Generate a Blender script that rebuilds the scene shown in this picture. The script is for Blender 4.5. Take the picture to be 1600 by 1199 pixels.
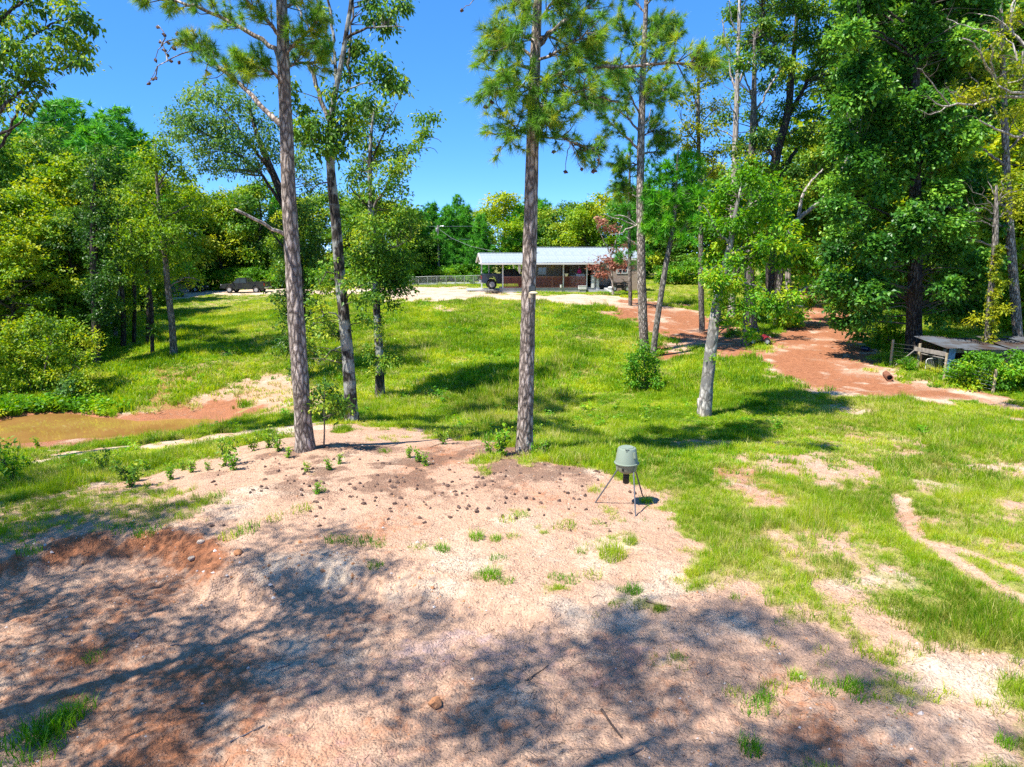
import bpy, bmesh, math, random
import numpy as np
from mathutils import Vector, Matrix

# ------------------------------------------------------------------ camera, sky, sun, exposure
SC = bpy.context.scene
for o in list(bpy.data.objects): bpy.data.objects.remove(o)
COL = SC.collection
CAM_Z, PITCH, FPX = 5.7, math.radians(10.5), 1081.0      # metres above the dirt shelf, tilt, focal length for a 1600 px wide picture
cd = bpy.data.cameras.new('camera'); cam = bpy.data.objects.new('camera', cd); COL.objects.link(cam)
cam.location = (0, 0, CAM_Z); cam.rotation_euler = (math.pi/2 - PITCH, 0, 0)
cd.sensor_width = 36.0; cd.lens = 36.0*FPX/1600.0; cd.clip_start = 0.1; cd.clip_end = 5000
SC.camera = cam

SUN_EL = math.radians(60); SHADOW = Vector((0.84, 0.54, 0)).normalized()
world = bpy.data.worlds.new('World'); SC.world = world; world.use_nodes = True
wn = world.node_tree.nodes; wl = world.node_tree.links
bg = wn['Background']; sky = wn.new('ShaderNodeTexSky'); sky.sky_type = 'NISHITA'; sky.sun_disc = False
sky.sun_elevation = SUN_EL; sky.sun_rotation = math.atan2(-SHADOW.x, -SHADOW.y) % (2*math.pi)
sky.altitude = 200; sky.air_density = 0.3; sky.dust_density = 0.0; sky.ozone_density = 6.0
hs = wn.new('ShaderNodeHueSaturation'); hs.inputs['Hue'].default_value = 0.508; hs.inputs['Saturation'].default_value = 1.58; hs.inputs['Value'].default_value = 1.42
ga = wn.new('ShaderNodeGamma'); ga.inputs[1].default_value = 0.55      # a camera's softer tone curve for the sky
wl.new(sky.outputs[0], ga.inputs[0]); wl.new(ga.outputs[0], hs.inputs['Color']); wl.new(hs.outputs[0], bg.inputs[0]); bg.inputs[1].default_value = 0.15
sl = bpy.data.lights.new('sun', 'SUN'); sl.energy = 3.0; sl.angle = math.radians(0.6); sl.color = (1.0, 0.95, 0.86)
sun = bpy.data.objects.new('sun', sl); COL.objects.link(sun)
sun.rotation_euler = Vector((SHADOW.x*math.cos(SUN_EL), SHADOW.y*math.cos(SUN_EL), -math.sin(SUN_EL))).to_track_quat('-Z', 'Y').to_euler()
sun.location = (-20, -15, 60)
vs = SC.view_settings; vs.view_transform = 'Standard'; vs.look = 'None'; vs.exposure = 1.84; vs.gamma = 1.0; vs.use_curve_mapping = False
SC.render.engine = 'CYCLES'
cy = SC.cycles; cy.max_bounces = 5; cy.diffuse_bounces = 3; cy.glossy_bounces = 2; cy.transmission_bounces = 4; cy.transparent_max_bounces = 6
cy.use_denoising = False; cy.caustics_reflective = False; cy.caustics_refractive = False
try: SC.render.use_persistent_data = False
except Exception: pass

rng = np.random.default_rng(7); random.seed(7)

# ------------------------------------------------------------------ small helpers
def tag(o, label=None, cat=None, group=None, kind=None):
    if label: o['label'] = label
    if cat: o['category'] = cat
    if group: o['group'] = group
    if kind: o['kind'] = kind
    return o
def empty(name, loc=(0, 0, 0), rz=0.0):
    o = bpy.data.objects.new(name, None); COL.objects.link(o); o.location = loc; o.rotation_euler = (0, 0, rz)
    o.empty_display_size = 0.2; return o
def link(name, me, parent=None, loc=None):
    o = bpy.data.objects.new(name, me); COL.objects.link(o)
    if parent is not None: o.parent = parent
    if loc is not None: o.location = loc
    return o
def copy_tree(o, parent=None):
    c = o.copy(); COL.objects.link(c)
    if parent is not None: c.parent = parent
    for ch in list(o.children): copy_tree(ch, c)
    return c
def np_mesh(name, V, T, mats, midx=None, tint=None, smooth=False):
    V = np.asarray(V, dtype=np.float32).reshape(-1, 3); T = np.asarray(T, dtype=np.int32).reshape(-1, 3)
    me = bpy.data.meshes.new(name); n, t = len(V), len(T)
    me.vertices.add(n); me.vertices.foreach_set('co', V.ravel())
    me.loops.add(3*t); me.loops.foreach_set('vertex_index', T.ravel())
    me.polygons.add(t); me.polygons.foreach_set('loop_start', np.arange(0, 3*t, 3, dtype=np.int32))
    for m in (mats if isinstance(mats, (list, tuple)) else [mats]): me.materials.append(m)
    if midx is not None: me.polygons.foreach_set('material_index', np.asarray(midx, dtype=np.int32))
    me.polygons.foreach_set('use_smooth', np.full(t, bool(smooth)))
    if tint is not None:
        a = me.attributes.new('tint', 'FLOAT', 'POINT'); a.data.foreach_set('value', np.asarray(tint, dtype=np.float32))
    me.update(calc_edges=True)
    return me
class MB:
    """collects boxes, bars, tubes and prisms into one mesh"""
    def __init__(s): s.v = []; s.f = []
    def add(s, vs, fs):
        b = len(s.v); s.v += [tuple(v) for v in vs]; s.f += [tuple(b+i for i in f) for f in fs]; return s
    def box(s, c, d, rz=0.0, tilt=None):
        x, y, z = d[0]/2, d[1]/2, d[2]/2
        M = Matrix.Translation(c) @ Matrix.Rotation(rz, 4, 'Z')
        if tilt is not None: M = M @ tilt
        P = [M @ Vector(p) for p in ((-x,-y,-z),(x,-y,-z),(x,y,-z),(-x,y,-z),(-x,-y,z),(x,-y,z),(x,y,z),(-x,y,z))]
        return s.add(P, [(0,3,2,1),(4,5,6,7),(0,1,5,4),(1,2,6,5),(2,3,7,6),(3,0,4,7)])
    def tube(s, pts, r, k=8, cap=True):
        pts = [Vector(p) for p in pts]; rr = r if isinstance(r, (list, tuple)) else [r]*len(pts)
        b = len(s.v)
        for i, p in enumerate(pts):
            t = (pts[min(i+1, len(pts)-1)] - pts[max(i-1, 0)]).normalized()
            a = t.orthogonal().normalized() if i == 0 else (u0 - t*u0.dot(t)).normalized()
            u0 = a; c = t.cross(a)
            for j in range(k):
                an = 2*math.pi*j/k; s.v.append(tuple(p + (a*math.cos(an) + c*math.sin(an))*rr[i]))
        for i in range(len(pts)-1):
            for j in range(k):
                q = b+i*k; s.f.append((q+j, q+(j+1) % k, q+k+(j+1) % k, q+k+j))
        if cap:
            s.f.append(tuple(b+j for j in range(k))[::-1]); q = b+(len(pts)-1)*k; s.f.append(tuple(q+j for j in range(k)))
        return s
    def lathe(s, prof, c=(0, 0, 0), k=24, axis='Z', cap=True):
        b = len(s.v)
        for (r, z) in prof:
            for j in range(k):
                an = 2*math.pi*j/k; x, y = r*math.cos(an), r*math.sin(an)
                p = (x, y, z) if axis == 'Z' else ((x, z, y) if axis == 'Y' else (z, x, y))
                s.v.append((p[0]+c[0], p[1]+c[1], p[2]+c[2]))
        for i in range(len(prof)-1):
            for j in range(k):
                q = b+i*k; s.f.append((q+j, q+(j+1) % k, q+k+(j+1) % k, q+k+j))
        if cap: s.f.append(tuple(b+j for j in range(k))[::-1]); q = b+(len(prof)-1)*k; s.f.append(tuple(q+j for j in range(k)))
        return s
    def prism(s, poly, y0, y1, inset=0.0):
        """polygon in x,z swept along y; inset narrows nothing, just a plain sweep"""
        n = len(poly); b = len(s.v)
        s.v += [(p[0], y0, p[1]) for p in poly] + [(p[0], y1, p[1]) for p in poly]
        s.f.append(tuple(b+i for i in range(n))); s.f.append(tuple(b+n+i for i in range(n))[::-1])
        for i in range(n): j = (i+1) % n; s.f.append((b+j, b+i, b+n+i, b+n+j))
        return s
    def mesh(s, name, mat, smooth=False, bevel=0.0):
        me = bpy.data.meshes.new(name); me.from_pydata(s.v, [], s.f); me.materials.append(mat)
        bm = bmesh.new(); bm.from_mesh(me); bmesh.ops.recalc_face_normals(bm, faces=bm.faces)
        if bevel > 0:
            ed = [e for e in bm.edges if len(e.link_faces) == 2 and e.calc_face_angle(0) > 0.5]
            bmesh.ops.bevel(bm, geom=ed, offset=bevel, segments=2, affect='EDGES', clamp_overlap=True)
        bm.to_mesh(me); bm.free()
        if smooth:
            for p in me.polygons: p.use_smooth = True
            try: me.set_sharp_from_angle(angle=math.radians(40))
            except Exception: pass
        me.update(); return me
    def build(s, name, mat, parent=None, loc=None, smooth=False, bevel=0.0):
        return link(name, s.mesh(name, mat, smooth, bevel), parent, loc)

# numpy noise -------------------------------------------------------
def _hash(ix, iy, seed):
    h = (ix.astype(np.int64)*374761393 + iy.astype(np.int64)*668265263 + seed*2147483647) & 0xffffffff
    h = ((h ^ (h >> 13))*1274126177) & 0xffffffff
    return ((h ^ (h >> 16)) & 0xffff)/65535.0
def vnoise(x, y, seed=0):
    ix, iy = np.floor(x), np.floor(y); fx, fy = x-ix, y-iy
    fx = fx*fx*fx*(fx*(fx*6-15)+10); fy = fy*fy*fy*(fy*(fy*6-15)+10)
    a, b = _hash(ix, iy, seed), _hash(ix+1, iy, seed); c, d = _hash(ix, iy+1, seed), _hash(ix+1, iy+1, seed)
    return (a*(1-fx)+b*fx)*(1-fy) + (c*(1-fx)+d*fx)*fy
def fbm(x, y, scale, octaves=4, seed=0, gain=0.5):
    v = 0; a = 1.0; t = 0; f = 1.0/scale; c, s = math.cos(0.6), math.sin(0.6)
    for o in range(octaves):
        v = v + a*vnoise(x*f+17.3*o, y*f-9.1*o, seed+o); t += a; a *= gain; f *= 2.03; x, y = c*x-s*y, s*x+c*y
    return v/t*2-1
def sstep(a, b, x): t = np.clip((x-a)/(b-a), 0, 1); return t*t*(3-2*t)

# a pixel of the photograph -> a direction, a point at a given distance, a point on the ground
def ray(px, py):
    a, b = (px-800)/FPX, -(py-599.5)/FPX; c, s = math.cos(PITCH), math.sin(PITCH)
    return np.array([a, c + b*s, -s + b*c])
def at(px, py, Y):
    d = ray(px, py); t = Y/d[1]; return np.array([d[0]*t, Y, CAM_Z + d[2]*t])
def flat(px, py, z):
    d = ray(px, py); t = (z-CAM_Z)/d[2]; return np.array([d[0]*t, d[1]*t, z])

# ------------------------------------------------------------------ materials
def M_new(name):
    m = bpy.data.materials.new(name); m.use_nodes = True; nt = m.node_tree; return m, nt, nt.nodes, nt.links, nt.nodes['Principled BSDF']
def ramp(n, stops):
    r = n.new('ShaderNodeValToRGB'); e = r.color_ramp.elements
    while len(e) < len(stops): e.new(0.5)
    for i, (p, c) in enumerate(stops): e[i].position = p; e[i].color = (*c, 1)
    return r
def M_plain(name, col, rough=0.6, metal=0.0, var=0.12, scale=6.0, bump=0.0, spec=0.4):
    m, nt, n, l, p = M_new(name)
    tc = n.new('ShaderNodeTexCoord'); nz = n.new('ShaderNodeTexNoise'); nz.inputs['Scale'].default_value = scale; nz.inputs['Detail'].default_value = 5
    l.new(tc.outputs['Object'], nz.inputs['Vector'])
    r = ramp(n, [(0.3, tuple(c*(1-var) for c in col)), (0.7, tuple(min(1, c*(1+var)) for c in col))])
    l.new(nz.outputs['Fac'], r.inputs[0]); l.new(r.outputs[0], p.inputs['Base Color'])
    p.inputs['Roughness'].default_value = rough; p.inputs['Metallic'].default_value = metal; p.inputs['Specular IOR Level'].default_value = spec
    if bump > 0:
        b = n.new('ShaderNodeBump'); b.inputs['Strength'].default_value = bump; b.inputs['Distance'].default_value = 0.02
        l.new(nz.outputs['Fac'], b.inputs['Height']); l.new(b.outputs[0], p.inputs['Normal'])
    return m
def M_leaf(name, dark, mid, light, trans=0.38, rough=0.5, inst=False):
    m, nt, n, l, p = M_new(name)
    a = n.new('ShaderNodeAttribute'); a.attribute_name = 'tint'
    r = ramp(n, [(0.0, dark), (0.5, mid), (1.0, light)])
    oi = n.new('ShaderNodeObjectInfo'); ad = n.new('ShaderNodeMath'); ad.operation = 'MULTIPLY_ADD'
    ad.inputs[1].default_value = 0.45 if inst else 0.18
    l.new(oi.outputs['Random'], ad.inputs[0]); sb = n.new('ShaderNodeMath'); sb.operation = 'SUBTRACT'; sb.inputs[1].default_value = 0.22 if inst else 0.09
    l.new(a.outputs['Fac'], ad.inputs[2]); l.new(ad.outputs[0], sb.inputs[0])
    last = sb.outputs[0]
    if inst:
        g = n.new('ShaderNodeNewGeometry'); nz = n.new('ShaderNodeTexNoise'); nz.inputs['Scale'].default_value = 0.35; nz.inputs['Detail'].default_value = 3
        l.new(g.outputs['Position'], nz.inputs['Vector']); a2 = n.new('ShaderNodeMath'); a2.operation = 'MULTIPLY_ADD'; a2.inputs[1].default_value = 2.3
        l.new(nz.outputs['Fac'], a2.inputs[0]); l.new(last, a2.inputs[2]); s2 = n.new('ShaderNodeMath'); s2.operation = 'SUBTRACT'; s2.inputs[1].default_value = 1.12
        l.new(a2.outputs[0], s2.inputs[0]); last = s2.outputs[0]
    l.new(last, r.inputs[0]); l.new(r.outputs[0], p.inputs['Base Color'])
    p.inputs['Roughness'].default_value = rough; p.inputs['Specular IOR Level'].default_value = 0.35
    t = n.new('ShaderNodeBsdfTranslucent'); hv = n.new('ShaderNodeHueSaturation'); hv.inputs['Hue'].default_value = 0.485; hv.inputs['Value'].default_value = 1.35; hv.inputs['Saturation'].default_value = 1.05
    l.new(r.outputs[0], hv.inputs['Color']); l.new(hv.outputs[0], t.inputs['Color'])
    mx = n.new('ShaderNodeMixShader'); mx.inputs[0].default_value = trans
    l.new(p.outputs[0], mx.inputs[1]); l.new(t.outputs[0], mx.inputs[2]); l.new(mx.outputs[0], n['Material Output'].inputs['Surface'])
    return m
def M_bark(name, dark, light, sx=5.0, sz=1.6, patch=None, bump=0.9):
    """plated bark: cells stretched along the trunk, dark crevices, optional lichen patches"""
    m, nt, n, l, p = M_new(name)
    tc = n.new('ShaderNodeTexCoord'); mp = n.new('ShaderNodeMapping'); mp.inputs['Scale'].default_value = (sx, sx, sz)
    l.new(tc.outputs['Object'], mp.inputs[0])
    wob = n.new('ShaderNodeTexNoise'); wob.inputs['Scale'].default_value = 2.5; l.new(mp.outputs[0], wob.inputs['Vector'])
    mxv = n.new('ShaderNodeMixRGB'); mxv.inputs[0].default_value = 0.22; l.new(mp.outputs[0], mxv.inputs[1]); l.new(wob.outputs['Color'], mxv.inputs[2])
    vo = n.new('ShaderNodeTexVoronoi'); vo.feature = 'DISTANCE_TO_EDGE'; vo.inputs['Scale'].default_value = 2.2; l.new(mxv.outputs[0], vo.inputs['Vector'])
    vc = n.new('ShaderNodeTexVoronoi'); vc.inputs['Scale'].default_value = 2.2; l.new(mxv.outputs[0], vc.inputs['Vector'])
    nz = n.new('ShaderNodeTexNoise'); nz.inputs['Scale'].default_value = 6; nz.inputs['Detail'].default_value = 6; l.new(mp.outputs[0], nz.inputs['Vector'])
    r = ramp(n, [(0.0, tuple(c*0.45 for c in dark)), (0.10, dark), (0.32, light)]); l.new(vo.outputs['Distance'], r.inputs[0])
    r2 = ramp(n, [(0.25, (0.55, 0.55, 0.55)), (0.75, (1.35, 1.3, 1.25))]); l.new(nz.outputs['Fac'], r2.inputs[0])
    mu = n.new('ShaderNodeMixRGB'); mu.blend_type = 'MULTIPLY'; mu.inputs[0].default_value = 1; l.new(r.outputs[0], mu.inputs[1]); l.new(r2.outputs[0], mu.inputs[2])
    sep = n.new('ShaderNodeSeparateColor'); l.new(vc.outputs['Color'], sep.inputs[0])
    r3 = ramp(n, [(0.0, (0.7, 0.68, 0.66)), (1.0, (1.25, 1.22, 1.2))]); l.new(sep.outputs[0], r3.inputs[0])
    m2 = n.new('ShaderNodeMixRGB'); m2.blend_type = 'MULTIPLY'; m2.inputs[0].default_value = 1; l.new(mu.outputs[0], m2.inputs[1]); l.new(r3.outputs[0], m2.inputs[2])
    out = m2.outputs[0]
    if patch:
        pn = n.new('ShaderNodeTexNoise'); pn.inputs['Scale'].default_value = 1.6; pn.inputs['Detail'].default_value = 6; l.new(tc.outputs['Object'], pn.inputs['Vector'])
        pr = ramp(n, [(0.48, (0, 0, 0)), (0.56, (1, 1, 1))]); l.new(pn.outputs['Fac'], pr.inputs[0])
        m3 = n.new('ShaderNodeMixRGB'); l.new(pr.outputs[0], m3.inputs[0]); l.new(out, m3.inputs[1]); m3.inputs[2].default_value = (*patch, 1); out = m3.outputs[0]
    l.new(out, p.inputs['Base Color']); p.inputs['Roughness'].default_value = 0.92; p.inputs['Specular IOR Level'].default_value = 0.15
    ad = n.new('ShaderNodeMath'); ad.operation = 'MULTIPLY_ADD'; ad.inputs[1].default_value = 0.35; l.new(nz.outputs['Fac'], ad.inputs[0])
    cl = n.new('ShaderNodeMath'); cl.operation = 'MINIMUM'; cl.inputs[1].default_value = 0.3; l.new(vo.outputs['Distance'], cl.inputs[0]); l.new(cl.outputs[0], ad.inputs[2])
    b = n.new('ShaderNodeBump'); b.inputs['Strength'].default_value = bump; b.inputs['Distance'].default_value = 0.09; l.new(ad.outputs[0], b.inputs['Height']); l.new(b.outputs[0], p.inputs['Normal'])
    return m
MAT = {}
MAT['pine_bark'] = M_bark('pine_bark', (0.22, 0.185, 0.165), (0.47, 0.42, 0.385), 5.0, 1.7)
MAT['dark_bark'] = M_bark('dark_bark', (0.05, 0.042, 0.04), (0.13, 0.115, 0.105), 6.0, 1.3)
MAT['oak_bark'] = M_bark('oak_bark', (0.05, 0.045, 0.04), (0.13, 0.115, 0.10), 6.0, 1.2, patch=(0.30, 0.30, 0.27))
MAT['pale_bark'] = M_bark('pale_bark', (0.30, 0.29, 0.27), (0.50, 0.49, 0.47), 3.0, 1.5, patch=(0.17, 0.16, 0.15), bump=0.35)
MAT['grey_bark'] = M_bark('grey_bark', (0.16, 0.145, 0.13), (0.30, 0.28, 0.255), 6.0, 1.5)
MAT['dead_wood'] = M_bark('dead_wood', (0.34, 0.31, 0.28), (0.55, 0.51, 0.47), 6.0, 0.7, bump=0.3)
MAT['twig'] = M_plain('twig_bark', (0.10, 0.08, 0.065), 0.9, var=0.3, scale=3)
MAT['needle'] = M_leaf('pine_needles', (0.041, 0.130, 0.019), (0.167, 0.391, 0.028), (0.493, 0.500, 0.034), 0.32)
MAT['needle_young'] = M_leaf('young_pine_needles', (0.026, 0.145, 0.014), (0.091, 0.373, 0.020), (0.211, 0.490, 0.024), 0.34)
MAT['needle_far'] = M_leaf('far_pine_needles', (0.020, 0.121, 0.019), (0.078, 0.327, 0.025), (0.160, 0.443, 0.027), 0.32)
MAT['needle_gold'] = M_leaf('olive_pine_needles', (0.044, 0.120, 0.011), (0.188, 0.309, 0.017), (0.395, 0.416, 0.022), 0.34)
MAT['oak_leaf'] = M_leaf('oak_leaves', (0.035, 0.110, 0.014), (0.133, 0.306, 0.023), (0.450, 0.500, 0.034), 0.38)
MAT['fresh_leaf'] = M_leaf('fresh_green_leaves', (0.046, 0.158, 0.010), (0.155, 0.410, 0.013), (0.439, 0.500, 0.017), 0.42)
MAT['gold_leaf'] = M_leaf('yellow_green_leaves', (0.069, 0.132, 0.009), (0.231, 0.315, 0.014), (0.459, 0.459, 0.019), 0.42)
MAT['dark_leaf'] = M_leaf('dark_glossy_leaves', (0.022, 0.105, 0.014), (0.079, 0.244, 0.024), (0.268, 0.500, 0.050), 0.36, 0.4)
MAT['fine_leaf'] = M_leaf('fine_light_leaves', (0.052, 0.144, 0.010), (0.200, 0.370, 0.016), (0.471, 0.500, 0.024), 0.40)
MAT['blue_leaf'] = M_leaf('blue_green_leaves', (0.035, 0.113, 0.027), (0.122, 0.275, 0.045), (0.279, 0.405, 0.061), 0.36)
MAT['ivy_leaf'] = M_leaf('ivy_leaves', (0.023, 0.084, 0.013), (0.089, 0.222, 0.020), (0.257, 0.385, 0.031), 0.34, 0.4)
MAT['dead_leaf'] = M_leaf('withered_leaves', (0.115, 0.040, 0.025), (0.322, 0.119, 0.077), (0.486, 0.257, 0.162), 0.3)
MAT['grass'] = M_leaf('meadow_grass', (0.12, 0.24, 0.006), (0.285, 0.44, 0.009), (0.56, 0.59, 0.04), 0.5, 0.45, True)
MAT['straw'] = M_leaf('dry_grass', (0.24, 0.27, 0.03), (0.42, 0.42, 0.09), (0.58, 0.54, 0.20), 0.4, 0.5, True)
MAT['lush'] = M_leaf('lush_weeds', (0.06, 0.20, 0.008), (0.14, 0.37, 0.010), (0.28, 0.47, 0.016), 0.45, 0.45, True)

# ------------------------------------------------------------------ the lie of the land
CTRL = [  # photograph pixel and the height of the ground seen there
 (-100,1199,-.1),(0,1199,-.05),(400,1199,0),(800,1199,0),(1200,1199,0),(1600,1199,.05),(0,980,0),(400,980,0),(800,980,0),(1200,980,0),(1600,980,.0),
 (300,830,.05),(600,830,.08),(900,830,.05),(1250,830,0),(1590,860,-.02),(1700,830,-.1),(300,765,0),(480,705,.15),(640,760,.08),(820,705,.15),(965,790,.02),(1200,720,-.12),(1500,705,-.28),(1640,720,-.3),
 (100,790,-.12),(0,800,-.2),(-120,800,-.4),(150,745,-.65),(0,745,-.85),(350,700,-.45),(100,714,-1.3),(-60,722,-1.4),(300,681,-1.3),(420,667,-1.15),
 (-200,700,-1.62),(0,703,-1.62),(100,697,-1.65),(200,684,-1.65),(330,663,-1.9),(230,650,-1.6),(130,657,-1.65),(0,663,-1.65),(-200,668,-1.6),(60,682,-2.4),(170,670,-2.2),(-200,685,-2.3),(260,665,-2.0),
 (300,646,-1.6),(400,645,-1.3),(450,600,-.85),(500,640,-.95),(650,650,-1.0),(820,640,-.9),(600,685,-.35),(720,675,-.5),(540,662,-.3),(1000,650,-.7),(900,690,-.2),(1100,650,-.55),
 (600,600,-.6),(594,622,-.8),(800,580,-.3),(950,590,-.35),(800,540,.3),(660,540,.3),(800,500,1.2),(660,500,1.15),(520,520,.7),(800,476,1.85),(660,474,1.75),(900,478,1.9),(800,462,2.0),(870,456,2.0),(960,452,2.0),
 (380,560,-.25),(300,590,-.75),(272,555,-.1),(200,520,.2),(400,500,.6),(330,520,.25),(400,472,.95),(385,458,1.05),(500,472,1.5),(640,447,1.7),(300,456,.95),(170,500,.35),(0,560,-.4),(100,600,-1.0),(0,632,-1.4),(180,640,-1.4),(-200,600,-.8),(-200,520,.3),
 (1010,550,-.05),(1100,510,.6),(1180,535,.3),(1000,475,1.7),(1100,452,2.1),(1250,600,-.4),(1400,588,-.3),(1550,613,-.5),(1640,640,-.45),(1400,640,-.35),(1300,540,.3),(1300,480,1.3),(1285,446,2.3),(1427,557,0),(1500,520,.4),(1440,480,.9),(1600,560,.05),(1750,560,.3),(1750,640,-.4)]
PW = np.array([flat(*c) for c in CTRL])
PW = np.vstack([PW, [(0,-6,0),(-10,-2,-.05),(10,-2,0),(0,-25,0.2),(-30,-25,0),(30,-25,0),(-60,10,-1.0),(60,15,-.5),(-75,60,.6),(75,55,1.0),(-140,110,1.5),(140,110,2.6),(0,105,1.9),(-40,110,1.4),(45,110,2.5),(-150,220,3),(150,220,3.5),(0,220,2.5),(0,320,3),(-300,200,3),(300,200,4),(-200,-40,0),(200,-40,0)]])
def _tps(r2): return np.where(r2 > 1e-9, 0.5*r2*np.log(np.maximum(r2, 1e-9)), 0.0)
_S = 20.0; _A = PW[:, :2]/_S; _n = len(PW)
_K = _tps(((_A[:, None]-_A[None])**2).sum(-1)) + 0.004*np.eye(_n); _Pm = np.hstack([np.ones((_n, 1)), _A])
_sol = np.linalg.solve(np.block([[_K, _Pm], [_Pm.T, np.zeros((3, 3))]]), np.concatenate([PW[:, 2], np.zeros(3)]))
def base_z(x, y):
    x = np.asarray(x, float); y = np.asarray(y, float); sh = x.shape
    q = np.stack([x.ravel(), y.ravel()], 1)/_S; out = np.empty(len(q))
    for i in range(0, len(q), 20000):
        c = q[i:i+20000]; out[i:i+20000] = _tps(((c[:, None]-_A[None])**2).sum(-1)) @ _sol[:_n] + _sol[_n] + c @ _sol[_n+1:]
    return np.clip(out.reshape(sh), -2.6, 6)
def poly_at(pts, z=None):
    """outline given in the photograph -> outline on the land"""
    out = []
    for p in pts:
        if z is not None: out.append(flat(p[0], p[1], z)[:2]); continue
        d = ray(*p); t = np.concatenate([np.arange(4, 60, .1), np.arange(60, 200, .4)])
        h = base_z(d[0]*t, d[1]*t); below = np.nonzero(CAM_Z + d[2]*t < h)[0]
        k = below[0] if len(below) else len(t)-1; out.append(np.array([d[0]*t[k], d[1]*t[k]]))
    return np.array(out)
def sdist(poly, X, Y):
    """signed distance to an outline, positive inside"""
    best = np.full(X.shape, 1e18); ins = np.zeros(X.shape, bool); n = len(poly)
    for i in range(n):
        a, b = poly[i], poly[(i+1) % n]; e = b-a; L = max(e @ e, 1e-12)
        t = np.clip(((X-a[0])*e[0]+(Y-a[1])*e[1])/L, 0, 1)
        best = np.minimum(best, (X-a[0]-t*e[0])**2+(Y-a[1]-t*e[1])**2)
        c = (a[1] > Y) != (b[1] > Y)
        with np.errstate(divide='ignore', invalid='ignore'):
            ins ^= c & (X < (b[0]-a[0])*(Y-a[1])/(b[1]-a[1] if b[1] != a[1] else 1e-12)+a[0])
    d = np.sqrt(best); return np.where(ins, d, -d)
def ldist(line, X, Y):
    best = np.full(X.shape, 1e18)
    for a, b in zip(line[:-1], line[1:]):
        e = b-a; L = max(e @ e, 1e-12); t = np.clip(((X-a[0])*e[0]+(Y-a[1])*e[1])/L, 0, 1)
        best = np.minimum(best, (X-a[0]-t*e[0])**2+(Y-a[1]-t*e[1])**2)
    return np.sqrt(best)

# the scraped shelf in front, cut into the dirt, with a bank on the left
SHELF = np.vstack([poly_at([(-250,865),(-60,872),(40,858),(110,846),(180,838),(250,840),(300,848),(330,868),(345,884),(380,893),(430,888),(480,880),(540,892),(620,905),(720,925),(850,940),(1000,952),(1120,968),(1230,1005),(1340,1062),(1450,1130),(1560,1199)], 0.0),
                   [(7, 3), (10, -12), (-20, -12), (-22, 8)]])
def shelf_depth(X, Y):
    # only near points matter
    out = np.zeros(X.shape); m = (Y < 18) & (Y > -14) & (np.abs(X) < 24)
    x, y = X[m], Y[m]
    d = sdist(SHELF, x, y) + 0.24*fbm(x, y, 0.9, 4, 3) + .16*(1-2*np.abs(fbm(x*2.2, y*.8, 0.6, 3, 5)))
    amt = np.interp(x, [-14, -6.5, -4.2, -2.5, 0, 4], [.38, .38, .33, .25, .15, .08]); w = np.interp(x, [-14, -5, -2, 1], [.8, .75, .9, 1.0])
    out[m] = amt*sstep(-0.05, 1, (d+0.1)/w); return out
def ground_z(X, Y, fine=True):
    X = np.atleast_1d(np.asarray(X, float)); Y = np.atleast_1d(np.asarray(Y, float))
    z = base_z(X, Y) - shelf_depth(X, Y)
    if fine:
        near = np.clip((40-Y)/25, 0, 1)
        z = z + 0.10*fbm(X, Y, 3.0, 3, 11) + near*(0.045*fbm(X, Y, 0.7, 4, 12)) + np.clip((20-Y)/8, 0, 1)*(0.036*fbm(X, Y, 0.16, 3, 13)+.014*fbm(X, Y, .07, 2, 15)+.03*np.clip(fbm(X, Y, .45, 4, 14), 0, 1))
        z = z - RUTS(X, Y)
    return z
RUT1 = poly_at([(1408,775),(1415,805),(1432,838),(1480,870),(1540,905),(1620,945)]); RUT2 = poly_at([(1470,850),(1530,868),(1620,905)])
def RUTS(X, Y):
    out = np.zeros(X.shape); m = (X > 5) & (X < 16) & (Y > 7) & (Y < 22)
    if m.any(): out[m] = 0.07*np.exp(-(ldist(RUT1, X[m], Y[m])/0.16)**2) + 0.05*np.exp(-(ldist(RUT2, X[m], Y[m])/0.13)**2)
    return out
def hit(px, py):
    """where the line of sight through a photograph pixel meets the land"""
    d = ray(px, py); t = np.concatenate([np.arange(4, 60, .05), np.arange(60, 220, .2)])
    h = ground_z(d[0]*t, d[1]*t); b = np.nonzero(CAM_Z + d[2]*t < h)[0]; k = b[0] if len(b) else len(t)-1
    return np.array([d[0]*t[k], d[1]*t[k], h[k]])
def gz(x, y): return float(ground_z([x], [y])[0])

P_ = {}
P_['fore'] = np.vstack([poly_at([(-250,800),(0,792),(100,775),(190,752),(290,722),(360,700),(430,684),(490,668),(560,662),(640,672),(700,686),(760,706),(835,716),(900,722),(960,726),(1000,742),(1015,775),(1030,805),(1045,850),(1060,900),(1120,935),(1180,960),(1240,1000),(1330,1060),(1440,1115),(1560,1175),(1640,1199)]), [(9, 3), (14, -30), (-40, -30), (-30, 10)]])
P_['thin'] = poly_at([(-200,800),(0,795),(120,778),(230,760),(330,790),(330,820),(230,830),(120,838),(0,858),(-200,868)])
P_['band'] = poly_at([(30,720),(80,706),(150,700),(240,693),(330,680),(420,668),(490,663),(505,668),(430,678),(330,691),(250,701),(150,712),(70,727),(30,732)])
P_['redbank'] = poly_at([(130,661),(200,653),(262,642),(320,636),(370,634),(400,645),(357,660),(335,672),(260,678)])
P_['sandbank'] = poly_at([(290,628),(330,608),(390,590),(470,576),(500,600),(485,640),(420,650),(380,640),(330,640)])
P_['terrace'] = poly_at([(520,458),(640,448.5),(740,449),(780,459),(870,461),(940,462),(1000,466),(1090,486),(1080,500),(1010,500),(960,492),(880,482),(800,475),(720,473),(600,473)])
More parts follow.
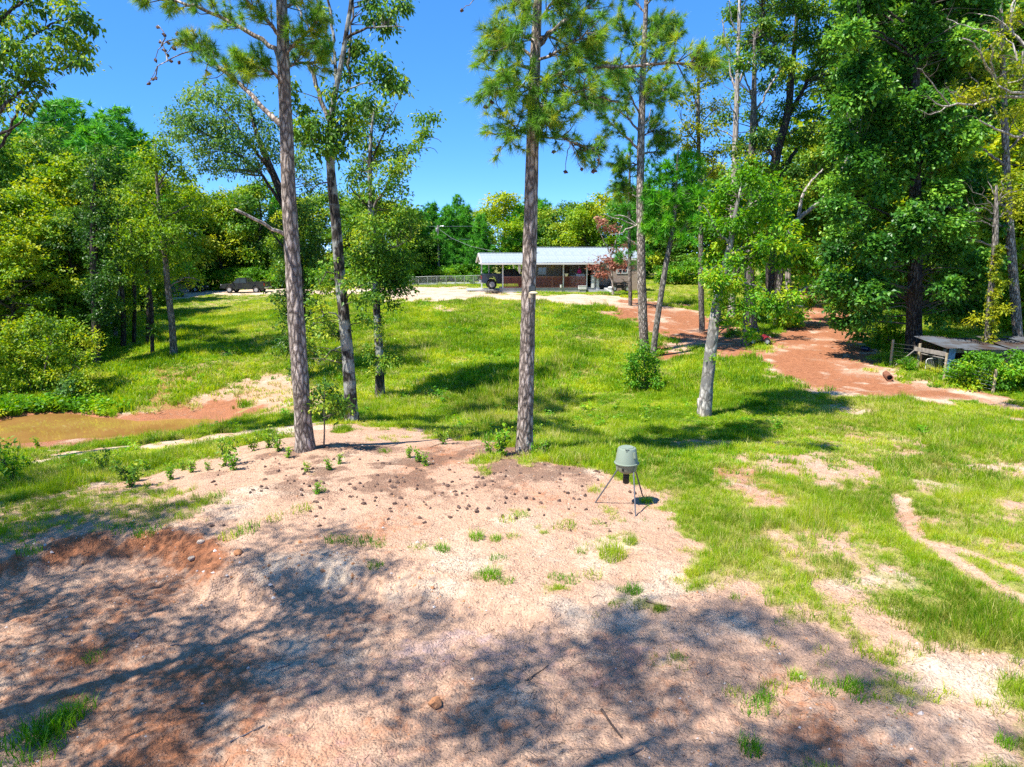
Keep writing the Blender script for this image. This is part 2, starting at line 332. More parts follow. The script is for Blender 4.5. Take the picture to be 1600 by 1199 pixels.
P_['drive'] = poly_at([(240,456),(300,448),(420,452),(560,450),(640,452),(640,458),(480,462),(330,461),(260,470)])
P_['road'] = poly_at([(1680,668),(1560,645),(1500,632),(1420,628),(1350,628),(1300,622),(1240,608),(1195,590),(1160,562),(1180,540),(1215,505),(1240,480),(1252,455),(1262,443),(1322,443),(1332,470),(1345,500),(1362,530),(1372,560),(1400,583),(1470,600),(1530,615),(1600,630),(1680,645)])
P_['reddirt'] = poly_at([(930,482),(985,468),(1080,480),(1150,505),(1200,545),(1170,565),(1120,560),(1090,548),(1060,560),(1040,560),(1025,525),(1000,505),(950,498)])
P_['leftgully'] = poly_at([(240,595),(300,575),(350,560),(375,570),(340,590),(290,612),(240,640),(215,625)])
P_['hillbare'] = poly_at([(640,480),(700,476),(720,486),(660,492)])
P_['farlawn'] = poly_at([(1440,555),(1460,470),(1400,470),(1395,555)])
SPOTS = [(1335,682,60,14,.8),(1270,735,75,24,.85),(1440,815,55,14,.5),(1560,735,55,16,.6),(1300,905,50,22,.45),(1390,900,50,22,.5),(1480,1060,70,22,.5),(1560,1040,60,20,.8),(1330,640,40,8,.7),(1400,720,60,12,.5),(1450,760,60,10,.4),(1180,760,50,14,.5),(430,520,30,10,.5),(300,500,30,10,.5),(360,470,35,8,.5),(940,530,60,9,.45),(1090,600,30,8,.5)]
SPW = []
for (px, py, rx, ry, k) in SPOTS:
    c = hit(px, py); a = hit(px+rx, py); b = hit(px, py-ry); SPW.append((c[0], c[1], abs(a[0]-c[0]), max(abs(b[1]-c[1]), .2), k))
def layout(X, Y):
    """ground cover: grass 0..1, red clay 0..1, pale sand 0..1, lavender clay 0..1, road flag"""
    n1 = fbm(X, Y, 2.2, 5, 21); n2 = fbm(X, Y, 0.8, 5, 22); n3 = fbm(X, Y, 6.0, 4, 23); n4 = fbm(X, Y, .35, 3, 29)
    far = np.clip(Y/40, .3, 2.0)
    g = np.ones(X.shape); red = 0.32+0.35*n3+0.25*n1; pale = 0.45+0.5*fbm(X, Y, 1.6, 5, 24); lav = np.clip(0.12+0.6*fbm(X+2*n2, Y, 2.6, 4, 25), 0, 1)
    right = sstep(1.5, 5, X)*sstep(27, 20, Y)
    g = g - right*np.clip(0.30+1.25*fbm(X, Y, 1.2, 6, 26, .62), 0, .9)
    g = g - (1-right)*np.clip(0.8*fbm(X, Y, 3.5, 4, 27)-.18, 0, .5)*sstep(18, 26, Y)
    def put(name, soft, wob, gv, rv=None, pv=None, s=1.0):
        nonlocal g, red, pale
        m = sstep(-soft, soft, sdist(P_[name], X, Y)+wob*(n1*1.1+n2*1.0+n4*.5)); 
        g = g*(1-m)+gv*m
        if rv is not None: red = red*(1-m)+(rv+.35*n1*s)*m
        if pv is not None: pale = pale*(1-m)+(pv+.4*n2*s)*m
        return m
    put('fore', .6, 1.5, 0.0); m = put('thin', .5, .9, .42)
    put('band', .4, .9, .12, .15, .75); put('sandbank', .7, 1.8, .22, .30, .55); put('redbank', .5, 1.1, .06, .58, .3)
    put('terrace', .9, 3.0, .05, .12, .8); put('drive', .8, 2.0, .1, .05, .9)
    rd = put('road', .6, 1.7, .05, .72, .36, 1.6); put('reddirt', .7, 1.8, .06, .70, .38, 1.6); put('leftgully', .7, 1.6, .45, .55, .3); put('hillbare', .6, 1.2, .3, .2, .7)
    # the paler outer edge of the road and the worn track inside it
    inner = sdist(P_['road'], X, Y); edge = np.exp(-((inner-.6)/.7)**2)*(rd > .3)*np.clip(.6+1.2*n1, 0, 1); red = red-edge*.45*sstep(45, 32, Y); pale = pale+edge*.45*sstep(45, 32, Y)
    n6 = fbm(X, Y, 1.1, 6, 61, .68)
    for (cx, cy, rx, ry, k) in SPW:
        d = ((X-cx)/rx)**2+((Y-cy)/ry)**2; m = k*sstep(1.9, -.2, d+2.4*n6+.5*n1); g = g*(1-m); pale = pale+.2*m
    for L, w in ((RUT1, .17), (RUT2, .13)):
        near = (Y < 24) & (X > 4)
        if near.any():
            dd = np.full(X.shape, 9.); dd[near] = ldist(L, X[near], Y[near]); m = sstep(w*1.7, w*.7, dd+.06*n2); g = g*(1-.93*m); pale = np.maximum(pale, .55*m)
    # scattered tufts on the dirt in front, thicker towards the field
    fore = sdist(P_['fore'], X, Y); sp = np.clip(fbm(X, Y, .75, 4, 28)*2.1-.58-.22*np.clip(fore-1.2, 0, 4), 0, 1)*(fore > 0)*(X > -6.2)
    g = np.maximum(g, sp*.9)
    # the cut bank is raw red clay
    bk = sdist(SHELF, X, Y) if (Y < 20).any() else np.full(X.shape, -9.); b = np.exp(-((bk-.10+.25*n2)/.40)**2)*sstep(-4.4, -6.0, X)*(Y < 18); cream = np.exp(-((bk-.1)/.6)**2)*np.exp(-((X+3.9)/1.3)**2)*(Y < 18); pale = pale+.5*cream; red = red-.3*cream
    red = red*(1-b)+b*(.72+.3*n2); pale = pale*(1-b)+b*(.1+.5*n2)
    g = g*(1-np.clip(b*1.5, 0, 1)*.9)
    low = sstep(0, 1.2, bk+.4*n1); red = red+.18*low; lav = np.clip(lav+.14*low, 0, 1)
    pond = sstep(-1.52, -1.62, base_z(X, Y))*(X < -6) if X.ndim else 0
    g = g*(1-pond); red = red*(1-pond)+.7*pond
    straw = np.clip(np.exp(-((X+2.6)/5.5)**2-((Y-18.0)/3.2)**2)*1.3+.9*np.exp(-((X+6.1)/1.5)**2-((Y-19.2)/1.6)**2)+.9*np.exp(-((X-.4)/1.6)**2-((Y-18.6)/1.3)**2), 0, 1.2)*np.clip(.5+1.1*n2+.8*n4, 0, 1)
    return np.clip(g, 0, 1), np.clip(red, 0, 1), np.clip(pale, 0, 1), lav, rd, np.clip(straw, 0, 1)

# ground sheet -------------------------------------------------------
def _rows():
    y = [-60., -40., -28.]; 
    while y[-1] < 3.5: y.append(y[-1]+1.2)
    while y[-1] < 260:
        v = y[-1]; y.append(v + (.042 if v < 14 else .042+(v-14)*.0052 if v < 60 else .28+(v-60)*.02))
    while y[-1] < 2500: y.append(y[-1]*1.35)
    return np.array(y)
_ys = _rows(); _u = np.linspace(-1, 1, 470); _w = np.maximum(8.0, .80*_ys+5)
_ext = np.array([1.06, 1.2, 1.5, 2.0, 3.0, 4.5]); 
_U = np.concatenate([-_ext[::-1], _u, _ext])
GX = _w[:, None]*_U[None]; GY = np.repeat(_ys[:, None], len(_U), 1)
GX = GX + np.sign(_U)[None]*np.where(np.abs(_U) > 1.3, 40*(np.abs(_U)-1.3), 0)[None]
GZ = ground_z(GX, GY)
GG, GR, GP, GL, GRD, GB = layout(GX, GY)
nr, nc = GX.shape
V = np.stack([GX, GY, GZ], -1).reshape(-1, 3).astype(np.float32)
# smooth normals once for the whole land, so that its pieces meet without a seam
gu = np.gradient(V.reshape(nr, nc, 3), axis=1); gv = np.gradient(V.reshape(nr, nc, 3), axis=0)
NN = np.cross(gu, gv).reshape(-1, 3); NN /= np.maximum(np.linalg.norm(NN, axis=1, keepdims=True), 1e-9); NN[NN[:, 2] < 0] *= -1
ii = np.arange(nr*nc).reshape(nr, nc)
Q = np.stack([ii[:-1, :-1], ii[:-1, 1:], ii[1:, 1:], ii[1:, :-1]], -1).reshape(-1, 4)
rdq = GRD.reshape(-1)[Q].mean(1) > .5
drv = (np.maximum(sdist(P_['terrace'], GX, GY), sdist(P_['drive'], GX, GY)).reshape(-1)[Q].mean(1) > 0) & ~rdq

def ground_material():
    m, nt, n, l, p = M_new('red_clay_and_sand')
    g = n.new('ShaderNodeNewGeometry'); at_ = n.new('ShaderNodeVertexColor'); at_.layer_name = 'cover'
    sep = n.new('ShaderNodeSeparateColor'); l.new(at_.outputs['Color'], sep.inputs[0])   # R grass, G red clay, B pale sand, A lavender
    def noise(scale, det=6, rough=.55, dist=0.0):
        t = n.new('ShaderNodeTexNoise'); t.inputs['Scale'].default_value = scale; t.inputs['Detail'].default_value = det; t.inputs['Roughness'].default_value = rough; t.inputs['Distortion'].default_value = dist
        l.new(g.outputs['Position'], t.inputs['Vector']); return t.outputs['Fac']
    def math_(op, a, b=None, c=None):
        t = n.new('ShaderNodeMath'); t.operation = op
        for i, v in enumerate((a, b, c)):
            if v is None: continue
            if isinstance(v, (int, float)): t.inputs[i].default_value = v
            else: l.new(v, t.inputs[i])
        return t.outputs[0]
    def mix(f, a, b, mode='MIX'):
        t = n.new('ShaderNodeMixRGB'); t.blend_type = mode
        for i, v in enumerate((f, a, b)):
            if isinstance(v, tuple): t.inputs[i].default_value = (*v, 1)
            elif isinstance(v, (int, float)): t.inputs[i].default_value = v
            else: l.new(v, t.inputs[i])
        return t.outputs[0]
    def step(lo, hi, v):
        t = n.new('ShaderNodeMapRange'); t.interpolation_type = 'SMOOTHSTEP'; t.inputs['From Min'].default_value = lo; t.inputs['From Max'].default_value = hi; l.new(v, t.inputs[0]); return t.outputs[0]
    nb, nm, ns, nf = noise(1.1, 7, .62, .6), noise(4.5, 7, .65, .4), noise(22, 6, .6), noise(90, 3, .5)
    sandm = mix(nb, (.42, .25, .16), (.53, .36, .255))
    clay = mix(nm, (.25, .085, .038), (.38, .175, .09))
    redv = step(.38, .72, math_('ADD', sep.outputs[1], math_('MULTIPLY', math_('SUBTRACT', nm, .5), .9)))
    c = mix(redv, sandm, clay)
    palev = step(.55, .95, math_('ADD', sep.outputs[2], math_('MULTIPLY', math_('SUBTRACT', nb, .5), 1.1)))
    c = mix(math_('MULTIPLY', palev, .9), c, (.57, .455, .34))
    lavv = step(.42, .75, math_('ADD', at_.outputs['Alpha'], math_('MULTIPLY', math_('SUBTRACT', nm, .5), .7)))
    c = mix(math_('MULTIPLY', lavv, .7), c, (.40, .295, .285))
    # pine straw and leaf litter, brown crumbs
    lit = step(.55, .68, math_('ADD', ns, math_('MULTIPLY', math_('SUBTRACT', nb, .5), .35)))
    c = mix(math_('MULTIPLY', lit, .7), c, (.095, .052, .035))
    sn = n.new('ShaderNodeAttribute'); sn.attribute_name = 'straw'
    c = mix(math_('MULTIPLY', step(.24, .66, math_('MULTIPLY_ADD', sn.outputs['Fac'], .6, math_('MULTIPLY', math_('SUBTRACT', ns, .42), math_('MULTIPLY', sn.outputs['Fac'], 2.6)))), .8), c, mix(nf, (.10, .055, .038), (.22, .13, .09)))
    # crusty flakes and grains
    vo = n.new('ShaderNodeTexVoronoi'); vo.inputs['Scale'].default_value = 26; l.new(g.outputs['Position'], vo.inputs['Vector'])
    vs_ = n.new('ShaderNodeSeparateColor'); l.new(vo.outputs['Color'], vs_.inputs[0])
    val = math_('MULTIPLY_ADD', ns, .42, math_('MULTIPLY_ADD', nf, .22, math_('MULTIPLY_ADD', nm, .42, math_('MULTIPLY', vs_.outputs[0], .10))))
    vr = ramp(n, [(.28, (.38, .36, .35)), (.5, (.9, .9, .9)), (.8, (1.5, 1.5, 1.52))]); l.new(val, vr.inputs[0])
    c = mix(1.0, c, vr.outputs[0], 'MULTIPLY')
    # thatch of short grass under the blades
    gcol = mix(ns, (.13, .20, .010), (.27, .33, .03))
    gcol = mix(step(.3, .75, nm), gcol, (.30, .26, .085))
    gm = step(.25, .75, math_('ADD', sep.outputs[0], math_('MULTIPLY', math_('SUBTRACT', nm, .5), .8)))
    c = mix(math_('MULTIPLY', gm, .88), c, gcol)
    l.new(c, p.inputs['Base Color']); p.inputs['Roughness'].default_value = .95; p.inputs['Specular IOR Level'].default_value = .12
    h = math_('MULTIPLY_ADD', nm, .9, math_('MULTIPLY_ADD', ns, .5, math_('MULTIPLY', nf, .18)))
    h = math_('ADD', h, math_('MULTIPLY', vo.outputs['Distance'], -.35))
    b = n.new('ShaderNodeBump'); b.inputs['Strength'].default_value = .9; b.inputs['Distance'].default_value = .085; l.new(h, b.inputs['Height']); l.new(b.outputs[0], p.inputs['Normal'])
    return m
MAT['ground'] = ground_material()
def land_piece(name, sel):
    q = Q[sel]; used, inv = np.unique(q, return_inverse=True); q = inv.reshape(-1, 4).astype(np.int32)
    me = bpy.data.meshes.new(name); me.vertices.add(len(used)); me.vertices.foreach_set('co', V[used].ravel())
    me.loops.add(q.size); me.loops.foreach_set('vertex_index', q.ravel()); me.polygons.add(len(q)); me.polygons.foreach_set('loop_start', np.arange(0, q.size, 4, dtype=np.int32))
    me.polygons.foreach_set('use_smooth', np.ones(len(q), bool)); me.materials.append(MAT['ground'])
    ca = me.attributes.new('cover', 'FLOAT_COLOR', 'POINT')
    ca.data.foreach_set('color', np.stack([GG, GR, GP, GL], -1).reshape(-1, 4)[used].astype(np.float32).ravel())
    sa = me.attributes.new('straw', 'FLOAT', 'POINT'); sa.data.foreach_set('value', GB.reshape(-1)[used].astype(np.float32)); me.update(calc_edges=True); me.normals_split_custom_set_from_vertices(NN[used].tolist())
    return tag(link(name, me), kind='structure')
land_piece('ground', ~rdq & ~drv); tag(bpy.data.objects['ground'], 'red clay and sand ground with rough grass')
land_piece('dirt_road', rdq); tag(bpy.data.objects['dirt_road'], 'red dirt road climbing between the trees on the right')
land_piece('driveway', drv); tag(bpy.data.objects['driveway'], 'pale gravel yard in front of the house')

# muddy pond ----------------------------------------------------------
m, nt, n, l, p = M_new('muddy_water')
g_ = n.new('ShaderNodeNewGeometry'); nz = n.new('ShaderNodeTexNoise'); nz.inputs['Scale'].default_value = .5; nz.inputs['Detail'].default_value = 4; l.new(g_.outputs['Position'], nz.inputs['Vector'])
r = ramp(n, [(.3, (.22, .115, .030)), (.7, (.29, .155, .048))]); l.new(nz.outputs['Fac'], r.inputs[0]); l.new(r.outputs[0], p.inputs['Base Color'])
p.inputs['Roughness'].default_value = .04; p.inputs['IOR'].default_value = 1.33
nz2 = n.new('ShaderNodeTexNoise'); nz2.inputs['Scale'].default_value = 3; l.new(g_.outputs['Position'], nz2.inputs['Vector'])
b_ = n.new('ShaderNodeBump'); b_.inputs['Strength'].default_value = .06; b_.inputs['Distance'].default_value = .03; l.new(nz2.outputs['Fac'], b_.inputs['Height']); l.new(b_.outputs[0], p.inputs['Normal'])
MAT['water'] = m
pw = [(-48, 22), (-9.5, 23.5), (-9.0, 33.5), (-48, 36)]
mb = MB(); mb.add([(x, y, -1.76) for x, y in pw], [(0, 1, 2, 3)]); tag(mb.build('pond', MAT['water']), 'shallow muddy brown pond below the grassy bank', kind='structure')

# ------------------------------------------------------------------ trees: tools
def cr_path(P, R, step):
    """round a polyline off (Catmull-Rom) and resample it"""
    P = np.asarray(P, float); R = np.asarray(R, float)
    if len(P) < 2: return P, R
    A = np.vstack([2*P[0]-P[1], P, 2*P[-1]-P[-2]]); outP, outR = [], []
    for i in range(len(P)-1):
        p0, p1, p2, p3 = A[i:i+4]; k = max(1, int(round(np.linalg.norm(p2-p1)/step)))
        for t in np.arange(k)/k:
            outP.append(.5*((2*p1)+(-p0+p2)*t+(2*p0-5*p1+4*p2-p3)*t*t+(-p0+3*p1-3*p2+p3)*t**3)); outR.append(R[i]*(1-t)+R[i+1]*t)
    outP.append(P[-1]); outR.append(R[-1]); return np.array(outP), np.array(outR)
def tube_np(P, R, k=8, rough=0.0, flare=0.0, seed=0):
    P = np.asarray(P, float); n = len(P); T = np.gradient(P, axis=0); T /= np.maximum(np.linalg.norm(T, axis=1, keepdims=True), 1e-9)
    a = np.cross(T[0], [0.31, .95, .05]); a /= np.linalg.norm(a); ring = np.arange(k)*2*math.pi/k; V = []
    h = np.concatenate([[0], np.cumsum(np.linalg.norm(np.diff(P, axis=0), axis=1))])
    for i in range(n):
        a = a - T[i]*(a @ T[i]); a /= max(np.linalg.norm(a), 1e-9); b = np.cross(T[i], a); r = R[i]*np.ones(k)
        if flare > 0: r = r*(1+flare*math.exp(-max(h[i]-.3, 0)/.28)*(.65+.35*np.cos(ring*5+seed)*(.6+.4*np.cos(ring*2+1))))
        if rough > 0: r = r*(1+rough*(vnoise(np.cos(ring)*2.2+seed*3.1+40, np.sin(ring)*2.2+h[i]*2.6+40, seed)-.5)*2)
        V.append(P[i]+np.outer(np.cos(ring)*r, a)+np.outer(np.sin(ring)*r, b))
    V = np.vstack(V); j = np.arange(k); j2 = (j+1) % k; Tt = []
    for i in range(n-1):
        q = i*k; Tt.append(np.stack([q+j, q+j2, q+k+j2], 1)); Tt.append(np.stack([q+j, q+k+j2, q+k+j], 1))
    q = (n-1)*k; V = np.vstack([V, P[-1:]+T[-1:]*R[-1]*.6]); Tt.append(np.stack([q+j, q+j2, np.full(k, len(V)-1)], 1))
    return V, np.vstack(Tt)
def unit(v): return v/np.maximum(np.linalg.norm(v, axis=-1, keepdims=True), 1e-9)
def leaves_np(C, D, size, rg, aspect=.55, up=.55, fold=.25):
    """one folded leaf per centre C, pointing about along D"""
    n = len(C); d = unit(D + rg.normal(0, .55, (n, 3))); nrm = rg.normal(0, 1, (n, 3)); nrm[:, 2] = np.abs(nrm[:, 2])+up*2
    s = unit(np.cross(d, nrm)); nn = np.cross(s, d); L = size*rg.uniform(.65, 1.3, n)[:, None]; W = L*aspect*.5
    a = C-d*L*.5; b = C+d*L*.5; m = C+d*L*-.02
    V = np.stack([a, m+s*W+nn*W*fold, b-nn*L*.12, m-s*W+nn*W*fold], 1).reshape(-1, 3); i = np.arange(n)[:, None]*4
    return V, np.concatenate([i+[0, 1, 2], i+[0, 2, 3]], 0)
def tufts_np(C, D, length, rg, n_needles=26, width=.014, spread=.8):
    """bursts of needles round each shoot tip C that points along D"""
    m = len(C); k = n_needles; C = np.repeat(C, k, 0); D = np.repeat(unit(D), k, 0); N = m*k
    d = unit(D*rg.uniform(.1, 1.0, (N, 1)) + rg.normal(0, spread*.62, (N, 3))); L = length*rg.uniform(.65, 1.15, (N, 1)); back = D*rg.uniform(0, .45, (N, 1))*length*.7
    s = unit(np.cross(d, rg.normal(0, 1, (N, 3))))*width*rg.uniform(.7, 1.3, (N, 1)); p = C-back
    tip = p+d*L; tip[:, 2] -= L[:, 0]*.26*(1-np.abs(d[:, 2]))
    V = np.stack([p-s, p+s, tip], 1).reshape(-1, 3); return V, np.arange(3*N).reshape(-1, 3), np.repeat(np.arange(m), 3*k)
LUSH = 20.0
class Tree:
    def __init__(s, name, label, base, cat='tree', group=None, seed=1, bark='grey_bark'):
        s.b = np.array(base, float); s.Y = s.b[1]; s.root = tag(empty(name, tuple(s.b)), label, cat, group); s.rg = np.random.default_rng(seed); s.seed = seed; s.bark = bark
        s.sp = []; s.sr = []; s.cv = []; s.ct = []; s.cm = []; s.cc = []; s.nv = 0
    def px(s, px, py, dy=0.0): return at(px, py, s.Y+dy)
    def rad(s, w): return .5*w*s.Y/FPX
    def wood(s, part, P, R, step=.35, k=8, rough=.05, flare=0.0, mat=None, label=None):
        P, R = cr_path(P, R, step); 
        if part == 'trunk': P[0] = P[0]-[0, 0, .35]
        s.sp.append(P); s.sr.append(R); V, T = tube_np(P, R, k, rough, flare, s.seed)
        o = link(part, np_mesh(part, V-s.b, T, MAT[mat or s.bark], smooth=True), s.root)
        if label: o['label'] = label
        return P, R
    def trunk(s, pts, widths, step=.12, k=20, flare=.35, rough=.05, depth=None, mat=None):
        dz = depth or [0]*len(pts); P = [s.px(*p, d) for p, d in zip(pts, dz)]; P[0] = s.b.copy()
        return s.wood('trunk', P, [s.rad(w) for w in widths], step, k, rough, flare, mat)
    def limb(s, pts, w0, w1=None, depth=(0, 0), k=8, mat=None, part='limb', label=None, step=.25, kink=.03):
        n = len(pts); P = np.array([s.px(*p, depth[0]+(depth[1]-depth[0])*i/(n-1)) for i, p in enumerate(pts)])
        w1 = w1 if w1 is not None else w0*.3; R = [s.rad(w0+(w1-w0)*(i/(n-1))**.8) for i in range(n)]
        P2, R2 = cr_path(P, R, step); P2[1:] += s.rg.normal(0, kink, P2[1:].shape)
        return s.wood(part, P2, R2, step*1.5, k, .06, 0, mat, label)
    # -- crown
    def put(s, V, T, mat, tint):
        s.cv.append(V); s.ct.append(T+s.nv); s.nv += len(V); s.cm.append(np.full(len(T), mat)); s.cc.append(np.broadcast_to(tint, (len(V),)) if np.ndim(tint) == 0 else tint)
    def twig(s, c, r=.022, tint=.3, sag=.12):
        P = np.vstack(s.sp); dv = c-P; d = np.linalg.norm(dv, axis=1)+np.clip(-dv[:, 2]+.2, 0, None)*1.5; j = int(np.argmin(d)); a = P[j]; L = np.linalg.norm(c-a)
        if L < .05: return
        R = np.concatenate(s.sr)[j]; r0 = min(R*.6, r*(.6+.35*L)); mid = (a+c)/2+s.rg.normal(0, .10*L, 3)+[0, 0, sag*L*.5]
        pp, rr = cr_path([a, mid, c], [r0, r0*.6, r0*.2], max(L/5, .12)); V, T = tube_np(pp, rr, 4); s.put(V, T, 1, tint)
    def blobs(s, B, size=.16, clump=.42, per=26, dens=2.6, depth=None, tint=(.35, .22), aspect=.55, twigs=True, droop=.15, up=.55, frac=.3):
        """B: (px, py, rx, ry[, depth offset[, tint shift]]) - each an uneven knot of leaf clumps"""
        rg = s.rg
        for q in B:
            px, py, rx, ry = q[:4]; kx = s.Y/FPX; rxm, rym = rx*kx, ry*kx; rd = min(max((rxm+rym)*.5, .4), 3.5)
            dy = q[4] if len(q) > 4 and q[4] is not None else (rg.uniform(-1, 1)*(depth if depth is not None else rd)); ts = q[5] if len(q) > 5 else 0
            n = max(6, int(dens*rxm*rym*max(rd, .6)**.35*LUSH)); c0 = s.px(px, py, dy)
            u = unit(rg.normal(0, 1, (n, 3)))*rg.uniform(0, 1, (n, 1))**(1/2.3); C = c0+u*[rxm, rd, rym]
            tb = tint[0]+ts+rg.normal(0, tint[1]*.45)
            for c, uu in zip(C, u):
                m = max(6, int(per*rg.uniform(.5, 1.4))); cl = clump*rg.uniform(.65, 1.3)
                X = c+rg.normal(0, 1, (m, 3))*[cl*.58, cl*.58, cl*.42]; D = unit(uu*.6+unit(X-c))+[0, 0, -droop*2]
                V, T = leaves_np(X, D, size, rg, aspect, up); tc = tb+rg.normal(0, tint[1]*.75)
                s.put(V, T, 0, np.repeat(np.clip(tc+rg.normal(0, tint[1]*.55, m), 0, 1), 4))
                if twigs and rg.random() < frac: s.twig(c)
    def shoots(s, C, D, length=.24, needles=26, width=.014, tint=(.4, .22), spread=.8):
        C = np.asarray(C); 
        if len(C) == 0: return
        V, T, own = tufts_np(C, D, length, s.rg, needles, width, spread); t = np.clip(s.rg.normal(tint[0], tint[1], len(C)), 0, 1)
        s.put(V, T, 0, np.clip(t[own]+s.rg.normal(0, .05, len(own)), 0, 1))
    def spray(s, P, R, n=14, start=.35, length=(.35, .9), tuft=.24, needles=26, width=.014, tint=(.4, .22), up=.25, reach=1.0):
        """side shoots with needle bursts along a pine limb"""
        rg = s.rg; m = len(P); C, D = [], []
        for i in range(n):
            t = start+(1-start)*(i+rg.random())/n; j = min(int(t*(m-1)), m-2); ax = unit(P[j+1]-P[j]); sd = unit(np.cross(ax, rg.normal(0, 1, 3)))
            d = unit(ax*rg.uniform(.35, 1.0)+sd*rg.uniform(.4, 1.0)+[0, 0, up]); L = rg.uniform(*length)*reach*(1.15-.5*t); a = P[j]; c = a+d*L
            mid = (a+c)/2+rg.normal(0, .06*L, 3)-[0, 0, .05*L]; V, T = tube_np(np.array([a, mid, c]), np.array([.016, .012, .006]), 4); s.put(V, T, 1, .3)
            C.append(c); D.append(d)
            for f in (.55, .8):
                if rg.random() < .75: C.append(a+(c-a)*f+rg.normal(0, .05, 3)); D.append(unit(d+rg.normal(0, .5, 3)))
        C.append(P[-1]); D.append(unit(P[-1]-P[-2])); s.shoots(C, D, tuft, needles, width, tint)
    def cones(s, C):
        for c in C: o = link('pine_cone', CONE, s.root, tuple(np.asarray(c)-s.b)); o.rotation_euler = (s.rg.uniform(0, 3), s.rg.uniform(0, 3), 0)
    def crown(s, mat, name='crown'):
        if not s.cv: return None
        me = np_mesh(name, np.vstack(s.cv)-s.b, np.vstack(s.ct), [MAT[mat], MAT['twig']], np.concatenate(s.cm), np.concatenate(s.cc))
        s.cv, s.ct, s.cm, s.cc, s.nv = [], [], [], [], 0
        return tag(link(name, me, s.root), kind='stuff')
# a pine cone, used in the trees and on the ground
def cone_mesh():
    mb = MB(); k = 7; prof = [(.012, -.07), (.036, -.045), (.042, -.01), (.034, .025), (.02, .055), (.004, .075)]
    for i, (r, z) in enumerate(prof):
        for j in range(k):
            a = 2*math.pi*(j+.5*(i % 2))/k; q = r*(1.25 if j % 2 == i % 2 else .8); mb.v.append((q*math.cos(a), q*math.sin(a), z))
    for i in range(len(prof)-1):
        for j in range(k): q = i*k; mb.f.append((q+j, q+(j+1) % k, q+k+(j+1) % k, q+k+j))
    mb.f.append(tuple(range(k))[::-1]); return mb.mesh('pine_cone', MAT['cone'])
MAT['cone'] = M_plain('cone_scales', (.10, .06, .045), .85, var=.45, scale=40)
CONE = cone_mesh()

# ------------------------------------------------------------------ the pines in front
def pine_left():
    t = Tree('pine_tree', 'tall pine nearest the pond with a pale broken branch stub low on its trunk', hit(477, 703), seed=11, bark='pine_bark')
    t.trunk([(477,703),(471,620),(463,500),(454,350),(448,220),(443,100),(440,0),(437,-120),(434,-260)], [29,26.5,25,22,19.5,17.5,15,11,5], flare=.38)
    t.limb([(447,368),(425,358),(398,342),(366,327)], 6, 4, (0, -1.2), mat='dead_wood', label='broken bare branch stub', kink=.02)
    L = []
    L.append(t.limb([(440,196),(412,166),(372,130),(332,96),(306,76),(286,63)], 9, 3.5, (0, 1.6)))
    L.append(t.limb([(441,112),(428,78),(385,50),(342,26),(292,8),(252,0),(214,-6)], 9, 2.5, (0, .8)))
    L.append(t.limb([(442,90),(462,66),(484,46),(500,32)], 6, 2, (0, -.8)))
    L.append(t.limb([(443,105),(465,102),(492,100),(508,92)], 5, 2, (0, 1.2)))
    L.append(t.limb([(441,60),(415,30),(385,0),(350,-30)], 6, 2, (0, -1.5)))
    L.append(t.limb([(441,130),(420,112),(392,105),(366,108)], 5, 1.6, (0, -1.2)))
    L.append(t.limb([(440,20),(470,-10),(505,-30)], 6, 2, (0, 1)))
    for i in range(10):
        y = -20-24*i; a = t.rg.uniform(-1, 1); L.append(t.limb([(438, y), (438+a*55, y-18), (438+a*105, y-42)], 5, 1.5, (0, t.rg.uniform(-2.2, 2.2))))
    for i, (P, R) in enumerate(L): t.spray(P, R, 34 if i < 2 else 26, .34 if i < 2 else .2, tuft=.27, needles=56, width=.0065, tint=(.45, .24))
    # the dead, cone-hung end of the long branch
    C = []
    for pts in ([(288,64),(268,62),(252,72),(244,90)], [(310,78),(284,84),(262,96),(246,104),(238,122)], [(252,72),(258,52),(246,40)], [(262,96),(256,76),(250,62)], [(246,104),(244,120),(232,128)], [(300,70),(290,58),(278,50)], [(330,95),(322,108),(320,128)], [(285,62),(272,70),(262,84)]):
        P, R = t.limb(pts, 2.4, 1.0, (1.5, 1.8), k=5, part='dead_twig', step=.12, kink=.015); C += [P[-1]-[0, 0, .06], P[len(P)//2]-[0, 0, .06]]
    C += [t.px(x, y, 1.5) for x, y in ((303,60),(306,55),(300,64),(312,68),(318,66),(340,84),(280,98),(272,76))]
    t.cones(C); t.crown('needle')
    return t
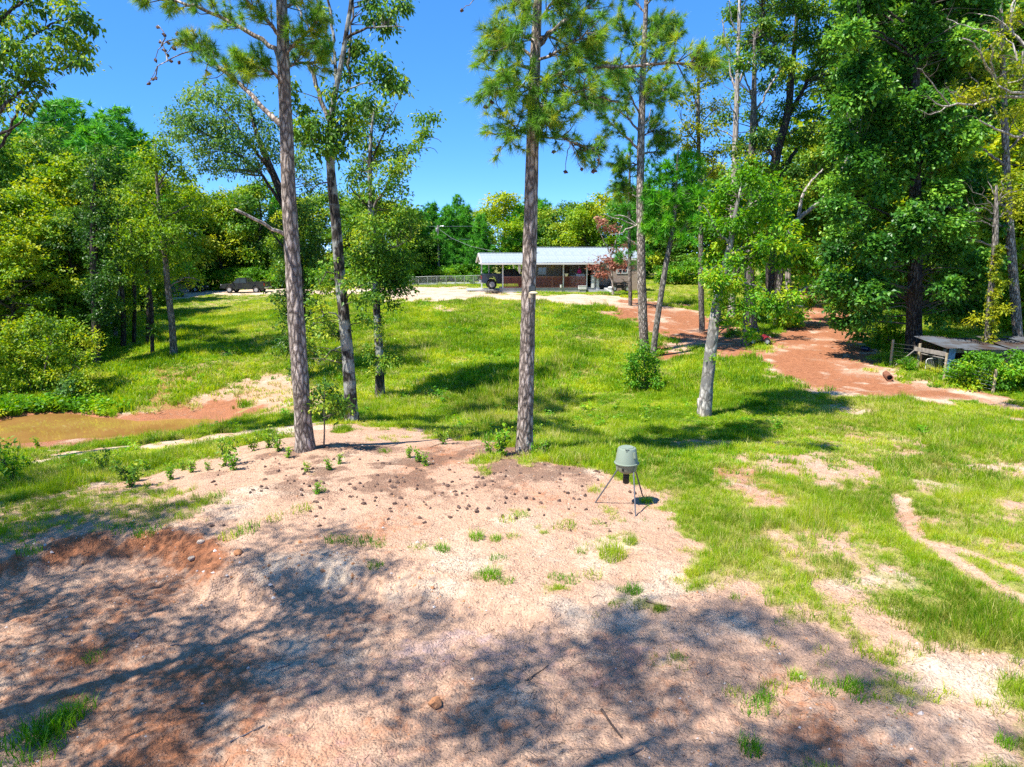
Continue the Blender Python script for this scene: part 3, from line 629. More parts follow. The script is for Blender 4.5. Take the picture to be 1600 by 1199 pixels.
def pine_mid():
    t = Tree('pine_tree', 'tall pine in the middle with a small grey fixture on its trunk', hit(820, 706), seed=23, bark='pine_bark')
    t.trunk([(820,706),(822,620),(825,500),(829,350),(832,230),(834,150),(838,50),(842,-50),(846,-220)], [27,24.5,22.5,21,19,17,14,11,5], flare=.32)
    L = [t.limb(p, w, w2, d) for p, w, w2, d in (
        ([(828,205),(812,200),(796,204),(786,212)], 4, 1.5, (0, -1.0)), ([(829,206),(850,200),(862,195)], 3.5, 1.5, (0, -1.3)), ([(834,212),(862,214),(890,222),(915,228),(934,240)], 4, 1.2, (0, -.8)),
        ([(836,212),(858,186),(882,166),(926,155),(966,157)], 6.5, 3, (0, .8)),
        ([(832,108),(806,100),(782,116),(768,150)], 6, 2, (0, -.9)), ([(833,90),(800,66),(775,70),(758,92)], 5, 2, (0, .8)),
        ([(836,134),(880,116),(940,106),(1000,102),(1060,100),(1122,104)], 7.5, 2.4, (0, -1.6)),
        ([(836,76),(880,36),(925,5),(960,-26)], 8, 3, (0, .6)), ([(837,32),(812,6),(786,-22)], 7, 3, (0, .3)), ([(836,100),(868,84),(905,58),(940,44)], 5, 2, (0, -1.2)),
        ([(836,60),(868,60),(902,84),(936,96)], 5, 2, (0, 1.2)), ([(835,120),(864,128),(898,140),(925,140)], 4, 1.5, (0, -1.4)), ([(834,140),(812,135),(790,138)], 3.5, 1.5, (0, -1.5)),
        ([(836,70),(815,50),(800,40)], 4, 1.5, (0, -1.2)), ([(838,40),(860,10),(890,-8)], 5, 2, (0, -1)), ([(838,20),(820,-10),(800,-40)], 5, 2, (0, 1)), ([(836,120),(850,150),(842,172)], 3, 1.2, (0, -1.3)))]
    for i in range(6):
        y = -50-30*i; a = t.rg.uniform(-1, 1); L.append(t.limb([(842, y), (842+a*55, y-16), (842+a*105, y-40)], 5, 1.5, (0, t.rg.uniform(-2, 2))))
    for i, (P, R) in enumerate(L):
        if i == 3: t.spray(P, R, 9, .45, tuft=.25, needles=52, width=.006, tint=(.4, .2))
        elif i == 6: t.spray(P, R, 30, .10, tuft=.27, needles=34, width=.009, tint=(.62, .24)); t.spray(P[len(P)*3//4:], R, 26, 0, tuft=.26, needles=52, width=.006, tint=(.6, .25))
        else: t.spray(P, R, 20 if i < 3 else 24, .25, tuft=.29, needles=56, width=.0065, tint=(.52, .27), reach=1.25)
    C = []
    for pts in ([(890,222),(902,245),(908,262)], [(915,228),(922,250),(930,266)], [(890,222),(886,250),(884,268)], [(934,240),(938,254),(928,268)], [(880,224),(870,236),(866,238)], [(782,116),(764,150),(758,165)], [(786,-20),(740,0),(724,16)]):
        P, R = t.limb(pts, 1.6, .8, (-.8, -.7), k=4, part='dead_twig', step=.12, kink=.02); C.append(P[-1])
    C += [t.px(x, y, -.7) for x, y in ((900,225),(935,250),(760,168),(768,160),(915,235),(880,115),(845,60),(826,30),(860,85))]
    t.cones(C); t.crown('needle')
    f = empty('trunk_fixture', tuple(at(826, 458, t.Y-.22))); tag(f, 'small dark box above a pale round shade fixed to the middle pine trunk', 'fixture')
    MB().box((.12, -.02, .12), (.13, .11, .12)).build('box', MAT['dark_plastic'], f, bevel=.01)
    MB().lathe([(.04, .05), (.09, .035), (.125, 0), (.12, -.012), (.04, -.015)], (.13, -.06, .0), 18).build('shade', MAT['cream'], f, smooth=True)
    MB().lathe([(.06, 0), (.07, -.10), (.065, -.12)], (.06, -.05, -.01), 14).build('cup', MAT['tan_plastic'], f, smooth=True)
    MB().box((.03, .03, .05), (.05, .10, .26)).build('bracket', MAT['dark_plastic'], f)
    return t
def pine_right():
    t = Tree('pine_tree', 'slim pine standing behind the yellow-green bush on the slope', hit(1007, 552), seed=31, bark='pine_bark')
    t.trunk([(1007,552),(1003,450),(1001,330),(1001,240),(1003,170),(1005,100),(1009,20),(1012,-70)], [14.5,13.5,12.5,11.5,10,8.5,6.5,3], k=14, flare=.15)
    L = [t.limb(p, w, w2, d) for p, w, w2, d in (
        ([(1000,236),(970,206),(942,180),(912,150)], 4, 1.5, (0, -.5)), ([(999,206),(976,180),(946,165),(922,160)], 3.5, 1.5, (0, 1)), ([(1000,180),(980,140),(952,110)], 3, 1.2, (0, -2)), ([(1003,120),(1030,88),(1050,42)], 3.5, 1.5, (0, 1)),
        ([(1004,100),(985,60),(965,35)], 3, 1.2, (0, -1)), ([(1006,60),(1035,48),(1060,50)], 3, 1, (0, -1)), ([(1008,20),(985,-5),(975,-20)], 3, 1, (0, 1)), ([(1008,10),(1025,-10),(1040,-25)], 3, 1, (0, -1)),
        ([(1003,150),(1030,140),(1050,145)], 3, 1, (0, -2)), ([(1001,215),(1020,205),(1040,215)], 3, 1, (0, 1)), ([(1001,240),(1030,235),(1045,225)], 3, 1, (0, 2)), ([(1002,165),(1015,150),(1035,160)], 2.5, 1, (0, 2.5)),
        ([(1005,80),(1020,60),(1030,30)], 3, 1, (0, 2)), ([(1003,130),(980,120),(955,125)], 3, 1, (0, 2)), ([(1000,260),(980,255),(960,260)], 2, .8, (0, .5)), ([(1000,300),(975,290),(960,305)], 2, .8, (0, 1.5)))]
    for i, (P, R) in enumerate(L): t.spray(P, R, 32, .2, (.5, 1.4), tuft=.38, needles=52, width=.010, tint=(.42, .26))
    for pts in ([(1000,314),(988,303)], [(999,386),(978,372)], [(1003,205),(1012,190),(1018,170)], [(998,354),(970,344),(944,334)], [(998,352),(975,338),(960,338)], [(998,350),(972,362),(955,368)]):
        t.limb(pts, 2.6, 1.2, (0, -.4), k=5, mat='dead_wood', part='dead_twig')
    t.crown('needle'); return t
def pine_cloud(t, B, tuft=.36, needles=36, width=.016, dens=3.0, tint=(.45, .22), frac=.5):
    """needle bursts packed into knots (px, py, rx, ry[, depth])"""
    rg = t.rg
    for q in B:
        px, py, rx, ry = q[:4]; kx = t.Y/FPX; rxm, rym = rx*kx, ry*kx; rd = min((rxm+rym)*.5, 2.5); dy = q[4] if len(q) > 4 else rg.uniform(-1, 1)*rd
        n = max(8, int(dens*rxm*rym*13)); u = unit(rg.normal(0, 1, (n, 3)))*rg.uniform(0, 1, (n, 1))**(1/2.4); C = t.px(px, py, dy)+u*[rxm, rd, rym]
        D = unit(u+[0, 0, .55]); t.shoots(C, D, tuft, needles, width, (tint[0]+rg.normal(0, .08), tint[1]), .9)
        for c in C:
            if rg.random() < frac: t.twig(c, .02)
def young_pine():
    t = Tree('young_pine', 'young bright green pine leaning right beside the slim pine', hit(1020, 557), seed=41, bark='grey_bark')
    t.trunk([(1020,557),(1027,500),(1037,435),(1046,385),(1052,350),(1056,300),(1058,255),(1060,235)], [10,9,8.5,7.5,6.5,5,3,1.5], k=10, flare=.1, step=.3)
    t.limb([(1046,384),(1054,374),(1064,364)], 4, 2); t.limb([(1052,350),(1030,335),(1010,325)], 3, 1, (0, 1))
    pine_cloud(t, [(1055,262,32,22),(1078,250,22,18),(1040,285,34,24),(1085,285,30,22),(1020,310,26,22),(1060,315,36,26),(1095,310,22,20),(1030,345,28,22),(1070,345,32,22),(1095,345,20,18),(1015,350,20,18),(1040,365,24,14),(1075,372,20,12)], tuft=.50, needles=48, width=.026, dens=2.3, tint=(.6, .26))
    t.crown('needle_young'); return t
def young_pine_behind():
    b = hit(985, 478); t = Tree('young_pine', 'dark young pine growing behind the slim pine near the house', b, seed=43, bark='grey_bark')
    t.trunk([(985,478),(984,420),(983,340),(984,260),(985,215)], [6,5.5,4.5,3,1.2], k=8, flare=.1, step=.5)
    pine_cloud(t, [(985,235,14,22),(972,300,26,22),(1000,300,22,26),(965,325,20,16),(990,345,24,20),(1010,265,20,20),(975,395,16,22),(1000,400,18,26)], tuft=.5, needles=34, width=.025, dens=1.5, tint=(.3, .22))
    t.crown('needle_young'); return t

MAT['dark_plastic'] = M_plain('dark_grey_plastic', (.05, .06, .065), .5)
MAT['cream'] = M_plain('weathered_cream_plastic', (.44, .38, .26), .6)
MAT['tan_plastic'] = M_plain('tan_plastic', (.42, .34, .24), .6)
pine_left(); pine_mid(); pine_right(); young_pine(); young_pine_behind()

# ------------------------------------------------------------------ broad-leaved trees on the slope
def oak_front():
    t = Tree('oak_tree', 'dark-trunked oak just behind the pond-side pine, forked high up with hanging leaf clumps', hit(550, 660), seed=51, bark='oak_bark')
    t.trunk([(550,660),(545,580),(538,500),(531,430),(525,350),(519,290),(516,240),(518,180),(527,130),(535,90),(543,40),(549,0),(552,-70)], [22,19,18,17,15.5,14,12,9.5,8,7,6.5,6,3], k=16, flare=.3)
    t.limb([(516,192),(505,165),(492,125),(482,99)], 8, 6, (0, .5), label='pale broken fork', mat='grey_bark')
    t.limb([(527,132),(522,85),(519,40),(512,-10),(505,-50)], 5.5, 3, (0, .8)); t.limb([(545,130),(546,90),(549,40),(553,-10)], 4, 3, (.3, .5), mat='grey_bark')
    t.limb([(540,62),(562,50),(585,42),(608,42),(632,45)], 5, 1.2, (0, -.6)); t.limb([(522,82),(505,30),(492,-10)], 5, 3, (.5, 1.2), mat='grey_bark'); t.limb([(520,100),(490,55),(470,20),(455,-20)], 3.5, 2, (0, 1), mat='dead_wood')
    t.limb([(519,160),(545,140),(575,130),(600,125)], 3.5, 1.2, (0, -.4)); t.limb([(517,200),(550,190),(580,160)], 3, 1, (0, .6)); t.limb([(516,240),(490,215),(470,190),(450,170)], 3.5, 1.2, (0, .8)); t.limb([(520,290),(500,285),(480,300)], 3, 1)
    t.limb([(538,500),(515,490),(492,500)], 3, 1, (0, -1)); t.limb([(532,430),(512,425),(500,440)], 3, 1, (0, -.8)); t.limb([(541,540),(525,545),(500,565)], 3, 1, (0, -1)); t.limb([(535,470),(555,455),(572,445)], 2.5, 1, (0, -.6))
    B = [(600,18,20,12),(620,4,18,9),(590,35,22,12),(605,48,14,8),(585,6,12,8),(628,14,10,8),(580,105,13,12),(598,118,22,12),(614,128,18,12),(625,140,12,9),(600,138,14,9),(592,98,10,8),
         (553,82,16,18),(548,98,14,12),(560,70,10,10),(542,118,20,8),(520,145,14,12),(545,165,14,14),(530,180,18,10),(505,30,10,14),(500,70,8,14),(562,158,10,12),(575,165,10,10),
         (505,205,26,14),(525,215,24,14),(485,195,20,14),(545,212,18,12),(470,170,14,18),(455,140,10,14),(500,230,26,14),(530,240,20,10),(480,220,18,12),(460,210,12,10),(555,190,14,10)]
    t.blobs(B, size=.165, clump=.32, per=28, dens=3.8, depth=1.0, tint=(.34, .30), droop=.5, frac=.5)
    B = [(525,412,14,14),(505,430,16,12),(512,455,18,12),(498,475,20,12),(500,500,24,12),(515,520,20,10),(486,520,18,10),(490,545,22,8),(520,560,26,8),(478,565,14,8),(545,445,14,12),(565,440,12,10),(560,470,12,10),(570,500,10,10)]
    t.blobs(B, size=.155, clump=.30, per=26, dens=3.8, depth=.9, tint=(.55, .28), droop=.3, frac=.5)
    t.crown('oak_leaf'); return t
def oak_ivy():
    t = Tree('oak_tree', 'slender oak with an ivy-wrapped pale lower trunk, right of the dark-trunked oak', hit(594, 622), seed=61, bark='oak_bark')
    t.trunk([(594,622),(593,560),(590,510),(588,470),(585,400),(580,330),(578,260),(581,200),(586,165)], [16,13,12,11.5,10,8.5,6.5,4,2], k=12, flare=.25)
    t.limb([(582,330),(612,275),(640,238),(662,205),(676,182)], 4, 1, (0, .4), mat='grey_bark'); t.limb([(655,215),(675,215),(690,222)], 1.6, .7, (.35, .4), mat='grey_bark', part='dead_twig'); t.limb([(640,238),(672,230),(684,240)], 1.4, .6, (.3, .2), mat='grey_bark', part='dead_twig'); t.limb([(578,255),(600,210),(615,175),(622,160)], 3, 1, (0, .8))
    t.limb([(586,400),(620,385),(640,375)], 3, 1, (0, -.8)); t.limb([(586,420),(560,395),(545,385)], 3, 1); t.limb([(581,330),(555,300),(545,290)], 3, 1, (0, -1))
    B = [(580,188,26,16),(600,172,16,12),(560,200,16,12),(610,195,18,12),(570,222,26,14),(600,235,26,16),(630,240,24,14),(650,228,12,10),(575,258,28,16),(612,266,28,16),(636,258,14,12),(556,280,20,16),(590,292,28,16),(622,290,18,14),
         (560,318,24,18),(600,322,30,18),(632,330,20,16),(548,352,22,18),(585,356,30,18),(622,360,26,18),(650,345,14,14),(665,188,12,8),(678,182,8,6),(660,210,8,6)]
    t.blobs(B, size=.17, clump=.36, per=30, dens=2.7, depth=1.4, tint=(.40, .27), frac=.3)
    B = [(595,400,34,20),(572,392,22,18),(622,405,24,20),(600,430,34,18),(628,432,20,16),(578,430,20,16),(605,455,28,14),(630,455,12,10),(585,465,16,12),(612,478,16,8),(560,410,14,14)]
    t.blobs(B, size=.17, clump=.35, per=34, dens=3.6, depth=1.0, tint=(.26, .24), frac=.3)
    t.blobs([(600,566,24,8),(588,556,16,8),(615,560,12,6),(592,520,6,18),(590,580,10,8),(580,545,10,8),(594,500,5,16)], size=.13, clump=.25, per=24, dens=8, depth=.3, tint=(.55, .25), frac=.2)
    t.crown('oak_leaf'); return t
def willow_oak():
    t = Tree('oak_tree', 'large blue-green oak behind the pond-side pine with an ivy-covered trunk', hit(468, 592), seed=71, bark='dark_bark')
    t.trunk([(468,592),(469,500),(465,420),(452,340),(430,280),(405,220),(390,170)], [20,18,16,14,11,8,4], k=12, flare=.3, depth=[0,0,0,.3,.6,1,1.2])
    t.limb([(450,335),(405,270),(350,225),(300,195)], 6, 1.5, (.3, -.5)); t.limb([(430,280),(380,210),(340,165),(310,150)], 6, 1.5, (.6, 2)); t.limb([(440,300),(470,240),(490,200)], 5, 1.5, (.5, 2)); t.limb([(465,420),(430,370),(405,345)], 5, 1.5)
    B = [(318,142,26,14),(345,150,28,16),(300,160,22,14),(372,158,24,18),(395,180,24,20),(285,185,24,16),(268,180,14,10),(312,188,30,16),(345,190,32,18),(290,212,26,14),(268,212,18,12),(325,222,32,16),(362,220,28,18),(400,222,26,20),(300,238,22,12),(338,250,28,14),(372,255,28,14),(405,258,24,16),(430,235,18,22),(350,272,18,9),(325,262,16,8),(425,200,14,20),(470,250,16,26),(490,280,18,26),(480,215,14,18)]
    t.blobs(B, size=.16, clump=.42, per=30, dens=2.3, depth=2.0, tint=(.38, .28), frac=.3)
    t.crown('blue_leaf')
    B = [(470,330,22,22),(450,360,26,22),(485,360,20,26),(468,395,24,24),(440,385,16,18),(490,400,16,22),(465,430,24,22),(480,455,20,22),(455,470,18,22),(470,500,20,22),(485,515,14,20),(462,535,16,20),(478,560,18,20),(466,585,16,14),(440,420,14,18),(435,455,10,16),(446,500,10,20),(440,540,8,16)]
    t.blobs(B, size=.15, clump=.36, per=28, dens=3.6, depth=.9, tint=(.36, .30), frac=.15)
    t.crown('ivy_leaf', 'ivy'); return t
def leaning_tree():
    t = Tree('leaning_tree', 'pale-barked leaning tree with a split stump at its foot and a bright green crown', hit(1100, 650), seed=81, bark='pale_bark')
    t.trunk([(1100,650),(1106,590),(1114,520),(1123,460),(1131,425),(1141,380),(1150,330),(1160,285)], [23,19.5,17,14.5,12.5,9,6,3], k=16, flare=.12)
    t.limb([(1137,400),(1175,380),(1215,372)], 4, 1.2, (0, -1)); t.limb([(1140,385),(1115,350),(1100,320)], 4, 1.2, (0, -.5)); t.limb([(1132,420),(1165,440),(1215,465),(1255,480)], 4, 1.2, (0, -1.2)); t.limb([(1148,340),(1190,310),(1230,300)], 3.5, 1, (0, .5)); t.limb([(1128,440),(1110,425),(1095,420)], 3, 1, (0, .8))
    t.limb([(1098,655),(1096,640),(1092,622)], 11, 8, (-.15, -.15), mat='dead_wood', part='stump', label='split pale stump at the foot', step=.2)
    B = [(1165,285,36,16),(1195,295,34,18),(1140,300,28,18),(1215,315,28,18),(1175,318,34,16),(1120,325,26,18),(1148,345,32,18),(1195,345,34,18),(1228,350,22,16),(1110,355,22,16),(1165,372,36,18),(1210,380,32,16),(1125,385,24,16),(1240,385,16,12),(1185,402,34,14),(1145,410,26,14),(1110,405,16,12),(1220,410,22,12)]
    t.blobs(B, size=.165, clump=.34, per=36, dens=3.4, depth=1.7, tint=(.40, .30), frac=.3, up=.9)
    B = [(1140,440,22,10),(1165,452,26,10),(1110,436,16,10),(1190,470,28,10),(1215,480,26,9),(1165,482,24,8),(1235,465,22,10),(1255,440,22,8),(1150,500,10,12),(1172,520,9,14),(1125,460,12,12),(1250,490,10,6),(1130,432,13,10,-.9),(1122,452,10,8,-.8),(1140,405,16,12,-1.0),(1110,425,12,8,-.6),(1126,475,7,6,-.5)]
    t.blobs(B, size=.155, clump=.32, per=34, dens=4.0, depth=1.8, tint=(.52, .30), frac=.5, up=.9)
    t.blobs([(1113,560,5,5),(1124,500,6,6),(1088,655,12,6),(1112,660,10,5),(1134,505,6,8)], size=.13, clump=.2, per=18, dens=12, depth=.2, tint=(.5, .25), frac=.1)
    t.crown('fresh_leaf'); return t
def right_group():
    # thin straight tree
    t = Tree('thin_tree', 'thin straight tree with sparse yellow-green leaves left of the quad bike', hit(1097, 517), seed=91, bark='grey_bark')
    t.trunk([(1097,517),(1095,430),(1095,340),(1092,250),(1091,160),(1092,70)], [9,8,7,6,5,2.5], k=10, step=.4, flare=.15)
    for p in ([(1092,230),(1075,205),(1065,190)], [(1092,200),(1108,180),(1120,170)], [(1091,170),(1080,140),(1070,125)], [(1092,290),(1110,270),(1125,260)]): t.limb(p, 2.4, .9, (0, t.rg.uniform(-1, 1)))
    t.blobs([(1078,195,18,10),(1090,170,16,10),(1105,205,20,10),(1075,230,22,10),(1100,245,24,10),(1060,215,14,8),(1085,140,14,10),(1105,125,14,10),(1120,165,14,10),(1095,95,12,10),(1065,160,12,8),(1110,270,14,8),(1130,235,14,8)], size=.2, clump=.45, per=24, dens=2.6, depth=1.2, tint=(.55, .3), frac=.6)
    t.crown('gold_leaf')
    # flared trunk beside the quad bike
    t = Tree('flared_tree', 'grey tree with a broad flared foot beside the quad bike', hit(1174, 524), seed=92, bark='grey_bark')
    t.trunk([(1174,524),(1173,505),(1171,440),(1171,370),(1175,250),(1178,150),(1179,60)], [26,18,14.5,13,10.5,8,4], k=14, flare=.55, step=.15)
    t.limb([(1178,150),(1165,125),(1160,95)], 3, 1.2); t.limb([(1177,180),(1200,140),(1218,110)], 4, 2, mat='pale_bark'); t.limb([(1172,205),(1185,190),(1200,165)], 3, 1.2)
    t.blobs([(1180,60,20,16),(1165,100,18,12),(1200,90,20,14),(1190,40,20,14),(1175,180,16,10),(1160,235,18,10),(1190,215,20,12),(1170,260,22,12),(1195,265,16,10)], size=.24, clump=.5, per=28, dens=2.8, depth=1.4, tint=(.4, .3), frac=.5)
    t.crown('oak_leaf')
    t = Tree('thin_tree', 'short grey trunk in front of the flared tree by the quad bike', hit(1165, 541), seed=93, bark='grey_bark')
    t.trunk([(1165,541),(1166,500),(1170,440),(1174,380),(1190,340)], [11,10,8.5,7,3], k=10, flare=.15)
    t.blobs([(1190,345,20,10),(1205,355,16,10),(1170,360,16,10)], size=.2, clump=.4, per=20, dens=2, depth=.8, tint=(.5, .3)); t.crown('fresh_leaf')
    # bare white tree
    t = Tree('dead_tree', 'bone-white bare tree rising straight between the crowns', hit(1143, 497), seed=94, bark='dead_wood')
    t.trunk([(1143,497),(1144,400),(1147,290),(1150,190),(1152,130),(1154,60),(1156,0),(1158,-60)], [12,11,9.5,8,6.5,5.5,4.5,2.5], k=10, step=.4, flare=.1)
    for p, a, b in (([(1150,190),(1148,175),(1138,162)], 3, 1), ([(1152,132),(1166,106),(1180,82),(1186,60)], 4, 1.5), ([(1150,140),(1142,118),(1138,92)], 4, 1.5), ([(1153,100),(1135,70),(1128,30)], 3, 1.5), ([(1147,215),(1130,205),(1110,205)], 2, 1), ([(1156,20),(1166,0),(1175,-30)], 3, 1), ([(1154,60),(1143,30),(1140,0)], 2.5, 1)): t.limb(p, a, b, (0, t.rg.uniform(-1, 1)), part='bare_branch')
    t = Tree('dead_tree', 'white forked snag bending right behind the yellow-green crown', hit(1237, 505), seed=95, bark='dead_wood')
    t.trunk([(1237,505),(1232,440),(1230,385),(1236,352)], [10,9,8,7], k=10, step=.4, flare=.1)
    t.limb([(1236,352),(1262,331),(1290,306),(1318,262),(1331,216),(1326,182),(1309,150)], 7, 2.5, (0, -1), part='bare_branch', kink=.02); t.limb([(1248,338),(1256,302),(1270,282),(1285,264)], 5.5, 2, (0, .5), part='bare_branch')
    t.limb([(1326,184),(1314,170),(1307,148)], 2.5, 1, (-.9, -1), part='bare_branch'); t.limb([(1325,180),(1318,160),(1320,130)], 2, 1, (-.9, -1.2), part='bare_branch'); t.limb([(1285,310),(1310,290),(1330,292)], 2, .8, (-.5, -1), part='bare_branch'); t.limb([(1331,216),(1342,205)], 1.5, .8, (-.9, -1), part='bare_branch')
    # the branch that reaches over the road
    t = Tree('oak_tree', 'low oak whose pale bare branch hangs over the red dirt road', hit(1215, 512), seed=96, bark='grey_bark')
    t.trunk([(1215,512),(1214,480),(1218,440),(1222,400)], [12,11,9,5], k=10, step=.3)
    t.limb([(1216,470),(1250,455),(1285,437),(1305,440),(1320,455)], 7, 2, (0, -1), mat='dead_wood', label='pale bare branch over the road')
    for p in ([(1290,440),(1310,455),(1318,480)], [(1300,440),(1325,450),(1330,470)], [(1275,442),(1290,465),(1296,478)], [(1305,455),(1312,478),(1308,486)]): t.limb(p, 1.6, .6, (-1, -1.3), k=4, mat='dead_wood', part='dead_twig', kink=.05)
    t.blobs([(1285,420,26,9),(1310,425,24,9),(1260,412,24,12),(1330,440,18,8),(1240,400,22,14),(1300,405,20,10),(1270,470,12,8),(1300,480,8,10),(1240,500,14,10),(1225,495,16,12)], size=.24, clump=.42, per=28, dens=3.6, depth=1.2, tint=(.55, .28), frac=.5)
    t.crown('fresh_leaf')
def big_right():
    t = Tree('sweetgum_tree', 'huge dark green tree with a black trunk beside the fenced pen', hit(1427, 558), seed=101, bark='dark_bark')
    t.trunk([(1427,558),(1428,500),(1430,420),(1430,300),(1430,150),(1432,0),(1432,-120)], [26,22,20,17,13,9,5], k=16, flare=.35)
    rg = t.rg; B = []; L = np.array([(-120,95),(-40,105),(40,100),(120,105),(200,112),(280,115),(350,125),(420,130),(470,110),(505,60)])
    for y in range(-110, 490, 34):
        w = np.interp(y, L[:, 0], L[:, 1]); xc = 1425 - np.clip((y-250)/250, 0, 1)*5
        for i in range(5):
            x = xc+w*(i-2)/2.2+rg.uniform(-16, 16); yy = y+rg.uniform(-14, 14)
            if yy > 425 and abs(x-1427) < 45: continue
            B.append((x, yy, rg.uniform(20, 30), rg.uniform(18, 26), None, rg.normal(0, .16)))
    B += [(1305,470,22,14),(1320,500,22,12),(1345,520,20,10),(1360,495,22,14),(1335,450,26,14),(1375,450,24,14),(1480,450,26,14),(1510,430,22,16),(1490,480,18,12),(1470,500,12,10),(1385,400,26,16),(1470,400,30,16)]
    for i in range(14):
        y = rg.uniform(-60, 400); a = rg.choice([-1, 1]); t.limb([(1430, y+30), (1430+a*45, y), (1430+a*90, y-20)], 5, 1.5, (0, rg.uniform(-2.5, 2.5)))
    t.blobs(B, size=.235, clump=.44, per=34, dens=2.2, depth=3.0, tint=(.33, .27), aspect=.75, frac=.12, up=.8)
    t.crown('dark_leaf')
    t = Tree('ivy_tree', 'thin grey tree wound with yellow-green ivy beside the shed', hit(1543, 576), seed=102, bark='grey_bark')
    t.trunk([(1543,576),(1548,480),(1554,400),(1556,340),(1557,290)], [14,12,9.5,8,3], k=12, step=.3)
    for p in ([(1556,330),(1540,308),(1520,300)], [(1556,325),(1572,305),(1590,298)], [(1556,320),(1552,300),(1545,285)], [(1556,335),(1535,325),(1515,330)], [(1557,340),(1580,330),(1600,332)], [(1556,315),(1566,295),(1565,280)], [(1555,355),(1535,345),(1515,348)]):
        P, R = t.limb(p, 2.4, .9, (0, rg.uniform(-.8, .8)), part='bare_branch')
        for j in range(5): 
            c = P[rg.integers(len(P)//2, len(P))]+rg.normal(0, .45, 3); t.twig(c, .014)
    t.crown('gold_leaf', 'twigwork')
    t.blobs([(1556+dx, y, 5, 13, -.15) for y, dx in zip(range(395, 580, 17), (2,0,-2,2,-5,-4,-8,-6,-9,-12,-12))], size=.13, clump=.13, per=18, dens=24, depth=.1, tint=(.55, .25), twigs=False)
    t.blobs([(1560,440,14,10),(1525,500,14,9),(1565,480,14,8),(1580,330,22,10),(1565,300,20,10),(1590,310,16,12),(1580,275,20,12)], size=.18, clump=.32, per=20, dens=3, depth=.8, tint=(.55, .25))
    t.crown('gold_leaf', 'ivy')
    # tall open oak at the back
    t = Tree('oak_tree', 'tall open-crowned oak showing sky between its leaves behind the bare white tree', hit(1207, 488), seed=103, bark='dark_bark')
    t.trunk([(1207,488),(1206,400),(1207,300),(1214,240),(1230,180),(1238,110),(1244,40),(1250,-60)], [20,18,15,13,11,8,5.5,3], k=12, step=.4)
    t.limb([(1207,300),(1240,240),(1275,200),(1300,170)], 8, 2, (0, 1.5)); t.limb([(1212,250),(1185,200),(1175,150)], 6, 2, (0, -1)); t.limb([(1225,195),(1260,130),(1290,70),(1300,20)], 7, 2, (0, 1)); t.limb([(1236,120),(1205,60),(1190,10)], 5, 1.5, (0, -1)); t.limb([(1206,330),(1255,290),(1300,260)], 6, 2, (0, -1)); t.limb([(1230,180),(1236,100),(1265,40)], 5, 2, (0, 2))
    B = []
    for (x, y, rx, ry) in ((1200,20,30,18),(1240,5,34,18),(1280,20,32,18),(1310,50,26,18),(1215,55,28,16),(1255,60,30,16),(1190,85,22,14),(1290,85,30,16),(1235,100,26,12),(1320,110,26,18),(1265,120,26,12),(1205,130,24,12),(1295,140,28,14),(1235,165,26,10),(1330,165,22,16),(1265,180,26,10),(1210,185,22,10),(1300,200,26,12),(1220,215,36,12),(1255,222,34,12),(1185,235,24,10),(1285,240,30,12),(1205,262,30,12),(1310,265,26,14),(1250,265,26,10),(1180,290,22,12),(1280,290,26,14),(1230,300,26,14),(1190,-30,40,20),(1240,-40,50,20),(1290,-30,40,20),(1150,20,22,14),(1140,60,16,14),(1135,110,18,12),(1150,150,16,10),(1130,185,18,12),(1150,230,20,12),(1115,265,20,12),(1330,20,20,20),(1350,80,20,24)):
        B.append((x, y, rx*.95, ry*.9, None, rg.normal(0, .1)))
    t.blobs(B, size=.24, clump=.56, per=36, dens=1.5, depth=2.6, tint=(.42, .28), frac=.3)
    t.crown('oak_leaf')
    # olive pine at the right edge
    t = Tree('pine_tree', 'olive-green pine in front of the dark tree at the right edge', hit(1592, 548), seed=104, bark='pine_bark')
    t.trunk([(1592,548),(1584,440),(1576,330),(1570,200),(1566,80),(1562,-40)], [15,13,11.5,9.5,7,3], k=12, step=.4)
    for p in ([(1573,260),(1520,225),(1470,205),(1430,190)], [(1576,330),(1530,290),(1480,270),(1445,255)], [(1578,360),(1530,335),(1485,325),(1455,335)], [(1570,200),(1540,150),(1510,110)], [(1568,140),(1590,110),(1610,90)], [(1580,390),(1540,380),(1505,370)], [(1572,240),(1600,210),(1630,200)]): t.limb(p, 4.5, 1.5, (0, rg.uniform(-2.2, -.5)))
    pine_cloud(t, [(1440,195,26,16,-2),(1465,210,28,16,-2),(1495,215,30,18,-1.8),(1450,235,26,14,-1.6),(1485,245,32,16,-1.8),(1520,225,24,16,-1),(1460,262,20,10,-1.5),(1470,300,24,10,-1.5),(1505,300,28,14,-1.5),(1455,325,20,10,-1.5),(1490,335,30,12,-1.5),(1530,330,26,14,-1),(1480,355,20,8,-1.5),(1515,370,24,10,-1),(1500,110,24,14,-1),(1520,95,22,14),(1540,130,26,16),(1495,140,20,12,-1),(1560,90,22,18),(1590,110,24,16),(1600,190,26,18),(1560,180,26,16),(1590,240,26,16),(1545,275,24,14),(1560,40,24,18),(1550,0,24,18)], tuft=.44, needles=36, width=.022, dens=1.9, tint=(.5, .26), frac=.3)
    t.crown('needle_gold')
    # grey dying oak at the right edge
    t = Tree('dying_oak', 'grey half-bare oak reaching in from the right edge with pale dead branches', (20.6, 25.0, gz(20.6, 25.0)), seed=105, bark='dead_wood')
    b0 = t.b; top = t.px(1655, -60)
    P, R = t.wood('trunk', [b0, t.px(1672, 480), t.px(1668, 330), t.px(1660, 200), t.px(1650, 60), top], [.26, .22, .19, .15, .11, .06], .3, 14, .06, .3)
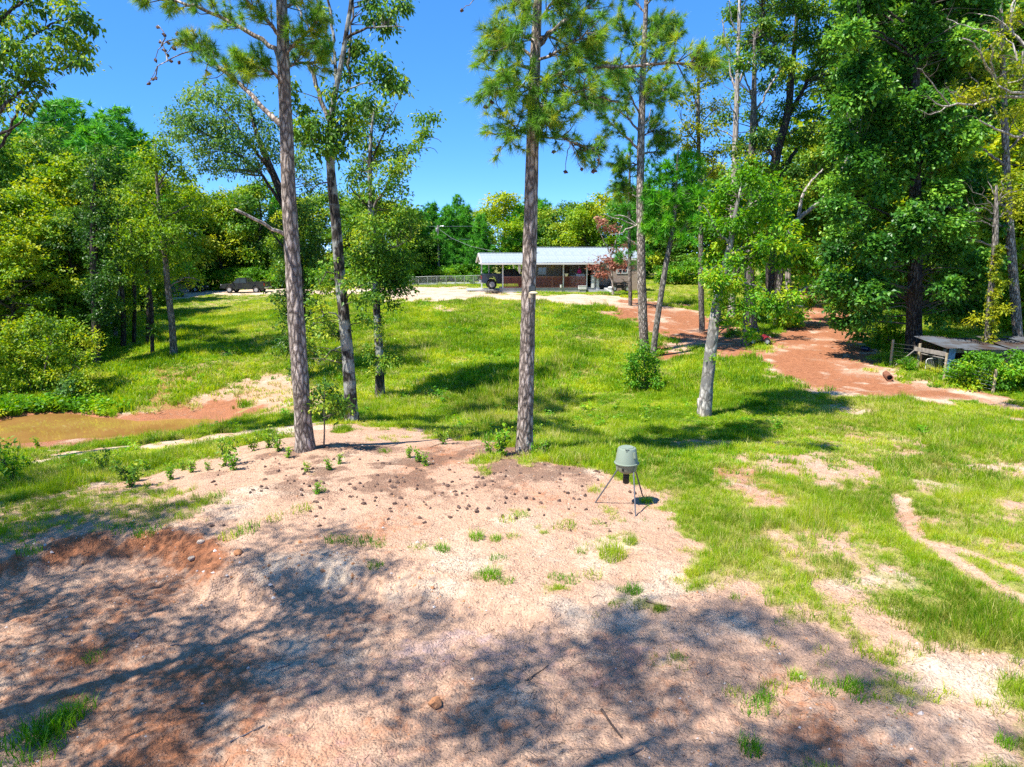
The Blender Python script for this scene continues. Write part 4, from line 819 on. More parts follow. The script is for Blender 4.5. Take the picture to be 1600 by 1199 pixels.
    for p, a, b, dd in (([(1662,150),(1610,150),(1565,152),(1530,160),(1484,166),(1452,158)], 6, 1.6, -.8), ([(1664,135),(1620,140),(1590,146),(1560,138)], 7, 2.5, -1), ([(1484,165),(1462,140),(1446,118),(1434,104)], 2.6, .8, -.9), ([(1656,90),(1610,80),(1590,60),(1580,20),(1592,-20)], 6, 2.5, .5), ([(1600,70),(1580,50),(1560,30),(1530,20)], 3.5, 1, .3), ([(1590,95),(1575,60),(1545,50)], 3, 1, .3), ([(1555,124),(1540,100),(1530,78),(1505,60)], 5, 1.5, -1), ([(1552,122),(1548,95),(1550,70)], 4, 1.2, -1), ([(1660,220),(1620,212),(1575,208),(1540,196),(1530,190)], 5, 2, -1), ([(1610,50),(1590,30),(1585,5)], 3, 1, .4), ([(1565,60),(1520,45),(1480,30)], 2.5, .8, .5), ([(1530,160),(1500,150),(1480,140)], 2, .7, -.8), ([(1484,166),(1455,178),(1440,172)], 2, .7, -.8), ([(1598,80),(1600,120),(1575,130)], 3, 1, 0)):
        P, R = t.limb(p, a, b, (0, dd), part='bare_branch', kink=.03)
        for j in range(9): t.twig(P[rg.integers(len(P)//3, len(P))]+rg.normal(0, .32, 3), .010, 0)
    t.crown('dead_leaf', 'twigwork')
    t.blobs([(1560,135,30,8),(1520,150,24,7),(1590,128,24,10),(1545,160,22,6),(1600,100,16,10),(1545,85,12,8),(1580,180,20,8),(1560,60,12,8),(1600,170,16,10),(1510,150,12,6),(1590,30,10,10)], size=.13, clump=.28, per=22, dens=5, depth=.8, tint=(.6, .26), frac=.3)
    t.crown('gold_leaf')
oak_front(); oak_ivy(); willow_oak(); leaning_tree(); right_group(); big_right()

# ------------------------------------------------------------------ left-hand trees
def left_trees():
    b = hit(-6, 716)
    t = Tree('oak_tree', 'oak at the left edge whose bough hangs into the top corner of the sky', (b[0], 23.0, gz(b[0], 23.0)), seed=201, bark='dark_bark')
    t.trunk([(-4,716),(-14,600),(-22,450),(-26,300),(-20,150),(-10,20),(0,-100)], [17,15,14,13,12,10,6], k=14, step=.25)
    for p in ([(-20,190),(40,135),(75,110),(100,105),(125,98)], [(-14,100),(40,60),(80,40),(115,28)], [(-22,220),(20,200),(40,180)], [(-10,40),(40,0),(80,-30)], [(-24,260),(10,215),(35,160),(60,150)]): t.limb(p, 6, 1.4, (0, t.rg.uniform(-.8, 1.2)))
    t.blobs([(20,30,26,16),(55,15,24,14),(90,8,20,10),(110,22,16,9),(60,42,24,14),(95,45,20,10),(125,35,14,8),(25,65,26,16),(70,72,24,12),(108,62,16,10),(142,40,10,6),(50,95,22,12),(90,92,20,9),(118,92,14,8),(20,105,24,14),(65,118,14,8),(130,75,10,6),(15,140,24,14),(50,138,14,8),(5,170,20,16),(40,165,10,8),(-20,60,40,40),(-30,140,40,40),(-20,-30,40,30),(40,-30,40,20),(90,-30,30,15),(125,100,10,6)], size=.17, clump=.30, per=26, dens=2.5, depth=1.3, tint=(.38, .30), droop=.4, frac=.35)
    t.crown('oak_leaf')
    t = Tree('slender_tree', 'slender tree alone on the bank left of the black pickup, fine light green crown', hit(272, 557), seed=202, bark='grey_bark')
    t.trunk([(272,557),(268,500),(262,450),(257,390),(250,330),(245,280),(243,225)], [11,10,9,8,6.5,4.5,2], k=12, step=.25)
    for p in ([(262,450),(290,435),(312,438)], [(257,395),(225,380),(200,385)], [(252,345),(285,325),(305,320)], [(250,330),(225,305),(205,300)], [(247,290),(265,265),(280,250)]): t.limb(p, 3, 1, (0, t.rg.uniform(-1, 1)))
    B = [(245,232,24,14),(225,255,26,16),(265,250,28,18),(290,270,18,16),(240,280,32,16),(205,285,18,14),(275,290,30,18),(300,305,18,18),(225,312,30,16),(260,325,32,16),(295,338,24,18),(205,335,22,16),(235,350,30,16),(272,362,30,16),(305,370,18,14),(205,372,24,16),(240,388,30,14),(280,396,28,14),(215,405,24,14),(255,418,28,12),(295,425,22,10),(310,440,14,8),(230,435,20,10),(190,400,16,16)]
    t.blobs(B, size=.19, clump=.46, per=28, dens=1.7, depth=1.6, tint=(.46, .25), frac=.2); t.crown('fine_leaf')
    t = Tree('ivy_tree', 'tree smothered in dark ivy at the corner of the pond thicket', hit(150, 572), seed=203, bark='dark_bark')
    t.trunk([(150,572),(150,500),(147,420),(146,340),(147,300),(148,285)], [13,12,11,10,6,3], k=12, step=.3)
    t.blobs([(148,275,18,18),(138,300,20,18),(158,310,18,18),(150,340,22,20),(165,370,18,20),(140,375,18,20),(155,405,20,20),(168,430,14,20),(150,450,20,22),(170,470,12,18),(155,490,18,16)], size=.17, clump=.36, per=30, dens=3.2, depth=.7, tint=(.30, .30), frac=.1); t.crown('ivy_leaf', 'ivy')
    for i, (px, py, x1, y1, w, lab) in enumerate(((193,543,184,330,8,'thin dark trunk leftmost in the clump of thin trees above the pond'),(209,538,207,300,6,'thin straight trunk second in the clump of thin trees above the pond'),(232,540,226,330,8,'thicker dark trunk in the middle of the clump of thin trees above the pond'),(238,552,230,350,6,'thin trunk nearest the lone slender tree in the clump above the pond'),(180,530,186,320,6,'pale thin trunk at the back of the clump beside the ivy tree'))):
        t = Tree('thin_tree', lab, hit(px, py), seed=210+i, bark='dark_bark' if i != 4 else 'pale_bark')
        t.trunk([(px,py),((px*2+x1)/3+2,(py*2+y1)/3),((px+x1*2)/3-2,(py+y1*2)/3),(x1,y1)], [w,w*.85,w*.65,w*.3], k=8, step=.4, flare=.15)
        t.blobs([(x1+t.rg.uniform(-18,18), y1+dy, t.rg.uniform(14,24), t.rg.uniform(10,16)) for dy in (0, 18, 38, 60, 80)]+[(px+t.rg.uniform(-8,8), py-t.rg.uniform(20,80), 9, 10), (px+t.rg.uniform(-10,10), py-t.rg.uniform(40,110), 10, 10)], size=.2, clump=.42, per=24, dens=1.5, depth=1.2, tint=(.42, .28), frac=.2); t.crown('fine_leaf' if i % 2 else 'oak_leaf')
    b = hit(60, 634)
    t = Tree('bush', 'big rounded bush with yellowing leaves on the far bank of the pond', (b[0], b[1]+1.2, gz(b[0], b[1]+1.2)), 'bush', seed=220, bark='twig')
    for p in ([(60,634),(40,590),(20,545)], [(62,634),(70,580),(80,530)], [(66,634),(100,600),(120,560)], [(58,634),(10,610),(-20,590)]): t.limb(p, 4, 1, (0, .3), part='stem')
    t.blobs([(20,520,26,18),(60,505,30,18),(100,515,28,18),(135,530,18,16),(-10,545,26,22),(30,550,32,20),(75,545,34,20),(118,556,26,18),(145,560,12,14),(10,585,32,20),(55,585,34,20),(98,590,30,18),(132,590,18,16),(-20,610,26,18),(35,615,30,14),(80,618,30,12),(118,615,22,12),(145,610,10,10),(-50,570,30,30)], size=.16, clump=.36, per=30, dens=2.8, depth=1.0, tint=(.50, .32), frac=.1); t.crown('fine_leaf', 'foliage')
    t = Tree('bush', 'low dark bush at the waterside under the yellowing bush', hit(110, 634), 'bush', seed=221, bark='twig')
    t.limb([(110,634),(112,612),(105,600)], 3, 1, part='stem'); t.blobs([(100,612,16,10),(118,608,16,12),(108,596,14,10),(130,620,12,8)], size=.14, clump=.3, per=28, dens=4, depth=.5, tint=(.35, .25), frac=.1); t.crown('blue_leaf', 'foliage')
    # the bush and sapling on the near slope
    t = Tree('bush', 'rounded bush with yellow-tipped leaves at the foot of the slim pine', hit(1005, 612), 'bush', seed=222, bark='twig')
    for p in ([(1005,612),(995,585),(985,560)], [(1006,612),(1008,580),(1005,545)], [(1008,612),(1020,590),(1028,565)]): t.limb(p, 3, 1, (0, .1), part='stem')
    t.blobs([(1003,545,12,12),(990,560,14,12),(1015,562,16,14),(998,578,18,14),(1018,585,14,14),(990,592,14,12),(1006,600,20,10),(1024,600,8,10),(984,575,8,14)], size=.12, clump=.24, per=30, dens=6.5, depth=.5, tint=(.42, .30), frac=.2); t.crown('fresh_leaf', 'foliage')
    t = Tree('sapling', 'thin sapling with a loose leafy head right beside the pond-side pine', hit(506, 700), 'sapling', seed=223, bark='grey_bark')
    t.trunk([(506,700),(507,670),(506,640),(508,600)], [3,2.6,2,1], k=6, flare=.1)
    for p in ([(506,650),(490,630),(478,625)], [(507,640),(525,620),(540,615)], [(507,630),(500,610),(490,595)]): t.limb(p, 1.2, .5, (0, t.rg.uniform(-.3, .3)))
    t.blobs([(508,602,16,10),(495,618,16,10),(525,618,18,9),(485,632,14,8),(512,634,18,9),(535,630,10,8),(500,645,18,8),(525,645,14,7),(540,640,8,5)], size=.12, clump=.22, per=20, dens=6, depth=.4, tint=(.45, .28), frac=.6); t.crown('oak_leaf')
left_trees()

# ------------------------------------------------------------------ the wood all round: one tree of each kind, then copies
def proto_broad(name, label, seed, H, r, mat, leaf, clump, per, nk, nclump, group, bark='dark_bark', base=.22, tint=(.4, .27), cat='tree', shape=1.0, tw=.05):
    t = Tree(name, label, (0, 0, 0), cat, group, seed, bark); rg = t.rg
    P, R = t.wood('trunk', [(0,0,0), (rg.normal(0,.15), rg.normal(0,.15), H*.35), (rg.normal(0,.3), rg.normal(0,.3), H*.7), (0, 0, H*.97)], [H*.018, H*.014, H*.008, .02], H/24, 8, .05, .3)
    for i in range(nk):
        f = (i+rg.random())/nk; z = H*(base+(1-base)*f*.97); w = r*(math.sin(math.pi*min(1, .18+.80*f*shape))**.75); a = rg.uniform(0, 2*math.pi); q = w*rg.uniform(.35, .95)
        c0 = np.array([q*math.cos(a), q*math.sin(a), z]); rx = r*rg.uniform(.28, .46); rz = rx*rg.uniform(.45, .7); tb = tint[0]+rg.normal(0, tint[1]*.75)
        t.twig(c0, tw*H/10)
        u = unit(rg.normal(0, 1, (nclump, 3)))*rg.uniform(0, 1, (nclump, 1))**(1/2.4); C = c0+u*[rx, rx, rz]
        for c, uu in zip(C, u):
            m = int(per*rg.uniform(.6, 1.4)); X = c+rg.normal(0, 1, (m, 3))*[clump*.6, clump*.6, clump*.36]; V, T = leaves_np(X, unit(uu*.6+unit(X-c))+[0, 0, -.3], leaf, rg, .6, .7)
            tc = tb+rg.normal(0, tint[1]*.4); t.put(V, T, 0, np.repeat(np.clip(tc+rg.normal(0, tint[1]*.5, m), 0, 1), 4))
    t.crown(mat); return t.root, H
def proto_pine(name, label, seed, H, r, mat, tuft, needles, width, n, group, base=.3):
    t = Tree(name, label, (0, 0, 0), 'tree', group, seed, 'pine_bark'); rg = t.rg
    t.wood('trunk', [(0,0,0), (rg.normal(0,.1), 0, H*.5), (0, 0, H*.98)], [H*.014, H*.010, .03], H/16, 8, .05, .2)
    for i in range(n):
        f = (i+rg.random())/n; z = H*(base+(1-base)*f); w = r*(1-f**1.8)**.8*(.7+.3*math.sin(math.pi*min(1, f*1.1+.25)))+.45; a = i*2.4+rg.normal(0, .3); q = w*rg.uniform(.6, 1.1)
        e = np.array([q*math.cos(a), q*math.sin(a), z+q*.25]); s0 = np.array([0, 0, z-q*.1]); V, T = tube_np(np.array([s0, (s0+e)/2-[0, 0, .05*q], e]), np.array([.05, .035, .015]), 4); t.put(V, T, 1, .3)
        k = max(3, int(q*5.5)); ff = rg.uniform(.35, 1.05, (k, 1)); C = s0+(e-s0)*ff+rg.normal(0, .16+.1*q, (k, 3)); D = unit(np.array([math.cos(a), math.sin(a), .6])+rg.normal(0, .4, (k, 3)))
        t.shoots(C, D, tuft, needles, width, (.35+.3*f+rg.normal(0, .1), .18), .9)
    t.crown(mat); return t.root, H
GB = 'broad-leaved trees of the wood behind the yard'; GP2 = 'pines of the wood behind the yard'; GL_ = 'trees of the thicket left of the pond'; GR_ = 'tall trees crowding the right side'
PROTO = {
 'far_oak': proto_broad('oak_tree', 'green broad-leaved tree in the wood behind the yard', 301, 13, 4.6, 'oak_leaf', .40, .75, 26, 26, 12, GB, base=.12),
 'far_oak2': proto_broad('oak_tree', 'yellowish green broad-leaved tree in the wood behind the yard', 302, 12, 4.8, 'fine_leaf', .38, .75, 26, 26, 12, GB, base=.10, tint=(.5, .25)),
 'far_dark': proto_broad('oak_tree', 'dark green broad-leaved tree in the wood behind the yard', 303, 12, 4.4, 'oak_leaf', .38, .7, 26, 26, 12, GB, base=.10, tint=(.45, .3)),
 'far_pine': proto_pine('pine_tree', 'dense green pine in the wood behind the yard', 304, 13, 3.4, 'needle_far', .75, 26, .06, 84, GP2, base=.10),
 'far_pine2': proto_pine('pine_tree', 'slim open pine in the wood behind the yard', 305, 15, 2.9, 'needle_far', .60, 24, .05, 56, GP2, base=.35),
 'near_oak': proto_broad('oak_tree', 'leafy tree in the thicket left of the pond', 306, 13, 4.4, 'fine_leaf', .27, .42, 24, 46, 20, GL_, base=.10, tint=(.52, .34)),
 'near_dark': proto_broad('oak_tree', 'dark leafy tree in the thicket left of the pond', 307, 14, 4.2, 'oak_leaf', .27, .42, 24, 46, 20, GL_, base=.12, tint=(.46, .34)),
 'shrub': proto_broad('shrub', 'round shrub at the foot of the wood behind the yard', 308, 3.2, 1.9, 'fresh_leaf', .26, .42, 22, 14, 9, 'shrubs at the foot of the wood', base=.08, tint=(.4, .3), cat='shrub', bark='twig', shape=.8),
}
SRC_USED = set()
def grow(kind, x, y, height, squash=1.0, label=None, group=None, rot=None):
    root, H = PROTO[kind]; o = root if kind not in SRC_USED else copy_tree(root); SRC_USED.add(kind)
    o.location = (x, y, gz(x, y)-.1); k = height/H; o.scale = (k*squash, k*squash, k); o.rotation_euler = (0, 0, rot if rot is not None else random.uniform(0, 6.28))
    if label: o['label'] = label
    if group: o['group'] = group
    return o
MARKS = [(-400,'at the far left behind the thicket'),(190,'behind the thin trunks on the left'),(300,'left of the black pickup'),(345,'behind the black pickup'),(425,'behind the pond-side pine'),(500,'behind the dark-trunked oak'),(575,'behind the ivy-trunked oak'),(640,'left of the utility pole'),(688,'between the utility pole and the carport'),(757,'behind the carport'),(838,'behind the main roof'),(930,'behind the withered tree'),(985,'behind the slim pine'),(1060,'behind the leaning tree'),(1180,'behind the white snag'),(1320,'at the top of the red road')]
NTH = ['first', 'second', 'third', 'fourth', 'fifth', 'sixth', 'seventh']; COUNT = {}
ADJ = {'far_oak':'green broad-leaved tree','far_oak2':'yellowish green broad-leaved tree','far_dark':'dark green broad-leaved tree','far_pine':'dense green pine','far_pine2':'slim open pine','shrub':'round shrub'}
def mark(kind, px):
    m = [t for x, t in MARKS if px >= x][-1]; k = (kind, m); COUNT[k] = COUNT.get(k, 0)+1
    return ('%s%s in front of the wood %s' if kind == 'shrub' else '%s%s in the wood %s') % ('' if COUNT[k] == 1 else NTH[COUNT[k]-1]+' ', ADJ[kind], m)
def grow_px(kind, px, top, Y, squash=1.0, **kw):
    x = at(px, 400, Y)[0]; return grow(kind, x, Y, at(px, top, Y)[2]-gz(x, Y), squash, **kw)
# behind the house and the yard
for i, (k, px, top, Y, s) in enumerate([
 ('far_oak2',343,300,100,.9),('far_dark',372,288,104,1.0),('far_oak',408,284,101,1.0),('far_pine',440,300,108,1.0),('far_oak2',452,330,98,.9),('far_dark',492,300,103,1.1),('far_oak',530,300,106,1.1),('far_oak',566,305,101,1.1),('far_oak2',604,312,100,1.1),('far_dark',636,322,104,1.0),
 ('far_pine',655,330,108,1.0),('far_pine',676,318,112,1.0),('far_pine',700,322,107,1.0),('far_pine2',716,304,116,1.0),('far_pine',728,322,108,1.0),('far_pine',752,335,105,.95),('far_oak2',785,302,110,1.25),('far_pine',812,322,108,1.0),('far_pine',845,312,112,1.1),('far_dark',868,322,108,1.0),('far_oak',892,318,110,1.1),('far_oak2',918,316,106,1.1),('far_oak2',942,303,112,1.2),('far_oak',968,318,104,1.1),
 ('far_pine',1000,300,100,1.0),('far_oak',1030,300,98,1.1),('far_dark',1065,290,97,1.2),('far_oak',1105,262,95,1.2),('far_dark',1150,255,96,1.1),('far_oak2',1195,270,92,1.2),('far_dark',1240,262,95,1.3),('far_oak',1285,290,98,1.1),('far_dark',1330,240,92,1.2),('far_oak',1375,200,88,1.1),
 ('far_oak',310,330,100,1.0),('far_dark',280,290,96,1.1),('far_oak2',240,275,92,1.1),('far_oak',200,240,95,1.1),('far_dark',150,230,90,1.1),('far_oak',100,225,92,1.2),('far_oak2',50,215,95,1.2),('far_dark',0,200,90,1.2),('far_oak',-60,190,88,1.2),('far_dark',-130,200,85,1.2),
 ('far_oak',335,310,122,1.2),('far_pine',390,296,125,1.1),('far_oak',470,312,125,1.3),('far_dark',585,322,122,1.3),('far_oak',650,332,128,1.3),('far_dark',760,322,126,1.3),('far_oak',830,325,128,1.3),('far_dark',905,322,124,1.3),('far_dark',1010,292,118,1.4)]):
    grow_px(k, px, top, Y, s, label=mark(k, px))
for k, px, top, Y in (('far_pine2',112,160,78),('far_pine2',134,154,82),('far_pine',168,196,74),('far_pine2',205,168,97),('far_pine',225,205,99),('far_pine2',60,185,80),('far_pine2',95,190,88),('far_pine2',182,180,90)):
    grow_px(k, px, top, Y, 1.15, label='pine rising above the thicket at the left, '+{60:'leftmost of its row',95:'second from the left',112:'tallest of the middle three',134:'right beside the tallest',168:'dense and broad-topped',182:'thin, between two broader pines',205:'slim one right of the broad pine',225:'rightmost and lowest'}[px], group='pines above the left thicket')
for k, px, top, Y in (('near_oak',20,230,50),('near_dark',78,205,54),('near_oak',120,250,47),('near_dark',-30,190,46),('near_oak',60,300,43),('near_dark',110,330,42.5),('near_oak',-70,250,40),('near_oak',5,330,39),('near_dark',165,235,60),('near_oak',215,300,62)):
    grow_px(k, px, top, Y, 1.0, label=('dark leafy tree ' if k == 'near_dark' else 'light green leafy tree ')+{20:'at the left edge under the hanging bough',78:'below the tallest left pine',120:'behind the ivy-smothered tree',-30:'mostly cut off by the left edge, rear',60:'above the big pond-side bush, front',110:'just left of the ivy-smothered tree, front',-70:'beyond the left edge, front',5:'low at the left edge above the bush',165:'right behind the ivy-smothered tree, far',215:'behind the slender lone tree, far'}[px])
for k, px, top, Y, s, lab in (('near_dark',1490,-60,58,1.3,'a'),('near_dark',1575,-20,54,1.2,'a'),('near_oak',1640,120,47,1.2,'a'),('near_dark',1380,20,66,1.2,'a'),('near_dark',1340,-10,74,1.3,'a'),('near_oak',1530,250,62,1.2,'a'),('near_dark',1600,300,66,1.2,'a'),('near_dark',1690,-40,50,1.3,'a'),('near_dark',1460,200,72,1.3,'a'),('near_oak',1300,220,84,1.2,'a')):
    grow_px(k, px, top, Y, s, label='tall leafy tree '+{1490:'directly behind the black-trunked tree, right part',1575:'behind the olive pine at the right edge',1640:'beyond the shed at the right edge',1380:'left behind the black-trunked tree',1340:'behind the tall open-crowned oak, right',1530:'low and light green behind the ivy-wound tree',1600:'dark and low behind the shed',1690:'outermost on the right beyond the grey oak',1460:'far back behind the black trunk',1300:'at the top of the red road, light green'}[px], group=GR_)
for px, Y, h in ((300,94,2.4),(322,96,2.8),(345,95,2.6),(362,97,2.9),(384,95,2.4),(402,97,3.0),(424,95,2.6),(446,96,2.8),(470,95,2.6),(495,97,3.0),(520,95,2.7),(548,97,3.0),(575,96,2.8),(600,98,3.2),(622,97,2.8),(642,104,2.8),(662,103,2.6),(688,104,2.4),(712,103,2.6),(735,104,2.8),(1040,84,2.4),(1070,83,2.8),(1100,82,2.5),(1130,84,2.6),(1165,82,2.4),(1200,80,2.4),(1360,78,2.8)):
    x = at(px, 400, Y)[0]; grow('shrub', x, Y, h, random.uniform(1.0, 1.4), label=mark('shrub', px))
for px, py, h, sq, lab in ((735,444,1.55,.9,'rounded reddish-green bush against the chain-link fence'),(1590,520,4.0,1.0,'bright green bush behind the tin-roofed shed'),(1555,500,4.2,1.0,'tall yellow-green bush left of the ivy-wound tree'),(1418,580,.8,1.1,'low weedy bush at the foot of the black trunk'),(1500,604,1.25,1.0,'leafy bush in front of the shed door'),(1532,609,1.75,1.0,'larger leafy bush in front of the shed wall'),(1572,611,1.85,1.1,'tangled bush at the right edge before the shed'),(1618,612,1.5,1.1,'bush beyond the last fence post'),(1385,540,2.0,.8,'leafy bush by the first fence post'),(1145,528,.7,1.2,'small yellow-green weed clump by the short grey trunk'),(1180,500,1.0,1.3,'low bush behind the quad bike')):
    h0 = hit(px, py); grow('shrub', h0[0], h0[1], h, sq, label=lab, group=None); 
for o in bpy.data.objects:
    if o.parent is None and o.name.startswith('shrub') and o['label'] != 'round shrub at the foot of the wood behind the yard' and 'group' in o: del o['group']
# withered tree by the house
t = Tree('withered_tree', 'small tree with withered red-brown leaves at the right end of the house', hit(958, 462), seed=330, bark='dead_wood')
t.trunk([(958,462),(957,440),(955,415),(952,390)], [4,3.4,2.6,1.2], k=8, step=.3)
for p in ([(956,425),(940,405),(925,398)], [(955,415),(970,395),(985,385)], [(953,395),(940,370),(930,350)], [(954,400),(965,370),(975,350)]): t.limb(p, 1.8, .6, (0, 0))
t.blobs([(940,345,14,7),(955,355,14,6),(965,392,14,7),(948,408,14,7),(935,415,12,6),(960,415,16,8),(975,412,12,6),(950,428,14,7),(938,428,8,5),(968,400,14,6),(980,385,10,5)], size=.28, clump=.45, per=22, dens=1.1, depth=.9, tint=(.45, .3), frac=.5); t.crown('dead_leaf')
# trees at the viewer's back, whose shade falls on the dirt in front
CAN = proto_broad('oak_tree', 'tree at the near edge of the clearing, shading the dirt', 309, 16, 4.6, 'oak_leaf', .15, .55, 80, 20, 9, 'trees at the near edge of the clearing', base=.56, shape=.9, tw=.016)
PROTO['canopy'] = CAN
for k, x, y, h, s in (('canopy',-16.0,8.5,14.5,1.0),('canopy',-14.3,10.2,13.5,.7),('canopy',-10.2,6.6,15,.78),('canopy',-12.9,2.8,15,.9),('canopy',-5.6,2.7,20,.62),('canopy',-19,14.5,14,.8)):
    grow(k, x, y, h, s, label='tree at the near edge of the clearing, shading the dirt', group='trees at the near edge of the clearing')

# ------------------------------------------------------------------ grass
def tuft_mesh(name, seed, n, rad, h, w, mat, lean=.35, wide=1.0, leafy=False):
    rg = np.random.default_rng(seed); V, T, tt = [], [], []; nv = 0
    for i in range(n):
        a = rg.uniform(0, 6.28); r = rad*math.sqrt(rg.random()); x, y = r*math.cos(a), r*math.sin(a); b = rg.uniform(0, 6.28); L = h*rg.uniform(.45, 1.15); ln = L*lean*rg.uniform(.3, 1.5); d = np.array([math.cos(b), math.sin(b), 0]); s = np.array([-math.sin(b+rg.normal(0, .8)), math.cos(b+rg.normal(0, .8)), 0])*w*rg.uniform(.7, 1.3)
        p = np.array([x, y, -.03]); m = p+d*ln*.35+[0, 0, L*.6]; e = p+d*ln+[0, 0, L*rg.uniform(.8, 1.0)]; t = np.clip(rg.normal(.45, .2), 0, 1)
        if leafy:
            for q, f in ((m, .8), (e, 1.0), ((m+e)/2, .9), ((p+m)/2, .8)):
                ss = unit(np.cross(unit(rg.normal(0, 1, 3)), [0, 0, 1]))*w*2.6; dd = unit(rg.normal(0, 1, 3)*[1, 1, .4])*w*4.4
                V += [q, q+dd*.5+ss, q+dd, q+dd*.5-ss]; T += [(nv, nv+1, nv+2), (nv, nv+2, nv+3)]; tt += [np.clip(t+rg.normal(0, .12), 0, 1)]*4; nv += 4
            continue
        V += [p-s, p+s, m+s*.75, m-s*.75, e]; T += [(nv, nv+1, nv+2), (nv, nv+2, nv+3), (nv+3, nv+2, nv+4)]; tt += [t]*5; nv += 5
    return np_mesh(name, V, T, MAT[mat], tint=tt)
def tuft_set(name, specs):
    c = bpy.data.collections.new(name)
    for i, s in enumerate(specs): o = bpy.data.objects.new('%s_blade_%02d' % (name, i), tuft_mesh(name, 400+i, *s)); c.objects.link(o)
    return c
NEAR = tuft_set('fine_grass', [(30,.09,.20,.0035,'grass'),(26,.12,.16,.0035,'grass',.6),(30,.08,.24,.0032,'grass'),(22,.10,.16,.003,'straw',.6),(24,.10,.15,.004,'lush',.5)])
MID = tuft_set('meadow_grass', [(30,.16,.26,.007,'grass'),(30,.18,.22,.007,'grass',.6),(30,.15,.30,.006,'grass'),(26,.16,.24,.006,'straw',.5),(30,.16,.20,.008,'lush',.5)])
FAR = tuft_set('far_grass', [(30,.30,.32,.016,'grass'),(30,.34,.28,.016,'grass',.6),(30,.28,.36,.014,'grass'),(26,.30,.30,.014,'straw',.5),(30,.30,.26,.018,'lush',.5)])
WEED = tuft_set('weed', [(12,.16,.40,.020,'lush',.4,1,True),(12,.18,.34,.022,'lush',.6,1,True),(30,.14,.42,.008,'lush',.45),(14,.15,.30,.018,'grass',.5,1,True)])
def scatter(name, label, P, rz, sc, idx, coll, tilt=.12):
    n = len(P); me = bpy.data.meshes.new(name); me.vertices.add(n); me.vertices.foreach_set('co', np.asarray(P, np.float32).ravel())
    r = np.stack([rng.normal(0, tilt, n), rng.normal(0, tilt, n), rz], 1).astype(np.float32)
    a = me.attributes.new('turn', 'FLOAT_VECTOR', 'POINT'); a.data.foreach_set('vector', r.ravel())
    a = me.attributes.new('size', 'FLOAT_VECTOR', 'POINT'); a.data.foreach_set('vector', np.asarray(sc, np.float32).ravel())
    a = me.attributes.new('pick', 'INT', 'POINT'); a.data.foreach_set('value', np.asarray(idx, np.int32))
    o = link(name, me); tag(o, label, kind='stuff')
    ng = bpy.data.node_groups.new(name, 'GeometryNodeTree'); ng.interface.new_socket('Geometry', in_out='INPUT', socket_type='NodeSocketGeometry'); ng.interface.new_socket('Geometry', in_out='OUTPUT', socket_type='NodeSocketGeometry')
    N, L = ng.nodes, ng.links; gi = N.new('NodeGroupInput'); go = N.new('NodeGroupOutput'); io = N.new('GeometryNodeInstanceOnPoints'); ci = N.new('GeometryNodeCollectionInfo'); ci.inputs[0].default_value = coll; ci.inputs[1].default_value = True; ci.inputs[2].default_value = True
    io.inputs['Pick Instance'].default_value = True
    def na(nm, ty): q = N.new('GeometryNodeInputNamedAttribute'); q.data_type = ty; q.inputs[0].default_value = nm; return q.outputs[0]
    L.new(gi.outputs[0], io.inputs['Points']); L.new(ci.outputs[0], io.inputs['Instance']); L.new(na('turn', 'FLOAT_VECTOR'), io.inputs['Rotation']); L.new(na('size', 'FLOAT_VECTOR'), io.inputs['Scale']); L.new(na('pick', 'INT'), io.inputs['Instance Index']); L.new(io.outputs[0], go.inputs[0])
    md = o.modifiers.new('scatter', 'NODES'); md.node_group = ng; return o
TALL = poly_at([(700,650),(740,600),(800,565),(900,570),(880,640),(800,690)]); TALL2 = poly_at([(1090,850),(1150,800),(1280,810),(1360,860),(1330,930),(1150,920)]); TALL3 = poly_at([(1400,960),(1500,900),(1640,930),(1640,1060),(1480,1040)])
WET = poly_at([(-120,668),(-120,628),(0,626),(60,632),(110,630),(180,634),(200,645),(170,655),(130,660),(60,668)])
FENCE_SIDE = poly_at([(1460,590),(1500,588),(1560,590),(1700,585),(1700,640),(1600,622),(1530,612),(1470,602)])
def sow(y0, y1, dens, hs):
    xw = lambda y: .80*y+5; A = (y1-y0)*2*xw(y1); n = int(A*dens); Y = rng.uniform(y0, y1, n); X = rng.uniform(-xw(y1), xw(y1), n); k = np.abs(X) < xw(Y); X, Y = X[k], Y[k]
    G = layout(X, Y)[0]; pad = sdist(HOUSE_PAD, X, Y) if y1 > 60 else np.full(X.shape, -9.)
    keep = (rng.random(len(X)) < np.clip(G*1.25-.12, 0, 1)) & (pad < 0); X, Y, G = X[keep], Y[keep], G[keep]; n = len(X)
    nz = fbm(X, Y, 2.4, 4, 41); nb = fbm(X, Y, 7.0, 3, 42); nt = fbm(X, Y, .7, 3, 43)
    H = hs*(.85+.85*nz+.55*nt)*(.5+.5*G); tl = np.clip(np.maximum(np.maximum(sstep(-.8, .8, sdist(TALL, X, Y)+.8*nz), sstep(-.4, .4, sdist(TALL2, X, Y)+.5*nz)), sstep(-.4, .4, sdist(TALL3, X, Y)+.5*nz)), 0, 1); H = H*(1+.75*tl); H = H*np.where(rng.random(n) < .06, rng.uniform(1.2, 1.9, n), 1); H = np.clip(H, .25, 2.6)
    ps = np.clip(.15+.35*nb+.22*tl+.22*(1-G)+.10*sstep(1, 6, X)*sstep(27, 20, Y), .02, .65); pl = np.clip(.14-.25*nb, .02, .5); u = rng.random(n); idx = np.where(u < ps, 3, np.where(u < ps+pl, 4, rng.integers(0, 3, n)))
    w = rng.uniform(.8, 1.25, n); Z = ground_z(X, Y)
    return np.stack([X, Y, Z], 1), rng.uniform(0, 6.28, n), np.stack([w, w, H*rng.uniform(.75, 1.25, n)], 1), idx
